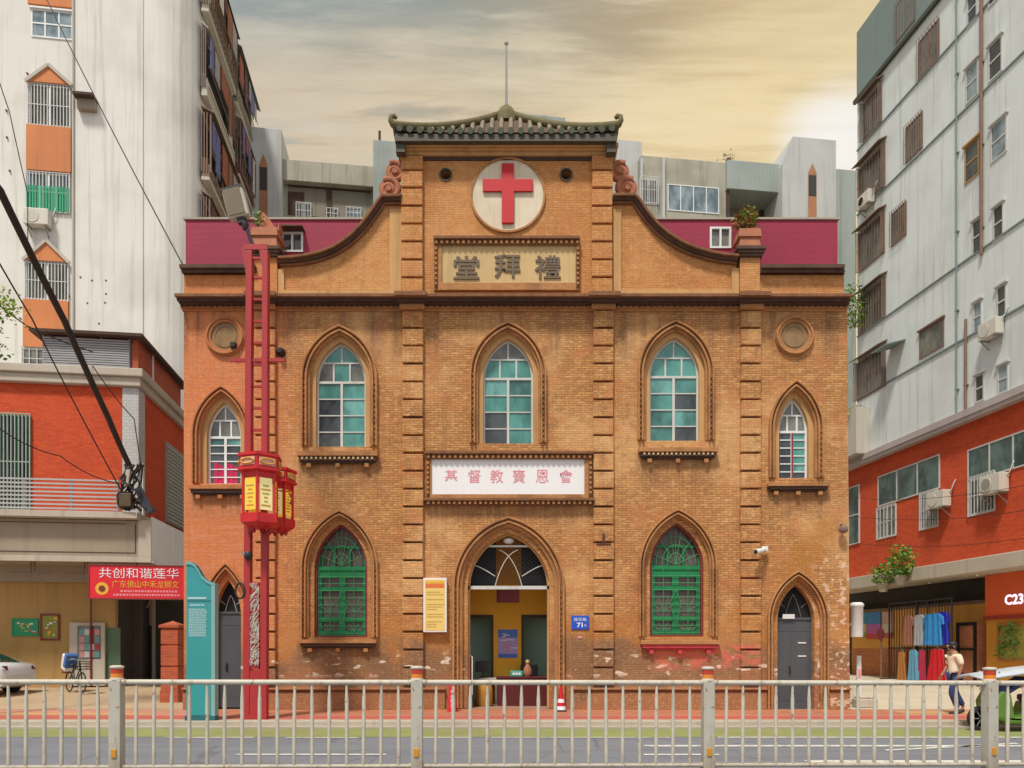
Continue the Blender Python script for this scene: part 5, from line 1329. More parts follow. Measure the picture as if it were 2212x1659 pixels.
# canopy box
cy0 = -1.6
cx1 = AF.at(326, 1165, cy0)[0]; zk0 = AF.at(150, 1212, cy0)[1]; zk1 = AF.at(150, 1122, cy0)[1]
mb = MB(); mb.box(-9, cx1, cy0, 9, zk0, zk1); mb.build('canopy', m_fascia, annex)
mb = MB(); mb.box(-9, cx1 + .02, cy0 - .05, cy0 - .001, zk0 - .02, zk0 + .16); mb.box(cx1 - .38, cx1 + .02, cy0 - .05, cy0 - .001, zk0 + .16, zk1 + .02); mb.box(-9, cx1 - .3, cy0 - .35, -.001, zk1 + .02, zk1 + .22)
mb.build('canopy_trim', m_fascia_l, annex, bevel=.01)
mb = MB(); x = cx1 - .46
mb.box(x - .02, x, cy0 - .014, cy0 - .001, zk0 + .30, zk1 - .12); mb.box(-9, x, cy0 - .014, cy0 - .001, zk0 + .28, zk0 + .30); mb.box(-9, x - .3, cy0 - .014, cy0 - .001, zk1 - .12, zk1 - .10)
mb.build('canopy_inlay', m_darkbrown, annex)
mb = MB(); mb.box(cx1 + .001, cx1 + .03, cy0, 8.6, zk0 + .05, zk1 + .14)
for i in range(10): y = cy0 + .35 + i * .85; mb.box(cx1 + .031, cx1 + .05, y, y + .05, zk0 + .06, zk1 + .12)
mb.box(cx1 + .001, cx1 + .05, cy0, 8.5, zk0 - .03, zk0 + .04); mb.build('canopy_side', m_whitesheet, annex)
# railing in front of the first floor
rl = thing('balcony_railing', None, None); rl.parent = annex
z1r = AF.at(130, 1036, -1.45)[1]; z0r = zk1 + .24; xr_ = AF.at(256, 1080, -1.45)[0]
mb = MB(); n = 9
for i in range(n): z = z0r + (z1r - z0r) * i / (n - 1); mb.box(-9, xr_, -1.48, -1.43, z - .028, z + .022)
for i in range(8): x = xr_ - .05 - i * 1.4; mb.box(x - .03, x + .03, -1.42, -1.36, z0r - .05, z1r + .02)
mb.build('slat', m_alu, rl)
s_, z = AF.at(317, 850, 0); MB().tube([(AF.at(318, 990)[0], -.4, z0r), (AF.at(318, 990)[0], -.4, z0r + 1.9)], .025, 6).build('railing_pole', m_bars, rl)
# ground floor of the annex
zs = AF.at(150, 1236)[1]
xr2 = AF.at(250, 1380)[0]
MB().box(-9, xr2, 0, .2, 0, zk0).build('ground_wall', m_mustard, annex)
mb = MB(); mb.box(-9, AF.at(240, 1240)[0], -.25, -.001, zk0 - .55, zk0 - .001); mb.build('soffit_beam', m_fascia, annex)
for q in range(3): 
    x = AF.at(78 + q * 0, 1220, -1.2)[0] + q * 1.6 - 1.6; mb = MB(); mb.tube([(x, -1.3, zk0), (x, -1.3, zk0 - .35), (x + 1.5, -1.3, zk0 - .35), (x + 1.5, -1.3, zk0)], .03, 6); mb.build('pipe_bracket', m_rust, annex)
MB().box(xr2, xr2 + .25, 1.6, 1.8, 0, zk0).build('alley_wall', M('pinkish_wall_darkened', (0.10, 0.075, 0.07), 0.9, 0.15, 1.5), annex)  # alley walls, return and recess coloured dark to imitate the dim passage
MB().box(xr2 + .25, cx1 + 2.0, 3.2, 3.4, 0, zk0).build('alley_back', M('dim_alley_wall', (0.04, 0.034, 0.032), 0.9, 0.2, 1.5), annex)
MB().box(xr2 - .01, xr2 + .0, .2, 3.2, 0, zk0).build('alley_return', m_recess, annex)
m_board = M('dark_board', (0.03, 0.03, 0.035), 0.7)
a, b, z0, z1 = AF.rect(262, 1345, 300, 1372, 3.1); MB().box(a, b, 3.0, 3.19, z0, z1).build('alley_board', m_board, annex)
a, b, z0, z1 = AF.rect(262, 1300, 333, 1470, 3.15); MB().box(a + .6, b, 3.12, 3.195, 0, z1 - .9).build('alley_door', m_recess, annex)
MB().box(b, b + .12, 2.9, 3.2, 0, zk0 - .2).build('alley_post', m_fascia_l, annex)
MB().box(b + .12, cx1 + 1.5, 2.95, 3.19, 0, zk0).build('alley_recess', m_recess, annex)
ac('small air conditioner in the dim alley under the red banner', AF, 292, 1326, 3.0)
# glazed door with notices
a, b, z0, z1 = AF.rect(150, 1345, 226, 1482, -.15)
gd_ = on(AF, 'notice_door', 'white-framed glass door pasted with small notices beside the alley', 'door', a, -.12, 0.30)
wd, ht = b - a, z1 - .30
mb = MB(); mb.slab([[(0, 0), (wd, 0), (wd, ht), (0, ht)], [(.25, ht * .42), (wd - .12, ht * .42), (wd - .12, ht - .1), (.25, ht - .1)]], -.03, .05); mb.build('door_frame', m_fascia_l, gd_)
MB().box(.24, wd - .11, 0.0, .02, ht * .41, ht - .09).build('pane', m_greypane, gd_)
nm = [M('notice_' + n, c, 0.7, 0.1) for n, c in (('pink', (0.60, 0.30, 0.28)), ('white', (0.62, 0.60, 0.56)), ('teal', (0.15, 0.33, 0.31)), ('red', (0.40, 0.05, 0.05)))]
rng = random.Random(2); mb = MB()
for i in range(4):
    for j in range(4): mb.mat(rng.randrange(4)); x = .30 + i * (wd - .48) / 4; z = ht * .45 + j * (ht * .47) / 4; mb.box(x, x + .17, -.012, -.001, z, z + .20)
mb.build('notice', nm, gd_)
MB().box(wd, wd + .45, .1, .14, ht * .1, ht * .92).build('side_panel', M('dull_green_panel', (0.10, 0.17, 0.11), 0.7, 0.3, 2.0), gd_)
MB().tube([(wd * .62, -.06, .0), (wd * .62, -.06, ht + 1.2)], .03, 6).build('red_pole', m_jambred, gd_)
# posters on the mustard wall
def board(name, label, fr, x0, y0, x1, y1, off, frame_m, face_m, txt=(), th=.05):
    a, b, z0, z1 = fr.rect(x0, y0, x1, y1, off)
    t = on(fr, name, label, 'poster', (a + b) / 2, off, z0); w = (b - a) / 2; h = z1 - z0
    mb = MB(); mb.slab([[(-w, 0), (w, 0), (w, h), (-w, h)], [(-w + th, th), (w - th, th), (w - th, h - th), (-w + th, h - th)]], -.05, -.002); mb.build('frame', frame_m, t)
    MB().box(-w + th * .9, w - th * .9, -.03, -.003, th * .9, h - th * .9).build('sheet', face_m, t)
    blob = MB(); rr = random.Random(int(x0))
    for q in range(14): u, v = rr.uniform(-.7, .5) * w, rr.uniform(.15, .8) * h; blob.mat(q % 3); blob.box(u, u + w * rr.uniform(.1, .35), -.034 - q * .0004, -.0305, v, v + h * rr.uniform(.03, .10))
    blob.build('printing', [m_gold, m_letterwhite, m_terra], t)
    for s_, m, f, hh, ww in txt: lettering(s_, m, t, 0, -.034, h * f, h=hh, w=ww, bold=.01)
    return t
m_postgreen = M('green_poster', (0.015, 0.30, 0.12), 0.5, 0.2, 2.0); m_postyg = M('yellow_green_poster', (0.25, 0.26, 0.02), 0.5, 0.5, 3.0)
m_gold = M('gold_lettering', (0.78, 0.44, 0.04), 0.5, 0.15, 6.0); m_letterwhite = M('white_lettering', (0.82, 0.80, 0.84), 0.5, 0.05)
board('green_poster', 'wide green poster on the mustard wall behind the white car', AF, 27, 1336, 84, 1374, -.002, m_postgreen, m_postgreen, (), .03)
board('framed_poster', 'red-framed yellow-green poster on the mustard wall', AF, 88, 1326, 130, 1383, -.002, m_jambred, m_postyg, (), .06)
bt = on(AF, 'red_banner', 'red banner with white and gold Chinese characters hung under the canopy', 'banner', 0, 0, 0)
a, b, z0, z1 = AF.rect(193, 1222, 402, 1294, -1.62)
MB().box(a, b, -1.66, -1.62, z0, z1).build('banner_cloth', M('banner_red', (0.72, 0.015, 0.03), 0.6, 0.06, 1.5), bt)
mb = MB(); mb.slab([[(a - .02, z0 - .02), (b, z0 - .02), (b, z1 + .02), (a - .02, z1 + .02)], [(a + .02, z0 + .02), (b - .02, z0 + .02), (b - .02, z1 - .02), (a + .02, z1 - .02)]], -1.68, -1.615); mb.build('banner_hem', m_jambred, bt)
xx = lambda x: AF.at(x, 1258, -1.67)[0]; zz_ = lambda y: AF.at(300, y, -1.67)[1]
lettering('共创和谐莲华', m_letterwhite, bt, (xx(214) + xx(386)) / 2, -1.672, zz_(1238), w=xx(386) - xx(214), h=.33, bold=.0)
lettering('广东佛山中禾龙狮文', m_gold, bt, (xx(242) + xx(386)) / 2, -1.672, zz_(1262), w=xx(386) - xx(242), h=.24, bold=.0)
mb = MB(); c_ = (xx(220), zz_(1272)); mb.mat(0); mb.lathe([(.20, 0), (.20, .008)], (c_[0], -1.663, c_[1]), 20, 'Y'); mb.mat(1); mb.lathe([(.10, 0), (.10, .008)], (c_[0], -1.675, c_[1]), 16, 'Y'); mb.build('emblem', [m_gold, m_jambred], bt)
mb = MB(); rng = random.Random(6)
for y, xs in ((1277, 260), (1285, 245)):
    x = xx(xs)
    while x < xx(384): w_ = rng.uniform(.03, .09); mb.box(x, x + w_, -1.669, -1.661, zz_(y) - .035, zz_(y) + .03); x += w_ + .03
mb.build('small_print', m_pink, bt)
# brick gate pillar by the church's left flank
gp = thing('gate_pillar', 'red brick gate pillar with stepped cap squeezed against the church', 'pillar', P(374, 1500, 20.9)[:2] + (.04,))
mb = MB()
for z0, z1, h in ((0, .35, .26), (.35, 1.0, .24), (1.04, 1.6, .24), (1.64, 2.05, .24)): mb.box(-h, h, -h, h, z0, z1)
mb.box(-.21, .21, -.21, .21, .35, 2.1); mb.build('shaft', m_redbrick2, gp, bevel=.01)
mb = MB(); mb.box(-.28, .28, -.28, .28, 2.10, 2.18); mb.add([(-.26, -.26, 2.18), (.26, -.26, 2.18), (.26, .26, 2.18), (-.26, .26, 2.18), (0, 0, 2.30)], [(0, 1, 4), (1, 2, 4), (2, 3, 4), (3, 0, 4)]); mb.build('cap', m_redbrick2, gp)
# ------------------------------------------------------------------ things on and in front of the church
m_lampred = M('lamp_post_red', (0.42, 0.028, 0.032), 0.45, 0.12, 3.0, 0.2, (0.2, 0.02, 0.02))
m_lanternred = M('lantern_red', (0.60, 0.014, 0.018), 0.4, 0.10, 4.0)
m_lyellow = M('lantern_yellow', (0.85, 0.50, 0.05), 0.5, 0.12, 3.0, emit=0.25)
m_lcream = M('lantern_cream', (0.85, 0.72, 0.32), 0.5, 0.15, 3.0, emit=0.2)
m_teal = M('teal_enamel', (0.035, 0.30, 0.31), 0.35, 0.10, 1.2, 0.12, (0.03, 0.2, 0.2), coat=0.2)
m_teal_d = M('dark_teal_edge', (0.02, 0.13, 0.14), 0.5)
m_teal_l = M('pale_teal_text', (0.45, 0.62, 0.62), 0.5)
def railing_mat(name, col):
    t = NT(name)
    c = t.mix(t.noise(6.0, 6.0), mul(col, 0.80), mul(col, 1.12))
    c = t.mix(t.math('MULTIPLY', t.rng(t.noise(3.0, 6.0, (3, 3, 0.3), 0.65), 0.50, 0.70), 0.45), c, (0.26, 0.20, 0.13))
    low = t.rng(t.math('ADD', t.z, t.math('MULTIPLY', t.noise(9.0, 3.0), 0.5)), 0.75, 0.35)
    c = t.mix(t.math('MULTIPLY', low, 0.5), c, (0.25, 0.19, 0.12))
    ru = t.rng(t.noise(11.0, 6.0, (1, 1, 0.6), 0.7, (3, 1, 2)), 0.60, 0.66)
    c = t.mix(t.math('MULTIPLY', ru, 0.8), c, (0.22, 0.085, 0.03))
    return t.out(c, 0.55, t.noise(30.0, 3.0), 0.25, 0.006)
m_fence = railing_mat('fence_cream_paint', (0.58, 0.53, 0.43))
m_postgrey = railing_mat('fence_post_paint', (0.49, 0.46, 0.38))
m_reflect = M('amber_reflector', (0.62, 0.27, 0.02), 0.3, 0.2, 8.0)
m_capred = M('red_reflective_band', (0.50, 0.045, 0.02), 0.4, 0.15); m_caporange = M('orange_reflective_band', (0.75, 0.24, 0.03), 0.4, 0.15)

def cell(fx0, fz0, w, h, seed, mb, y, n=26):
    rng = random.Random(seed)
    for i in range(n):
        x, z = fx0 + rng.uniform(.02, .9) * w, fz0 + rng.uniform(.02, .96) * h
        a = rng.choice([-1, 1]) * rng.uniform(.5, 1.4); L = rng.uniform(.05, .14)
        mb.bar((max(fx0 + .01, min(fx0 + w - .01, x)), y, z), (max(fx0 + .01, min(fx0 + w - .01, x + L * math.cos(a))), y, min(fz0 + h, z + L * abs(math.sin(a)))), (.034 + .014 * (i % 3)), .006)
# red lantern lamp post
LY = 16.4
px = lambda x, Y=LY: (x - 1106) / FPX * Y
pz_ = lambda y, Y=LY: CAMH + (1400 - y) / FPX * Y
lp = thing('street_lamp', 'tall red double-post street lamp with lantern and white scrollwork panel', 'street lamp', (px(555), LY, 0))
X = lambda x: px(x) - px(555)
mb = MB()
for q, (x0, x1, x2, x3) in enumerate(((527, 541, 534, 547), (564, 578, 569, 581))):
    b = [(X(x0), 0), (X(x1), 0), (X(x3), pz_(545)), (X(x2), pz_(545))]
    mb.slab([b], -.09, .09)
mb.build('post', m_lampred, lp, bevel=.008)
MB().box(X(541), X(564), -.07, .07, 0, pz_(1448)).build('base_panel', m_lampred, lp)
MB().box(X(541) - .02, X(566), -.10, .10, 0, .10).build('foot', m_lampred, lp)
m_scroll = M('white_scrollwork', (0.78, 0.72, 0.62), 0.5, 0.1)
MB().box(X(538), X(553) + .08, -.05, .04, pz_(1446), pz_(1258)).build('panel_backing', m_lampred, lp)
mb = MB(); cell(X(540), pz_(1444), X(563) - X(540), pz_(1260) - pz_(1444), 3, mb, -.055, 240); mb.build('scrollwork', m_scroll, lp)
y = 600
while y < 985:
    MB().bar((X(541), 0, pz_(y)), (X(572), 0, pz_(y)), .05).build('rung', m_lampred, lp); y += 47
mb = MB(); mb.bar((X(497), -.02, pz_(780)), (X(617), -.02, pz_(780)), .055, .05); mb.bar((X(505), -.02, pz_(776)), (X(609), -.02, pz_(776)), .03)
mb.build('cross_bar', m_lampred, lp)
mb = MB()      # slanted ornamental head frame
T = [(X(529), pz_(537)), (X(580), pz_(537))]
mb.bar((T[0][0], -.05, T[0][1]), (T[1][0], -.05, T[1][1]), .06, .12); mb.bar((X(540), -.04, pz_(560)), (X(578), -.04, pz_(560)), .05)
for s_ in (0, 37):
    mb.bar((X(529 + s_), -.05, pz_(537)), (X(541 + s_), -.05, pz_(612)), .05, .10); mb.bar((X(533 + s_), -.05, pz_(560)), (X(541 + s_), -.04, pz_(640)), .04, .08)
    for k in range(4): mb.bar((X(531 + s_ + k * 2.6), -.05, pz_(550 + 20 * k)), (X(541 + s_), -.05, pz_(566 + 20 * k)), .03, .06)
mb.build('head_frame', m_lampred, lp)
mb = MB(); mb.tube([(X(556), 0, pz_(545)), (X(546), 0, pz_(530)), (X(531), -.02, pz_(487))], [.05, .045, .04], 8); mb.lathe([(.05, -.12), (.09, 0), (.04, .12)], (X(530), -.03, pz_(486)), 10); mb.build('arm', m_black, lp)
lum = thing('floodlight_head', None, None, (X(521), -.05, pz_(478))); lum.parent = lp
q = Matrix.Rotation(R(-14), 3, 'Y')
mb = MB(); mb.obox(q @ Vector((0, 0, .36)), .46, .20, .66, q); mb.build('housing', m_stucco_t, lum, bevel=.03)
mb = MB(); mb.obox(q @ Vector((-.02, -.11, .36)), .38, .03, .58, q); mb.build('lens', M('brown_lens', (0.17, 0.13, 0.075), 0.4, 0.2), lum)
mb = MB(); mb.obox(q @ Vector((0, 0, .68)), .48, .22, .06, q); mb.obox(q @ Vector((.02, 0, -.02)), .16, .12, .14, q); mb.build('clamp', m_black, lum)
mb = MB(); mb.lathe([(.03, -.09), (.085, -.05), (.085, .05), (.06, .10)], (X(541), -.12, pz_(1203)), 14); mb.build('camera_dome', m_black, lp); mb = MB(); mb.box(X(527), X(543), -.12, .10, pz_(1200), pz_(1194)); mb.build('clamp_band', m_steel, lp)
mb = MB(); mb.tube([(X(522) + .10 * math.sin(a), -.10, pz_(1277) + .17 * math.cos(a)) for a in [i * .45 for i in range(15)]], .022, 6); mb.build('cable_coil', m_cable, lp)
def lantern(label, cx_, Y, ytop, ycr, ybot, rad, seed, rot):
    t = thing('lantern', label, 'lantern', (px(cx_, Y), Y, pz_(ybot, Y)), rot, 'red and yellow palace lanterns on the lamp post')
    H = pz_(ytop, Y) - pz_(ybot, Y); hc = pz_(ycr, Y) - pz_(ybot, Y)
    n = 6
    def hexr(r, z): return [(r * math.cos(R(60 * k)), r * math.sin(R(60 * k)), z) for k in range(n)]
    mb = MB()
    mb.lathe([(rad * .55, -.10), (rad * .92, 0), (rad * .92, .16), (rad * .80, .17), (rad * .80, .20)], (0, 0, 0), 6, smooth=False)
    mb.lathe([(rad * .80, hc - .14), (rad * .84, hc - .04), (rad * 1.08, hc), (rad * 1.08, hc + .05), (rad * 1.0, hc + .055), (rad * 1.0, H - .07), (rad * 1.08, H - .06), (rad * 1.08, H), (rad * .5, H + .05)], (0, 0, 0), 6, smooth=False)
    for v in hexr(rad * .82, 0): mb.bar((v[0], v[1], .16), (v[0], v[1], hc), .05); mb.bar((v[0] * 1.1, v[1] * 1.1, .02), (v[0] * 1.1, v[1] * 1.1, .18), .04)
    mb.build('lantern_frame', m_lanternred, t)
    pn = MB(); ins = MB(); fr = MB(); rng = random.Random(seed)
    for k in range(6):
        am = R(60 * k + 30); ap = rad * .82 * math.cos(R(30)); tx = Vector((-math.sin(am), math.cos(am), 0)); nn = Vector((math.cos(am), math.sin(am), 0)); w = rad * .82 * .5 * .74
        c = nn * ap
        pn.mat(k % 2)
        pn.add([c - tx * w + Vector((0, 0, .26)), c + tx * w + Vector((0, 0, .26)), c + tx * w + Vector((0, 0, hc - .16)), c - tx * w + Vector((0, 0, hc - .16))], [(0, 1, 2, 3)])
        for i in range(6):
            z = .34 + i * (hc - .60) / 6; ww = w * rng.uniform(.3, .8); ins.mat(i % 2)
            c2 = nn * (ap + .006)
            ins.add([c2 - tx * ww + Vector((0, 0, z)), c2 + tx * ww + Vector((0, 0, z)), c2 + tx * ww + Vector((0, 0, z + .03)), c2 - tx * ww + Vector((0, 0, z + .03))], [(0, 1, 2, 3)])
        ac_ = rad * 1.0 * math.cos(R(30)) + .012; w2 = rad * .40; c = nn * ac_
        fr.add([c - tx * w2 + Vector((0, 0, hc + .09)), c + tx * w2 + Vector((0, 0, hc + .09)), c + tx * w2 + Vector((0, 0, H - .10)), c - tx * w2 + Vector((0, 0, H - .10))], [(0, 1, 2, 3)])
        zc_ = (hc + H) / 2; c3 = nn * (ac_ + .02)
        fr.mat(1); fr.tube([c3 + tx * .11 * math.cos(a) * 1.5 + Vector((0, 0, zc_ + .06 * math.sin(a))) for a in [i * .524 for i in range(13)]], .014, 5); fr.mat(0)
    pn.build('panel', [m_lyellow, m_lcream], t); ins.build('panel_print', [M('ochre_print', (0.60, 0.25, 0.04), 0.6, 0.3, 9.0), M('olive_print', (0.42, 0.36, 0.10), 0.6, 0.3, 9.0)], t); fr.build('crown_panel', [M('lantern_pink', (0.72, 0.36, 0.28), 0.5, 0.15), m_gold], t)
    mb = MB()
    for k in range(8): a = R(45 * k); mb.tube([(rad * .5 * math.cos(a), rad * .5 * math.sin(a), -.08), (rad * .45 * math.cos(a), rad * .45 * math.sin(a), -.16)], [.05, .03], 6)
    mb.build('tassel', m_lampred, t)
    return t
lantern('large red lantern with yellow panels in front of the lamp post', 562, 16.05, 986, 1022, 1132, .45, 1, R(100))
lantern('smaller red lantern with yellow panels behind, to the right of the large one', 598, 17.1, 1016, 1046, 1140, .42, 2, R(75))
mb = MB(); mb.tube([(px(625, 16.6), 16.6, pz_(1065, 16.6)), (px(631, 16.6), 16.6, pz_(1078, 16.6)), (px(627, 16.6), 16.6, pz_(1090, 16.6))], .022, 6)
mb.tube([(px(600, 16.6), 16.6, pz_(1060, 16.6)), (px(627, 16.6), 16.6, pz_(1062, 16.6))], .015, 5); o = mb.build('lantern_hook', m_lampred); o.parent = lp; o.matrix_parent_inverse = Matrix.Translation((-px(555), -LY, 0))
# loudspeakers on the wall either side of the lamp post
for i, (x, y, lab) in enumerate(((608, 762, 'black loudspeaker on the wall beside the left pilaster'), (508, 750, 'black loudspeaker below the left roundel'))):
    t = thing('loudspeaker', lab, 'loudspeaker', (C(x), CY - .1, D(y)), 0, 'black loudspeakers on the church wall')
    mb = MB(); mb.lathe([(.06, -.10), (.10, .02), (.135, .18), (.14, .20), (.11, .195), (.05, .12)], (0, 0, 0), 16, 'Y'); mb.build('horn', m_black, t)
    MB().box(-.03, .03, .0, .12, -.03, .03).build('bracket', m_black, t)
# teal totem sign
ty = 16.05
tx = lambda x: (x - 1106) / FPX * ty; tz = lambda y: CAMH + (1400 - y) / FPX * ty
tt = thing('totem_sign', 'teal totem sign with swooping top standing before the left side door', 'sign', (tx(432), ty, 0))
a, b = tx(402) - tx(432), tx(462) - tx(432)
sw = [(a, tz(1214)), (tx(412) - tx(432), tz(1214)), (tx(421) - tx(432), tz(1219)), (tx(429) - tx(432), tz(1231)), (tx(436) - tx(432), tz(1244)), (tx(446) - tx(432), tz(1253)), (tx(456) - tx(432), tz(1258)), (b, tz(1259))]
MB().slab([[(a, .10), (b, .10)] + sw[::-1]], 0, .16).build('panel', m_teal, tt, bevel=.012)
mb = MB(); mb.slab([[(b - .05, .10), (b + .03, .10), (b + .03, tz(1259)), (b - .05, tz(1259))]], -.02, .18); mb.build('edge_post', M('pale_teal_metal', (0.23, 0.40, 0.39), 0.4, 0.1, 3.0), tt)
mb = MB(); A = sw; B = [(x + .0, z - .055) for x, z in sw]
mb.slab([A + B[::-1]], -.025, .17); mb.build('top_rim', M('teal_rim', (0.16, 0.42, 0.43), 0.4, 0.1), tt)
mb = MB(); mb.box(a - .02, b + .03, -.03, .19, 0, .10); mb.build('plinth', m_teal_d, tt)
mb = MB(); mb.box(tx(406) - tx(432), tx(446) - tx(432), -.006, -.0005, tz(1294), tz(1290)); mb.mat(1); mb.box(a + .02, b - .06, -.006, -.0005, tz(1299), tz(1297)); mb.mat(0); rng = random.Random(9)
for k in range(7): x = tx(411 + k * 4.6) - tx(432); mb.box(x, x + .03, -.006, -.0005, tz(1309), tz(1305))
for r_ in range(17):
    x = tx(408) - tx(432); zz = tz(1316 + r_ * 3.6)
    while x < tx(444) - tx(432): w_ = rng.uniform(.012, .035); mb.box(x, x + w_, -.005, -.0004, zz - .012, zz + .012); x += w_ + .012
mb.build('small_print', [m_teal_l, m_teal_d], tt)
# yellow notice board by the doorway
nb = thing('notice_board', 'tall yellow notice board with orange heading beside the church door', 'notice board', (C(941), CY - .115, D(1366)))
w, h = (C(966) - C(916)) / 2, D(1250) - D(1366)
MB().box(-w, w, -.05, .09, 0, h).build('frame', m_letterwhite, nb, bevel=.008)
MB().box(-w + .04, w - .04, -.056, -.0501, .04, h - .04).build('panel', M('pale_yellow_panel', (0.82, 0.58, 0.17), 0.6, 0.06, 2.0), nb)
mb = MB(); mb.box(-w + .06, w - .06, -.060, -.0561, h - .14, h - .08); mb.mat(1); mb.box(-w + .06, w - .06, -.060, -.0561, h - .25, h - .15); mb.mat(2); rng = random.Random(5)
for r_ in range(15):
    x = -w + .09; z = h - .36 - r_ * .063
    if r_ in (2, 4, 8, 11): continue
    e = rng.uniform(-.05, w - .07)
    while x < e: q = rng.uniform(.02, .045); mb.box(x, x + q, -.059, -.0561, z - .013, z + .013); x += q + .014
mb.build('lettering', [m_gold, M('orange_heading', (0.72, 0.17, 0.05), 0.6), M('brown_print', (0.45, 0.26, 0.07), 0.7)], nb)
# house number plate
hp = thing('house_number', 'blue house number plate reading 71 to the right of the church door', 'sign', (C(1253), CY - .02, D(1360)))
w, h = (C(1272) - C(1234)) / 2, D(1330) - D(1360)
MB().box(-w, w, -.01, .02, 0, h).build('plate', M('enamel_blue', (0.015, 0.09, 0.55), 0.3, 0.08), hp, bevel=.01)
lettering('莲花路', m_letterwhite, hp, 0, -.014, h * .73, h=.085, w=w * 1.45, bold=.0); lettering('71', m_letterwhite, hp, -.01, -.014, h * .33, h=.12, w=.15, bold=.03, name='number'); lettering('号', m_letterwhite, hp, .13, -.014, h * .29, h=.06, name='small_lettering')
pk = thing('number_tag', 'small pink tag under the blue house number plate', 'tag', (C(1252), CY - .012, D(1379))); MB().box(-.06, .06, -.004, .01, 0, .05).build('tag', m_pink, pk)
# security camera
cc = thing('security_camera', 'white security camera on the right-hand pilaster', 'camera', (C(1643), CY - .12, D(1192)))
mb = MB(); mb.box(-.02, .14, -.06, .03, -.02, .12); mb.build('mount', m_whiteplas, cc, bevel=.02); mb = MB(); mb.tube([(.05, -.06, .03), (-.08, -.18, -.01), (-.27, -.32, -.06)], [.05, .065, .07], 12); mb.build('camera_body', m_whiteplas, cc)
mb = MB(); mb.tube([(-.27, -.32, -.06), (-.285, -.332, -.064)], [.055, .05], 10); mb.build('lens', m_black, cc)
dl_ = thing('door_lamp', 'small rusty lamp on the right end of the church wall', 'lamp', (C(1815), CY - .02, D(1145)))
mb = MB(); mb.tube([(0, .02, .12), (0, -.12, .14), (0, -.16, .06)], .02, 6); mb.build('bracket', m_rust, dl_); mb = MB(); mb.lathe([(.02, .12), (.10, .04), (.11, -.06), (.06, -.10)], (0, -.16, 0), 12); mb.build('lamp_shade', m_rust, dl_)
# plants on the piers
leafy('pier_plant', 'bushy yellow-green and russet plant growing on the right-hand pier', 'plant', (C(1616), CY + .2, D(527) + .5), .33, .46, 360, .13, [m_leaf2, m_leaf, m_leaf3, m_leaf3], seed=21)
leafy('pier_weed', 'small green weed sprouting on the left-hand pier', 'plant', (C(557), CY + .05, D(527) + .52), .14, .28, 60, .10, [m_leaf, m_leaf2], seed=22)
# porch contents
yy = CY + .95; ex = lambda x, Y: (x - 1106) / FPX * Y; ezf = lambda y, Y: CAMH + (1400 - y) / FPX * Y
dk = thing('desk', 'dark red reception desk in the church doorway', 'desk', (ex(1128, yy), yy, 0.006))
m_maroon = M('maroon_wood', (0.10, 0.009, 0.011), 0.8, 0.2, 3.0)
wd = (ex(1182, yy) - ex(1074, yy)) / 2
MB().box(-wd, wd, 0, .5, 0, .74).build('front_panel', m_maroon, dk, bevel=.01); MB().box(-wd - .03, wd + .03, -.03, .53, .74, .79).build('desktop', m_maroon, dk, bevel=.01)
tdz = .797
def small(name, label, cat, x, dx, dyy, zb, build):
    t = thing(name, label, cat, (ex(x, yy), yy + dyy, zb)); build(t); return t
def b_sign(t):
    MB().box(-.17, .17, 0, .04, 0, .16).build('sign_face', M('mint_sign', (0.04, 0.36, 0.27), 0.5), t, bevel=.02)
    mb = MB()
    for k in range(3): mb.box(-.11 + k * .08, -.05 + k * .08, -.008, -.0005, .05, .11)
    mb.build('lettering', m_letterwhite, t)
small('desk_sign', 'mint green desk sign on the maroon reception desk', 'sign', 1116, 0, .05, tdz, b_sign)
def b_fig(t):
    mb = MB(); mb.lathe([(.09, 0), (.13, .08), (.11, .20), (.07, .28), (.03, .34)], (0, 0, 0), 14); mb.build('body', m_terra, t); mb = MB(); mb.lathe([(.02, .33), (.06, .38), (.05, .44), (.01, .46)], (0, 0, 0), 12); mb.build('neck', m_beige, t)
small('vase', 'tan vase standing on the maroon reception desk', 'vase', 1140, 0, .2, tdz, b_fig)
def b_mon(t):
    MB().box(-.22, .22, 0, .05, .16, .46).build('screen', m_black, t, bevel=.015); mb = MB(); mb.lathe([(.13, 0), (.12, .02), (.03, .04), (.03, .2)], (0, .04, 0), 12); mb.build('stand', m_black, t)
wdk = thing('side_table', 'pale side table left inside the church doorway', 'table', (ex(1054, CY + 1.15), CY + 1.15, .006))
MB().box(-.24, .26, 0, .45, .70, .75).build('tabletop', m_stucco_t, wdk)
for x in (-.22, .2):
    for y in (.03, .4): MB().box(x, x + .04, y, y + .04, 0, .699).build('leg', m_steel, wdk)
t = thing('monitor', 'black monitor on the pale side table inside the doorway', 'monitor', (ex(1044, CY + 1.3), CY + 1.3, .757)); b_mon(t)
t = thing('office_chair', 'black office chair behind the maroon reception desk', 'chair', (ex(1143, CY + 1.52), CY + 1.52, .006))
MB().box(-.24, .24, 0, .06, .62, 1.12).build('backrest', m_black, t, bevel=.03); MB().box(-.22, .22, -.3, .0, .45, .52).build('seat', m_black, t, bevel=.03); MB().tube([(0, -.1, .06), (0, -.1, .45)], .04, 8).build('stem', m_black, t); mb = MB()
for k in range(5): mb.bar((0, -.1, .05), (.25 * math.cos(k * 1.257), -.1 + .25 * math.sin(k * 1.257), .03), .04)
mb.build('base', m_black, t)
t = thing('wall_poster', 'blue and violet poster on the yellow porch wall', 'poster', (ex(1097, CY + PD), CY + PD - .012, ezf(1421, CY + PD)))
w = (ex(1118, CY + PD) - ex(1076, CY + PD)) / 2; h = ezf(1360, CY + PD) - ezf(1421, CY + PD)
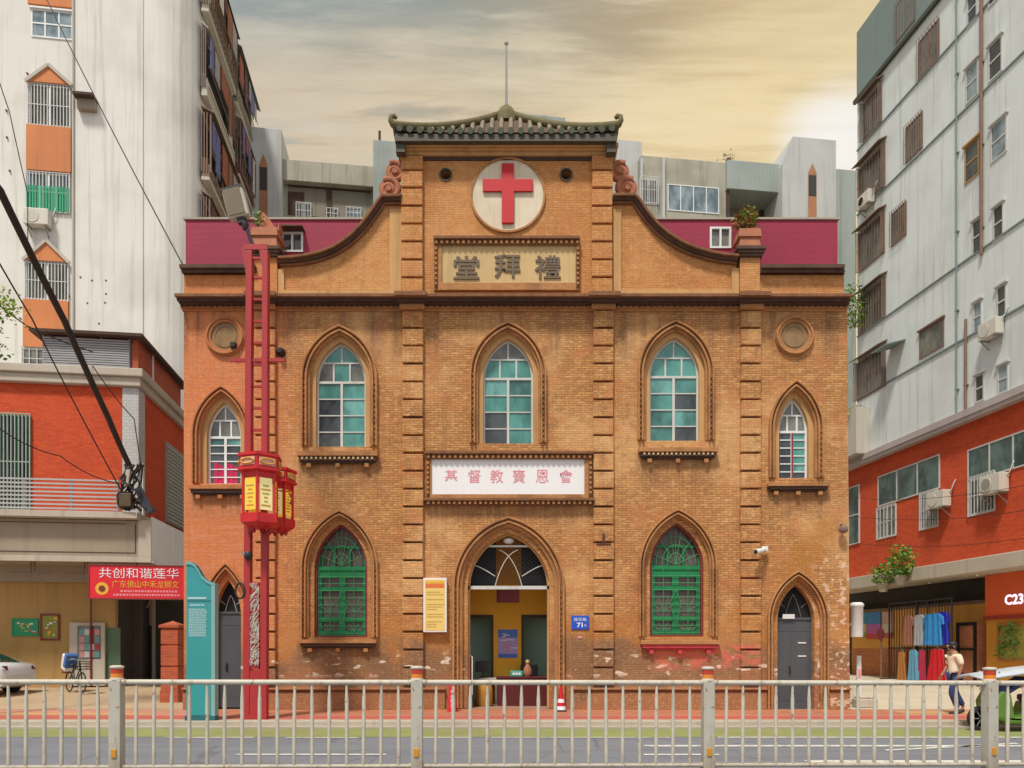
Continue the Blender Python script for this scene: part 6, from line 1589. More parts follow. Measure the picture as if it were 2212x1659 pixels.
mb = MB(); m_pb = M('poster_blue', (0.06, 0.17, 0.62), 0.5, 0.25, 3.0); m_pv = M('poster_violet', (0.42, 0.34, 0.66), 0.5, 0.25, 4.0)
mb.box(-w, w, 0, .01, 0, h * .14); mb.box(-w, w, 0, .01, h * .72, h); mb.mat(1); mb.box(-w, w, 0, .01, h * .1401, h * .7199); mb.build('sheet', [m_pb, m_pv], t)
mb = MB(); rng = random.Random(8)
for k in range(12): x = rng.uniform(-w * .8, w * .3); z = h * rng.uniform(.2, .85); mb.mat(k % 2); mb.box(x, x + rng.uniform(.08, .25), -.004, -.0005, z, z + .025)
mb.build('printing', [m_letterwhite, m_pink], t)
t = thing('porch_lamp', 'round white ceiling lamp in the point of the doorway arch', 'lamp', (dc.cx, CY + .34, D(1166)))
mb = MB(); mb.lathe([(.03, .10), (.13, .06), (.15, 0), (.10, -.05), (.02, -.07)], (0, 0, 0), 16); mb.build('shade', m_whiteplas, t)
t = thing('side_banner', 'narrow white-edged maroon banner at the left door jamb', 'banner', (ex(1014, CY + .3), CY + .3, .35))
MB().box(-.04, .06, 0, .03, 0, .95).build('cloth', m_maroon, t); mb = MB(); mb.tube([(.07, .0, 0), (.07, .0, 1.0), (.0, .0, 1.04), (-.04, .0, 1.0)], .018, 6); mb.build('pole', m_whiteplas, t)
t = thing('orange_sack', 'orange sack under the pale side table in the doorway', 'sack', (ex(1046, CY + .95), CY + .95, .006)); mb = MB(); mb.lathe([(.20, 0), (.23, .10), (.24, .42), (.20, .58), (.10, .64)], (0, 0, 0), 18); mb.build('sack', M('sack_orange', (0.42, 0.20, 0.03), 0.8, 0.25, 4.0), t)
# red wet-floor board and traffic cone at the door
cyy = 18.35
t = thing('warning_board', 'red folding warning board with white characters left of the church door', 'sign', (ex(977, cyy), cyy, 0.002))
mb = MB(); w = .11
for sgn in (-1, 1): mb.add([(-w, sgn * .16 - .01, 0), (w, sgn * .16 - .01, 0), (w * .7, sgn * .03 - .01, .66), (-w * .7, sgn * .03 - .01, .66), (-w, sgn * .16 + .01, 0), (w, sgn * .16 + .01, 0), (w * .7, sgn * .03 + .01, .66), (-w * .7, sgn * .03 + .01, .66)], [(0, 1, 2, 3), (7, 6, 5, 4), (0, 4, 5, 1), (2, 6, 7, 3), (1, 5, 6, 2), (0, 3, 7, 4)])
mb.build('board', m_red, t)
lt = lettering('小心地滑', m_letterwhite, t, .0, 0, 0, h=.44, w=.085, bold=.03, vertical=True); lt.rotation_euler = (R(-11), 0, 0); lt.location = (.01, -.118, .33)
t = thing('traffic_cone', 'red and white traffic cone with black base right of the church door', 'traffic cone', (ex(1212, cyy), cyy, 0.002))
mb = MB(); mb.box(-.13, .13, -.13, .13, 0, .04); mb.mat(0); mb.build('base', m_black, t, bevel=.01)
mb = MB()
prof = [(.12, .04), (.105, .13), (.088, .22), (.073, .31), (.06, .40), (.045, .50), (.03, .62)]
for i in range(len(prof) - 1): mb.mat(1 if i in (0, 2) else 0); mb.lathe([prof[i], prof[i + 1]], (0, 0, 0), 20)
mb.build('cone', [m_red, m_letterwhite], t)

# ------------------------------------------------------------------ street fence in the foreground
fa = Vector((-4.97, 9.30, ROADZ)); fb = Vector((6.30, 9.75, ROADZ - .035)); fd = (fb - fa) / 3; fL = fd.length
fang = math.atan2(fd.y, fd.x); ftilt = -math.atan2(fd.z, math.hypot(fd.x, fd.y))
def make_panel():
    t = thing('guard_railing', '', 'fence', group='cream railing panels along the road median')
    def rail(z, r, name): MB().tube([(.075, 0, z), (fL - .075, 0, z)], r, 10).build(name, m_fence, t)
    rail(1.275, .034, 'top_rail'); rail(.205, .028, 'bottom_rail')
    n = 16
    for i in range(n):
        x = .075 + (fL - .15) * (i + .75) / (n + .5)
        e = random.uniform(-.006, .006); m = MB(); m.tube([(x + e, 0, .205), (x, e, 1.06), (x - e * .3, 0, 1.14), (x - e * .5, 0, 1.245)], [.024, .024, .018, .014], 8); m.build('baluster', m_fence, t)
    for x in (.08, fL - .08):
        for z in (1.275, .205): MB().lathe([(.04, -.02), (.04, .02)], (x, 0, z), 10, 'X').build('rail_collar', m_postgrey, t)
    return t
def make_post():
    t = thing('fence_post', '', 'fence post', group='square railing posts with reflective caps')
    MB().box(-.072, .072, -.072, .072, 0, 1.30).build('shaft', m_postgrey, t, bevel=.008)
    c = thing('cap', None, None); c.parent = t
    mb = MB(); mb.lathe([(.078, 1.30), (.078, 1.325), (.072, 1.33)], (0, 0, 0), 20); mb.build('cap_rim', m_fence, c)
    mb = MB(); mb.lathe([(.076, 1.445), (.084, 1.452), (.084, 1.475), (.05, 1.485)], (0, 0, 0), 20); mb.build('cap_lid', m_fence, c)
    mb = MB(); mb.mat(0); mb.lathe([(.072, 1.33), (.072, 1.385)], (0, 0, 0), 20); mb.mat(1); mb.lathe([(.074, 1.386), (.074, 1.445)], (0, 0, 0), 20); mb.build('cap_band', [m_caporange, m_capred], c)
    mb = MB(); mb.box(-.035, .03, -.088, -.073, .33, .44); mb.build('reflector', m_reflect, t, bevel=.012)
    mb = MB(); mb.box(-.12, .12, -.12, .12, 0, .03); mb.build('base_plate', m_postgrey, t)
    return t
pl = ['leftmost cream railing panel, in front of the white car and mustard wall', 'railing panel in front of the teal sign and red lamp post', 'railing panel in front of the church doorway and cone', 'railing panel in front of the grey side door and clothes rack', 'railing panel in front of the green three-wheeler at the right edge']
pp = ['railing post in front of the alley and gate pillar', 'railing post in front of the yellow notice board', 'railing post just left of the grey side door', 'railing post in front of the three-wheeler, farthest right']
p0 = make_panel(); q0 = make_post()
for i in range(-1, 4):
    o = p0 if i == -1 else copy_tree(p0)
    o.location = fa + fd * i; o.rotation_euler = (0, ftilt, fang); o['label'] = pl[i + 1]
for i in range(4):
    o = q0 if i == 0 else copy_tree(q0)
    o.location = fa + fd * i; o.rotation_euler = (0, 0, fang + (0.12 if i == 3 else 0)); o['label'] = pp[i]

# ------------------------------------------------------------------ people and vehicles
def skin_obj(name, pts, edges, radii, mat, parent, levels=2, root=0):
    me = bpy.data.meshes.new(name); me.from_pydata([tuple(p) for p in pts], edges, []); me.materials.append(mat)
    o = bpy.data.objects.new(name, me); COL.objects.link(o); o.parent = parent
    o.modifiers.new('skin', 'SKIN').use_smooth_shade = True
    for i, r in enumerate(radii): me.skin_vertices[0].data[i].radius = (r, r) if not isinstance(r, tuple) else r
    for i in range(len(pts)): me.skin_vertices[0].data[i].use_root = (i == root)
    s_ = o.modifiers.new('sub', 'SUBSURF'); s_.levels = levels; s_.render_levels = levels
    bpy.context.view_layer.update()
    ev = o.evaluated_get(bpy.context.evaluated_depsgraph_get()); m2 = bpy.data.meshes.new_from_object(ev)
    o.modifiers.clear(); o.data = m2; m2.name = name
    for p in m2.polygons: p.use_smooth = True
    return o
PY = 17.75
pr = thing('person', 'person walking left in a cream shirt and blue trousers past the clothes rack', 'person', (ex(2063, PY), PY, 0.004), R(0))
# the walker faces -x (left in the picture), body turned a little away; x forward is -x
m_skin = M('skin', (0.36, 0.17, 0.095), 0.6, 0.06); m_hair = M('black_hair', (0.015, 0.013, 0.012), 0.6, 0.3, 20); m_shirt = M('cream_shirt', (0.84, 0.72, 0.52), 0.8, 0.06, 3.0); m_jean = M('blue_trousers', (0.025, 0.045, 0.15), 0.8, 0.2, 4.0); m_shoe = M('dark_shoe', (0.03, 0.025, 0.02), 0.6)
body_pts = [(0, 0, .92), (0, 0, 1.10), (-.01, 0, 1.30), (-.03, 0, 1.43), (-.055, 0, 1.50), (-.08, 0, 1.60), (-.085, 0, 1.70),
            (-.02, -.17, 1.40), (.03, -.22, 1.15), (-.05, -.23, .92), (-.08, -.22, .84),
            (-.02, .17, 1.40), (-.04, .23, 1.15), (-.17, .21, .95), (-.22, .20, .88),
            (-.02, -.09, .88), (-.14, -.09, .50), (.02, -.09, .09), (-.10, -.09, .05),
            (0, .09, .88), (.06, .09, .50), (.26, .09, .14), (.17, .09, .05)]
be = [(0, 1), (1, 2), (2, 3), (3, 4), (4, 5), (5, 6), (3, 7), (7, 8), (8, 9), (9, 10), (3, 11), (11, 12), (12, 13), (13, 14), (0, 15), (15, 16), (16, 17), (17, 18), (0, 19), (19, 20), (20, 21), (21, 22)]
br = [.12, .115, .125, .085, .055, .085, .075, .055, .042, .030, .034, .055, .042, .030, .034, .085, .055, .038, .034, .085, .055, .038, .034]
skin_obj('body', body_pts, be, br, m_skin, pr)
mb = MB()       # five fingers and a thumb on each hand
for (hx, hy, hz) in ((-.085, -.22, .82), (-.235, .20, .86)):
    for k in range(4): mb.tube([(hx + .018 * (k - 1.5), hy, hz), (hx + .018 * (k - 1.5) - .008, hy + .004, hz - .045), (hx + .016 * (k - 1.5) - .022, hy + .012, hz - .075 + .008 * abs(k - 1.5))], [.0095, .009, .007], 6)
    mb.tube([(hx - .03, hy, hz + .03), (hx - .05, hy + .012, hz), (hx - .05, hy + .018, hz - .03)], [.011, .010, .008], 6)
mb.build('fingers', m_skin, pr)
sp_ = [body_pts[i] for i in (0, 1, 2, 3, 7, 8, 11, 12)] ; sp_[0] = (0, 0, .86)
skin_obj('shirt', sp_, [(0, 1), (1, 2), (2, 3), (3, 4), (4, 5), (3, 6), (6, 7)], [(.155, .17), .150, .155, .098, .085, .066, .085, .066], m_shirt, pr)
tp_ = [(0, 0, .93)] + [body_pts[i] for i in (15, 16, 17, 19, 20, 21)]
tp_[3] = (.015, -.09, .12); tp_[6] = (.25, .09, .17)
skin_obj('trousers', tp_, [(0, 1), (1, 2), (2, 3), (0, 4), (4, 5), (5, 6)], [.14, .105, .080, .068, .105, .080, .068], m_jean, pr)
mb = MB(); mb.tube([(-.075, -.055, 1.455), (-.10, 0, 1.445), (-.075, .055, 1.455), (-.03, .065, 1.475), (.01, 0, 1.485), (-.03, -.065, 1.475)], .018, 6, True); mb.build('collar', m_shirt, pr)
mb = MB(); mb.tube([(-.125, 0, .90), (-.09, .11, .90), (.0, .15, .90), (.10, .11, .90), (.13, 0, .90), (.10, -.11, .90), (.0, -.15, .90), (-.09, -.11, .90)], .022, 6, True); mb.build('shirt_hem', m_shirt, pr)
mb = MB(); mb.lathe([(.02, 1.735), (.075, 1.72), (.097, 1.67), (.098, 1.61), (.085, 1.56), (.05, 1.53)], (-.062, 0, 0), 18); mb.build('hair', m_hair, pr)
mb = MB()
for sx in (-1, 1): mb.lathe([(.006, -.006), (.011, 0), (.006, .006)], (-.168, sx * .033, 1.625), 8, 'X')
mb.build('eyes', m_letterwhite, pr)
mb = MB(); mb.tube([(-.165, 0, 1.63), (-.19, 0, 1.59), (-.17, 0, 1.575)], [.010, .016, .010], 8); mb.build('nose', m_skin, pr); mb = MB(); mb.tube([(-.16, -.025, 1.545), (-.172, 0, 1.542), (-.16, .025, 1.545)], .007, 6); mb.build('mouth', m_pink, pr)
mb = MB()
for sx in (-1, 1): mb.lathe([(.012, -.012), (.028, 0), (.012, .012)], (-.075, sx * .092, 1.60), 10, 'Y')
mb.build('ears', m_skin, pr)
for (x, y, z, a) in ((-.03, -.09, 0, 0), (.20, .09, .015, -18)):
    q = Matrix.Rotation(R(a), 3, 'Y'); mb = MB(); vs = []
    prof = [(-.16, .028, .03), (-.13, .045, .05), (-.05, .05, .07), (.03, .045, .10), (.07, .04, .10), (.085, .03, .05)]
    for px_, hw, h in prof:
        for yy_, zz in ((-hw, 0), (hw, 0), (hw * .75, h * .8), (0, h), (-hw * .75, h * .8)): v = q @ Vector((px_, yy_, zz)); vs.append((v.x + x, v.y + y, v.z + z))
    fs = [(i * 5 + k, i * 5 + (k + 1) % 5, i * 5 + 5 + (k + 1) % 5, i * 5 + 5 + k) for i in range(5) for k in range(5)] + [(4, 3, 2, 1, 0), tuple(range(25, 30))]
    mb.add(vs, fs, True); mb.build('shoe', m_shoe, pr)

def wheel(parent, c, r, w, tyre_m, rim_m, spokes=5, name='wheel', ax='Y'):
    wh = thing(name, None, None, c); wh.parent = parent
    if ax == 'X': wh.rotation_euler = (0, 0, R(90))
    mb = MB(); n = 28
    mb.lathe([(r * .68, -w / 2), (r * .93, -w / 2), (r, -w * .3), (r, w * .3), (r * .93, w / 2), (r * .68, w / 2), (r * .68, -w / 2)], (0, 0, 0), n, 'Y'); mb.build('tyre', tyre_m, wh)
    mb = MB(); mb.lathe([(r * .69, w * .30), (r * .69, w * .36), (r * .60, w * .36), (r * .58, w * .2), (.02, w * .2)], (0, 0, 0), n, 'Y')
    mb.lathe([(r * .18, w * .2), (r * .16, w * .42), (.01, w * .44)], (0, 0, 0), 14, 'Y')
    for k in range(spokes): a = 2 * math.pi * k / spokes; mb.bar((r * .15 * math.cos(a), -w * .33, r * .15 * math.sin(a)), (r * .66 * math.cos(a), -w * .33, r * .66 * math.sin(a)), r * .16, .02)
    mb.build('rim', rim_m, wh)
    return wh
m_tyre = M('black_tyre', (0.022, 0.021, 0.020), 0.8, 0.2, 8.0); m_alloy = M('alloy_rim', (0.42, 0.42, 0.42), 0.35, 0.1, metal=0.6)
# white saloon car, its tail showing at the left edge
m_carw = M('white_car_paint', (0.68, 0.69, 0.71), 0.25, 0.02, 2.0, coat=0.6)
m_carglass = pane_mat('car_glass', (0.012, 0.016, 0.018), (0.03, 0.04, 0.04), 0.05)
CYY = 22.6
xe = ex(46, CYY)
car = thing('parked_car', 'white saloon car parked by the mustard wall, only its tail in view', 'car', (xe, CYY, .14))
sec = []
prof_low = [(0.0, .42, .62), (-.05, .33, .80), (-.12, .28, .93), (-.35, .22, .98), (-.75, .20, 1.00), (-1.35, .20, .98), (-2.0, .20, .95), (-2.9, .20, .93), (-3.6, .22, .88), (-4.2, .26, .74), (-4.42, .34, .60)]
mb = MB(); vs = []
for x, zl, zh in prof_low:
    hw = .87 - (.16 if x in (0.0, -4.42) else .05 if x in (-.05, -4.2) else 0)
    zm = zl + (zh - zl) * .55
    ring_ = [(-hw * .94, zl), (-hw, zm), (-hw * .97, zh - .05), (-hw * .90, zh), (0, zh + .015), (hw * .90, zh), (hw * .97, zh - .05), (hw, zm), (hw * .94, zl)]
    vs += [(x, y, z) for y, z in ring_]
k = 9; n = len(prof_low)
mb.add(vs, [(i * k + j, i * k + j + 1, (i + 1) * k + j + 1, (i + 1) * k + j) for i in range(n - 1) for j in range(k - 1)], True)
mb.add(vs[:k], [tuple(range(k))]); mb.add(vs[-k:], [tuple(range(k))[::-1]]); mb.add(vs, [(i * k, (i + 1) * k, (i + 1) * k + k - 1, i * k + k - 1) for i in range(n - 1)])
mb.build('body', m_carw, car)
mb = MB(); vs = []
cab = [(-.48, .98, .985, .78), (-.80, 1.0, 1.14, .72), (-1.20, 1.0, 1.32, .66), (-1.55, 1.0, 1.41, .63), (-2.1, 1.0, 1.44, .63), (-2.6, 1.0, 1.38, .65), (-3.25, .95, .99, .76)]
for x, zl, zh, hw in cab: vs += [(x, y, z) for y, z in ((-.82, zl), (-hw - (.82 - hw) * .15, zl + (zh - zl) * .85), (-hw + .06, zh), (hw - .06, zh), (hw + (.82 - hw) * .15, zl + (zh - zl) * .85), (.82, zl))]
k = 6; n = len(cab)
for i in range(n - 1):
    for j in range(k - 1):
        mb.mat(1 if j in (0, 4) and 0 < i < n - 1 else (1 if j == 2 and i in (0, 1, n - 2) else 0)); mb.add([vs[i * k + j], vs[i * k + j + 1], vs[(i + 1) * k + j + 1], vs[(i + 1) * k + j]], [(0, 1, 2, 3)], True)
mb.build('cabin', [m_carw, m_carglass], car)
mb = MB()
for sy in (-1, 1): mb.add([(-.02, sy * .72, .78), (-.02, sy * .55, .78), (-.05, sy * .55, .90), (-.10, sy * .72, .90), (-.14, sy * .86, .86), (-.10, sy * .865, .76)], [tuple(range(6)) if sy < 0 else tuple(range(6))[::-1]])
mb.build('tail_light', M('tail_lamp_red', (0.14, 0.015, 0.03), 0.2), car)
for x in (-.85, -3.5):
    for y in (-.80, .80): wheel(car, (x, y, .31), .31, .20, m_tyre, m_alloy)
mb = MB()
for x in (-.85, -3.5):
    for y in (-.885, .885): mb.tube([(x + .36 * math.cos(R(a)), y * .985, .31 + .36 * math.sin(R(a))) for a in range(-5, 186, 12)], .035, 6)
    mb.lathe([(.35, -.02), (.35, .0)], (x, -.862, .31), 24, 'Y')
mb.build('wheel_arch', m_black, car)
# bicycle leaning by the notice door
BYY = 22.9
bk = thing('bicycle', 'old bicycle with basket and blue-and-white bundle parked by the notice door', 'bicycle', (ex(163, BYY), BYY, .20), R(-40))
for x in (-.50, .52): 
    wh = thing('wheel', None, None, (x, 0, .32)); wh.parent = bk
    mb = MB(); mb.tube([(.30 * math.cos(R(a)), 0, .30 * math.sin(R(a))) for a in range(0, 360, 15)], .022, 6, True); mb.build('tyre', m_tyre, wh)
    mb = MB()
    for q in range(10): a = R(36 * q); mb.tube([(0, 0, 0), (.28 * math.cos(a), 0, .28 * math.sin(a))], .004, 4)
    mb.lathe([(.03, -.04), (.03, .04)], (0, 0, 0), 8, 'Y'); mb.build('spokes', m_steel, wh)
mb = MB()
for a_, b_ in (((-.5, 0, .32), (-.05, 0, .30)), ((-.05, 0, .30), (-.18, 0, .80)), ((-.5, 0, .32), (-.16, 0, .72)), ((-.05, 0, .30), (.36, 0, .74)), ((-.16, 0, .70), (.34, 0, .84)), ((.52, 0, .32), (.34, 0, .98))): mb.tube([a_, b_], .020, 8)
mb.build('frame', m_black, bk)
mb = MB(); mb.tube([(.20, -.26, 1.0), (.30, -.20, 1.04), (.34, 0, 1.0), (.30, .20, 1.04), (.20, .26, 1.0)], .014, 6); mb.build('handlebar', m_steel, bk)
mb = MB(); mb.lathe([(.03, .80), (.10, .84), (.09, .88), (.02, .89)], (-.20, 0, 0), 12); mb.build('saddle', m_black, bk)
mb = MB()
for z in (.72, .80, .88, .95): mb.slab([[(.42, z), (.72, z), (.72, z + .02), (.42, z + .02)]], -.15, .15)
for x in (.43, .57, .71):
    for y in (-.15, .15): mb.bar((x, y, .70), (x, y, .97), .014)
mb.build('basket', m_black, bk)
mb = MB(); mb.mat(0); mb.obox(Vector((-.52, 0, .92)), .36, .34, .50, Matrix.Rotation(R(20), 3, 'Y')); mb.mat(1); mb.obox(Vector((-.36, -.01, .98)), .20, .35, .46, Matrix.Rotation(R(24), 3, 'Y')); mb.mat(2); mb.obox(Vector((-.74, .0, .80)), .12, .30, .46, Matrix.Rotation(R(8), 3, 'Y')); 
t = thing('bundle', 'blue and white bundle strapped on the old bicycle', 'bundle', bk.location, R(-40)); mb.build('bundle', [m_whiteplas, M('bundle_blue', (0.05, 0.13, 0.36), 0.7), m_terra], t, bevel=.04)
# green three-wheeler at the right edge
TY = 15.25
tw = thing('three_wheeler', 'green electric three-wheeler with white canopy parked at the right edge', 'tricycle', (ex(2116, TY), TY, ROADZ + .004))
m_tgreen = M('lime_green_paint', (0.10, 0.21, 0.02), 0.4, 0.12, 2.0, coat=0.3); m_tblue = M('petrol_blue_panel', (0.02, 0.17, 0.24), 0.4, 0.15, 2.0); m_navy = M('navy_cloth', (0.035, 0.035, 0.12), 0.8, 0.25, 5.0)
wheel(tw, (.0, 0, .25), .25, .10, m_tyre, m_steel, 6); 
for y in (-.36, .36): wheel(tw, (1.45, y, .25), .25, .12, m_tyre, m_steel, 6)
mb = MB(); mb.tube([(0, -.09, .25), (.10, -.09, .55), (.16, 0, .80), (.20, 0, .98)], .028, 8); mb.tube([(0, .09, .25), (.10, .09, .55), (.16, 0, .80)], .028, 8); mb.build('fork', m_steel, tw)
mb = MB()
pro = [(.16, .26), (.40, .16), (1.75, .16), (1.80, .40), (1.70, .62), (.95, .60), (.86, .34), (.52, .30), (.44, .78), (.24, .84), (.10, .60)]
mb.slab([pro], -.34, .34); mb.build('body', m_tgreen, tw, bevel=.05, seg=3)
MB().slab([[(.62, .24), (1.72, .24), (1.70, .56), (.98, .55), (.88, .33)]], -.36, -.342).build('side_panel', m_tblue, tw, bevel=.01)
mb = MB(); mb.box(.95, 1.62, -.30, .30, .605, .74); mb.obox(Vector((1.62, 0, .92)), .10, .58, .45, Matrix.Rotation(R(12), 3, 'Y')); mb.build('seat', m_black, tw, bevel=.04)
mb = MB(); mb.tube([(.24, -.34, 1.0), (.18, -.28, 1.03), (.20, 0, 1.0), (.18, .28, 1.03), (.24, .34, 1.0)], .018, 8); mb.build('handlebar', m_black, tw)
mb = MB(); mb.lathe([(.03, -.05), (.09, 0), (.10, .05), (.06, .09)], (.06, 0, .86), 14, 'X'); mb.build('headlight', m_whiteplas, tw)
for y in (-.22, .22):
    mb = MB(); mb.lathe([(.02, -.04), (.045, 0), (.03, .04)], (.10, y, .93), 10, 'X'); mb.build('indicator', m_capred, tw)
mb = MB(); vs = []
for x, z in ((-.22, 1.145), (.2, 1.21), (.8, 1.30), (1.4, 1.36), (1.95, 1.38)):
    for y, dz_ in ((-.46, -.06), (-.25, 0), (0, .02), (.25, 0), (.46, -.06)): vs.append((x, y, z + dz_))
    for y, dz_ in ((.46, -.085), (.25, -.03), (0, -.015), (-.25, -.03), (-.46, -.085)): vs.append((x, y, z + dz_ - .02))
mb.add(vs, [(i * 10 + k, i * 10 + (k + 1) % 10, i * 10 + 10 + (k + 1) % 10, i * 10 + 10 + k) for i in range(4) for k in range(10)] + [tuple(range(10))[::-1], tuple(range(40, 50))], True)
mb.build('canopy', M('grey_white_canopy', (0.52, 0.56, 0.60), 0.4, 0.12, 2.0, 0.3, (0.3, 0.3, 0.3)), tw)
for y in (-.32, .32):
    for pts in ([(.24, y * .5, .95), (.20, y, 1.22)], [(1.70, y, .6), (1.72, y, 1.36)]): MB().tube(pts, .018, 6).build('canopy_post', m_steel, tw)
t = thing('rain_cape', 'navy rain cape draped over the three-wheeler handlebar', 'cape', (ex(2116, TY), TY, ROADZ + .004))
mb = MB(); mb.obox(Vector((.62, -.05, .93)), .62, .50, .10, Matrix.Rotation(R(-32), 3, 'Y')); mb.obox(Vector((.30, 0, .86)), .16, .62, .20, Matrix.Rotation(R(10), 3, 'Y')); mb.build('cape', m_navy, t, bevel=.05)

# ------------------------------------------------------------------ clothes rack and goods outside the right-hand shop
RKO = -1.2
def rp(x, y, o=RKO): return RF.at(x, y, o)
rk = on(RF, 'clothes_rack', 'dark metal clothes rack outside the orange shop', 'clothes rack', 0, 0, 0)
GZ = .3
a0, a1 = rp(1921, 1400)[0], rp(2056, 1400)[0]
zt_ = rp(1990, 1298)[1]; zm_ = rp(1990, 1400)[1]
mb = MB()
for x in (a0, (a0 + a1) / 2 - .1, (a0 + a1) / 2 + .5, a1): mb.tube([(x, RKO, GZ), (x, RKO, zt_)], .035, 8)
mb.tube([(a0, RKO, zt_), (a1 + .1, RKO, zt_)], .035, 8); mb.tube([(a0, RKO, zm_), (a1, RKO, zm_)], .035, 8); mb.tube([(a0, RKO, zm_ - 1.35), (a1, RKO, zm_ - 1.35)], .025, 8)
for x in (a0, a1): mb.bar((x, RKO - .4, GZ + .02), (x, RKO + .4, GZ + .02), .05)
mb.build('frame', m_black, rk)
mb = MB()
nn_ = 22
for i in range(nn_): x = a0 + (a1 - a0) * (i + .5) / nn_; mb.bar((x, RKO + .05, GZ + .1), (x, RKO + .05, zt_), .022)
mb.build('bars', m_black, rk)
def garment(label, x0, y0, x1, y1, col, o, style, seed):
    a, b, z0, z1 = RF.rect(x0, y0, x1, y1, o); w = b - a; h = z1 - z0
    t = on(RF, 'hanging_garment', label, 'garment', (a + b) / 2, o, z1, 'garments hung on the clothes rack')
    mc = M('cloth_' + str(seed), col, 0.85, 0.25, 5.0)
    mb = MB(); n = 14; vs = []
    rng = random.Random(seed); ph = rng.uniform(0, 6)
    rows = ((0, .30, .2), (-.06, .46, .5), (-.25, .42, .8), (-.6, .46, 1.0), (-1.0, .5, 1.3))
    for side_ in (-1, 1):
        for f, hw, amp in rows:
            for i in range(n + 1):
                u = -1 + 2 * i / n
                vs.append((u * hw * w * (1 if style != 'dress' else (.7 + .4 * -f)), side_ * .04 + .035 * amp * math.sin(ph + u * 9), f * h))
    k = n + 1; m = len(rows)
    fs = [(r_ * k + i, (r_ + 1) * k + i, (r_ + 1) * k + i + 1, r_ * k + i + 1) for r_ in range(m - 1) for i in range(n)]
    fs += [(m * k + r_ * k + i, m * k + r_ * k + i + 1, m * k + (r_ + 1) * k + i + 1, m * k + (r_ + 1) * k + i) for r_ in range(m - 1) for i in range(n)]
    for r_ in range(m - 1): fs += [(r_ * k, m * k + r_ * k, m * k + (r_ + 1) * k, (r_ + 1) * k), (r_ * k + n, (r_ + 1) * k + n, m * k + (r_ + 1) * k + n, m * k + r_ * k + n)]
    mb.add(vs, fs, True)
    if style == 'shirt':
        for sx in (-1, 1): mb.add([(sx * w * .28, -.05, -.03 * h), (sx * w * .50, -.05, -.10 * h), (sx * w * .56, -.03, -.34 * h), (sx * w * .42, -.03, -.36 * h), (sx * w * .28, .05, -.03 * h), (sx * w * .50, .05, -.10 * h), (sx * w * .56, .03, -.34 * h), (sx * w * .42, .03, -.36 * h)], [(0, 1, 2, 3), (7, 6, 5, 4), (0, 4, 5, 1), (1, 5, 6, 2), (2, 6, 7, 3)])
    mb.build('cloth', mc, t)
    mb = MB(); mb.tube([(-w * .35, 0, -.04 * h), (0, 0, .04 * h), (w * .35, 0, -.04 * h)], .012, 5); mb.tube([(0, 0, .04 * h), (.0, 0, .10), (.04, 0, .14)], .01, 5); mb.build('hanger', m_steel, t)
garment('bright blue shirt hung on the upper rail of the clothes rack', 1997, 1326, 2036, 1394, (0.03, 0.26, 0.62), -1.35, 'shirt', 41)
garment('royal blue shirt behind the bright blue one on the rack', 2024, 1322, 2050, 1392, (0.02, 0.03, 0.42), -1.15, 'shirt', 42)
garment('grey checked top hung left of the bright blue shirt', 1977, 1328, 1997, 1394, (0.34, 0.35, 0.38), -1.3, 'shirt', 43)
garment('rust brown top at the upper left of the rack', 1950, 1330, 1972, 1394, (0.30, 0.12, 0.07), -1.3, 'shirt', 44)
garment('bright red dress on the lower rail of the clothes rack', 2006, 1402, 2045, 1474, (0.60, 0.012, 0.02), -1.4, 'dress', 45)
garment('sky blue patterned dress on the lower rail', 1962, 1404, 1985, 1474, (0.12, 0.33, 0.48), -1.35, 'dress', 46)
garment('crimson top between the blue and red dresses', 1985, 1404, 2000, 1472, (0.45, 0.03, 0.08), -1.3, 'dress', 47)
garment('orange-brown skirt at the left end of the lower rail', 1938, 1408, 1958, 1472, (0.42, 0.17, 0.04), -1.3, 'dress', 48)
garment('pale blue shirt at the right end of the lower rail', 2046, 1406, 2066, 1472, (0.30, 0.42, 0.50), -1.25, 'dress', 49)
# posters on the shop wall
for nm_, lab, x0, x1, y0, y1, c1, c2, c3 in (('shop_poster', 'blue and pink shop poster under the canopy', 1872, 1902, 1322, 1380, (0.05, 0.25, 0.60), (0.50, 0.12, 0.42), (0.60, 0.05, 0.06)), ('shop_poster', 'pale pink shop poster beside the blue one', 1906, 1928, 1322, 1378, (0.62, 0.42, 0.36), (0.66, 0.60, 0.50), (0.5, 0.1, 0.1)), ('shop_poster', 'teal and yellow shop poster next to the white cylinder', 1862, 1871, 1324, 1376, (0.06, 0.32, 0.42), (0.60, 0.48, 0.20), (0.25, 0.38, 0.03))):
    a, b, z0, z1 = RF.rect(x0, y0, x1, y1, .25); h = z1 - z0
    t = on(RF, nm_, lab, 'poster', 0, 0, 0, 'posters on the shop wall'); ms = [M('print_%d_%d' % (x0, i), c, 0.5, 0.25, 3.0) for i, c in enumerate((c1, c2, c3))]
    mb = MB(); mb.mat(0); mb.box(a, b, .24, .27, z0 + h * .55, z1); mb.mat(1); mb.box(a, b, .24, .27, z0 + h * .2, z0 + h * .55); mb.mat(2); mb.box(a, b, .24, .27, z0, z0 + h * .2); mb.build('sheet', ms, t)
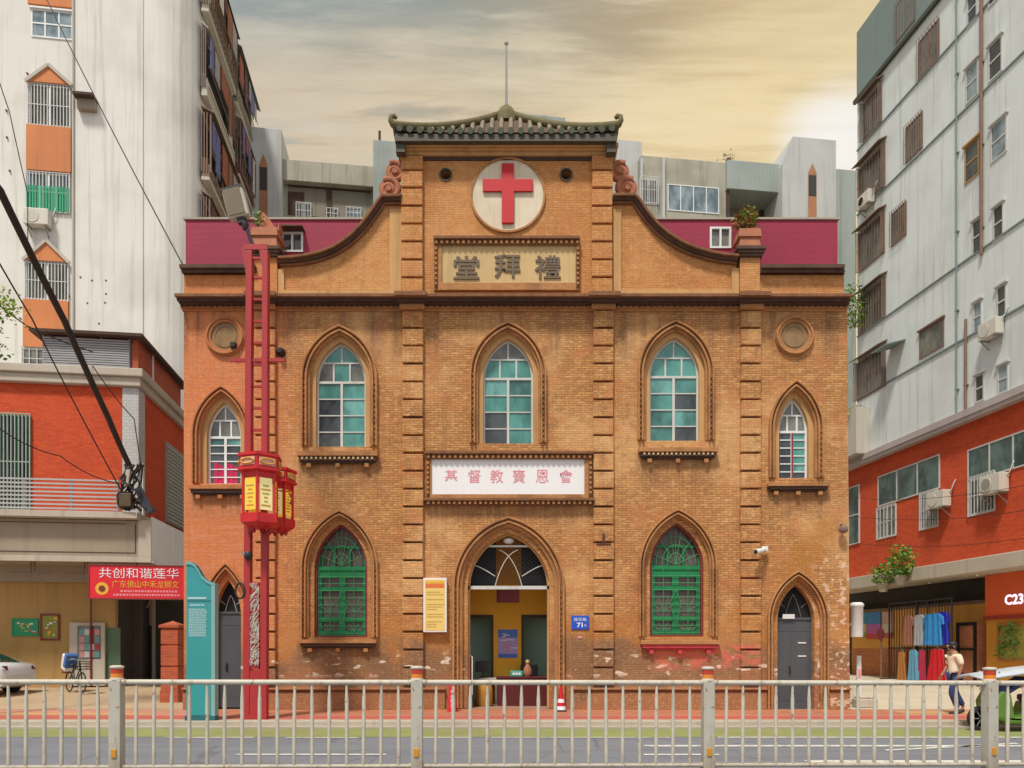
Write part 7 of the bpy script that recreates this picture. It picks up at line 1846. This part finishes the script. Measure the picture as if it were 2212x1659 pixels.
# white cylinder, bollard, stone by the church corner
WY = 19.3
t = thing('meter_box', 'white capped cylinder fixed to the church corner', 'meter box', (ex(1851, WY), WY, ezf(1376, WY)))
mb = MB(); mb.lathe([(.145, 0), (.15, .02), (.15, .78), (.17, .80), (.17, .86), (.12, .90)], (0, 0, 0), 24); mb.build('casing', m_whiteplas, t); MB().box(-.30, -.14, -.03, .03, .3, .36).build('bracket', m_steel, t)
t = thing('bollard', 'white post standing at the church corner', 'bollard', (ex(1855, 19.6), 19.6, .02)); MB().box(-.055, .055, -.04, .04, 0, 1.35).build('post', m_whiteplas, t, bevel=.01); MB().box(-.035, .035, -.046, -.041, .75, 1.0).build('band', m_pink, t)
t = thing('stone_block', 'tan stone block on the ground at the church corner', 'stone', (ex(1868, 19.4), 19.4, .01)); mb = MB(); mb.box(-.28, .28, -.16, .16, 0, .24); mb.box(-.24, .24, -.14, .14, .24, .30); mb.build('block', m_fascia_l, t, bevel=.03)
t = thing('traffic_sign', 'small dark red octagonal sign on a pole left of the rack', 'sign', RF.world(rp(1918, 1350)[0], -1.5, .3), RF.ang); mb = MB(); mb.tube([(0, 0, 0), (0, 0, 1.9)], .03, 8); mb.build('pole', m_rust, t); mb = MB(); mb.lathe([(.26, 0), (.26, .02)], (0, -.04, 1.85), 8, 'Y'); mb.build('plate', m_jambred, t)
# plants on the right-hand canopy
for x, y, rx_, rz_, n_, sd, lab in ((1945, 1246, .55, 1.15, 520, 31, 'large leafy potted plant on the edge of the right canopy'), (1908, 1262, .50, .75, 260, 32, 'smaller drooping potted plant further along the right canopy')):
    s_, z = RF.at(x, y, -1.75); leafy('canopy_plant', lab, 'plant', RF.world(s_, -1.75, z), rx_, rz_, n_, .17, [m_leaf, m_leaf, m_leaf2], pot=.22, seed=sd, droop=.25, group='potted plants on the canopy')
# tree whose leaves reach in at the left edge
TRY = 17.0
tr = thing('street_tree', 'slim street tree, only a few bright leaves reaching in at the left edge', 'tree', (ex(-95, TRY), TRY, 0))
zc_ = ezf(690, TRY)
mb = MB(); mb.tube([(0, 0, 0), (.05, .02, 3), (-.03, .0, 6), (0, 0, zc_ - .6)], [.13, .11, .08, .05], 10)
for k in range(9): a = k * 2.4; mb.tube([(0, 0, zc_ - .7 + .1 * k), (.5 * math.cos(a), .5 * math.sin(a), zc_ - .3 + .1 * k), (.95 * math.cos(a), .95 * math.sin(a), zc_ + .1 * k - .3)], [.04, .025, .01], 6)
mb.build('trunk', m_bark, tr)
mb = MB(); rng = random.Random(77)
for c in range(26):
    a = rng.uniform(0, 6.28); r_ = rng.uniform(.3, 1.05); cz_ = zc_ + rng.uniform(-.75, .85); ctr = (r_ * math.cos(a), r_ * math.sin(a), cz_); mb.mat(rng.randrange(2))
    for i in range(70): mb.leaf((ctr[0] + rng.gauss(0, .15), ctr[1] + rng.gauss(0, .15), ctr[2] + rng.gauss(0, .13)), rng.uniform(.07, .14), rng)
mb.build('crown', [M('spring_leaf', (0.28, 0.42, 0.04), 0.6, 0.3, 9.0), m_leaf], tr)

# ------------------------------------------------------------------ overhead cables
def wire(name, label, pts, r, sag=0.0, parent=None, n=14):
    path = []
    for (p, q) in zip(pts[:-1], pts[1:]):
        p, q = Vector(p), Vector(q)
        for i in range(n):
            f = i / n; v = p.lerp(q, f); v.z -= sag * 4 * f * (1 - f); path.append(v)
    path.append(Vector(pts[-1]))
    o = MB().tube(path, r, 7).build(name, m_cable)
    return tag(o, label, 'cable', 'overhead cables at left')
end = P(278, 1003, 23.2)
wire('cable_bundle', 'thick black cable bundle slanting down to the annex corner', [P(-260, 60, 14.0), P(0, 412, 16.0), P(140, 695, 19.2), P(235, 905, 21.8), end], .085, .03)
wire('cable', 'thin cable crossing from the tower to the church cornice', [P(92, -20, 26.5), P(395, 572, 19.5)], .018, .12)
wire('cable', 'thin cable running left of the thick bundle to the annex', [P(-40, 500, 17), P(70, 690, 19), P(150, 850, 22), P(262, 1060, 23.4)], .02, .02)
wire('cable', 'slack thin cable across the red brick annex wall', [P(-30, 905, 20), P(130, 985, 22), P(262, 1045, 23.3)], .016, .15)
wire('cable', 'thin cable past the orange panels towards the rooftop shed', [P(-60, 610, 18), P(60, 705, 22), P(200, 760, 25)], .02, .04)
wire('cable', 'thin cable with small clamps down the far left of the tower', [P(-20, 120, 24), P(20, 240, 25), P(60, 420, 26.0), P(60, 520, 26)], .016, .02)
wire('cable', 'thin cable ending in a hook above the annex ledge', [P(200, 790, 22.5), P(290, 905, 23.5), P(306, 1010, 23.5)], .016, .08)
# splice tangle where the cables meet the annex
t = thing('cable_tangle', 'messy coil of black cables and boxes at the annex corner', 'cable tangle', P(283, 1105, 23.5))
rng = random.Random(13); mb = MB()
for k in range(16):
    p = [(rng.uniform(-.25, .45), rng.uniform(-.15, .15), 1.5), (rng.uniform(-.3, .3), rng.uniform(-.2, .2), 1.0), (rng.uniform(-.4, .4), rng.uniform(-.2, .2), .5), (rng.uniform(-.3, .8), rng.uniform(-.2, .2), .05)]
    mb.tube(p, rng.uniform(.018, .04), 6)
for k in range(5): c0 = (rng.uniform(-.3, .1), rng.uniform(.2, .5)); rr_ = rng.uniform(.15, .3); mb.tube([(c0[0] + rr_ * math.cos(a), -.1 + .03 * k, c0[1] + rr_ * math.sin(a)) for a in [i * .52 for i in range(13)]], .022, 6)
mb.build('coil', m_cable, t)
mb = MB(); mb.box(-.28, .10, -.22, .08, .12, .55); mb.build('splice_box', M('brown_box', (0.10, 0.065, 0.03), 0.7, 0.3, 5.0), t, bevel=.03)
mb = MB(); mb.obox(Vector((.42, 0, .35)), .22, .16, .9, Matrix.Rotation(R(-28), 3, 'Y')); mb.build('junction_box', M('slate_box', (0.06, 0.065, 0.085), 0.6, 0.2), t, bevel=.02)
mb = MB(); mb.obox(Vector((-.05, -.1, 1.05)), .14, .12, .5, Matrix.Rotation(R(8), 3, 'Y')); mb.build('wrap', m_fascia_l, t, bevel=.02)
for i, (y0, y1) in enumerate(((1075, 1045), (1115, 1100), (1172, 1160))):
    wire('cable', ('thin wire strung along the red brick wall on the right, uppermost', 'thin wire sagging across the red brick wall on the right, middle', 'thin wire low on the red brick wall on the right')[i], [RF.world(RF.at(1842, y0, -1.0)[0], -1.0, RF.at(1842, y0, -1.0)[1]), RF.world(RF.at(2230, y1, -1.0)[0], -1.0, RF.at(2230, y1, -1.0)[1])], .010, .25)['group'] = 'thin wires at right'
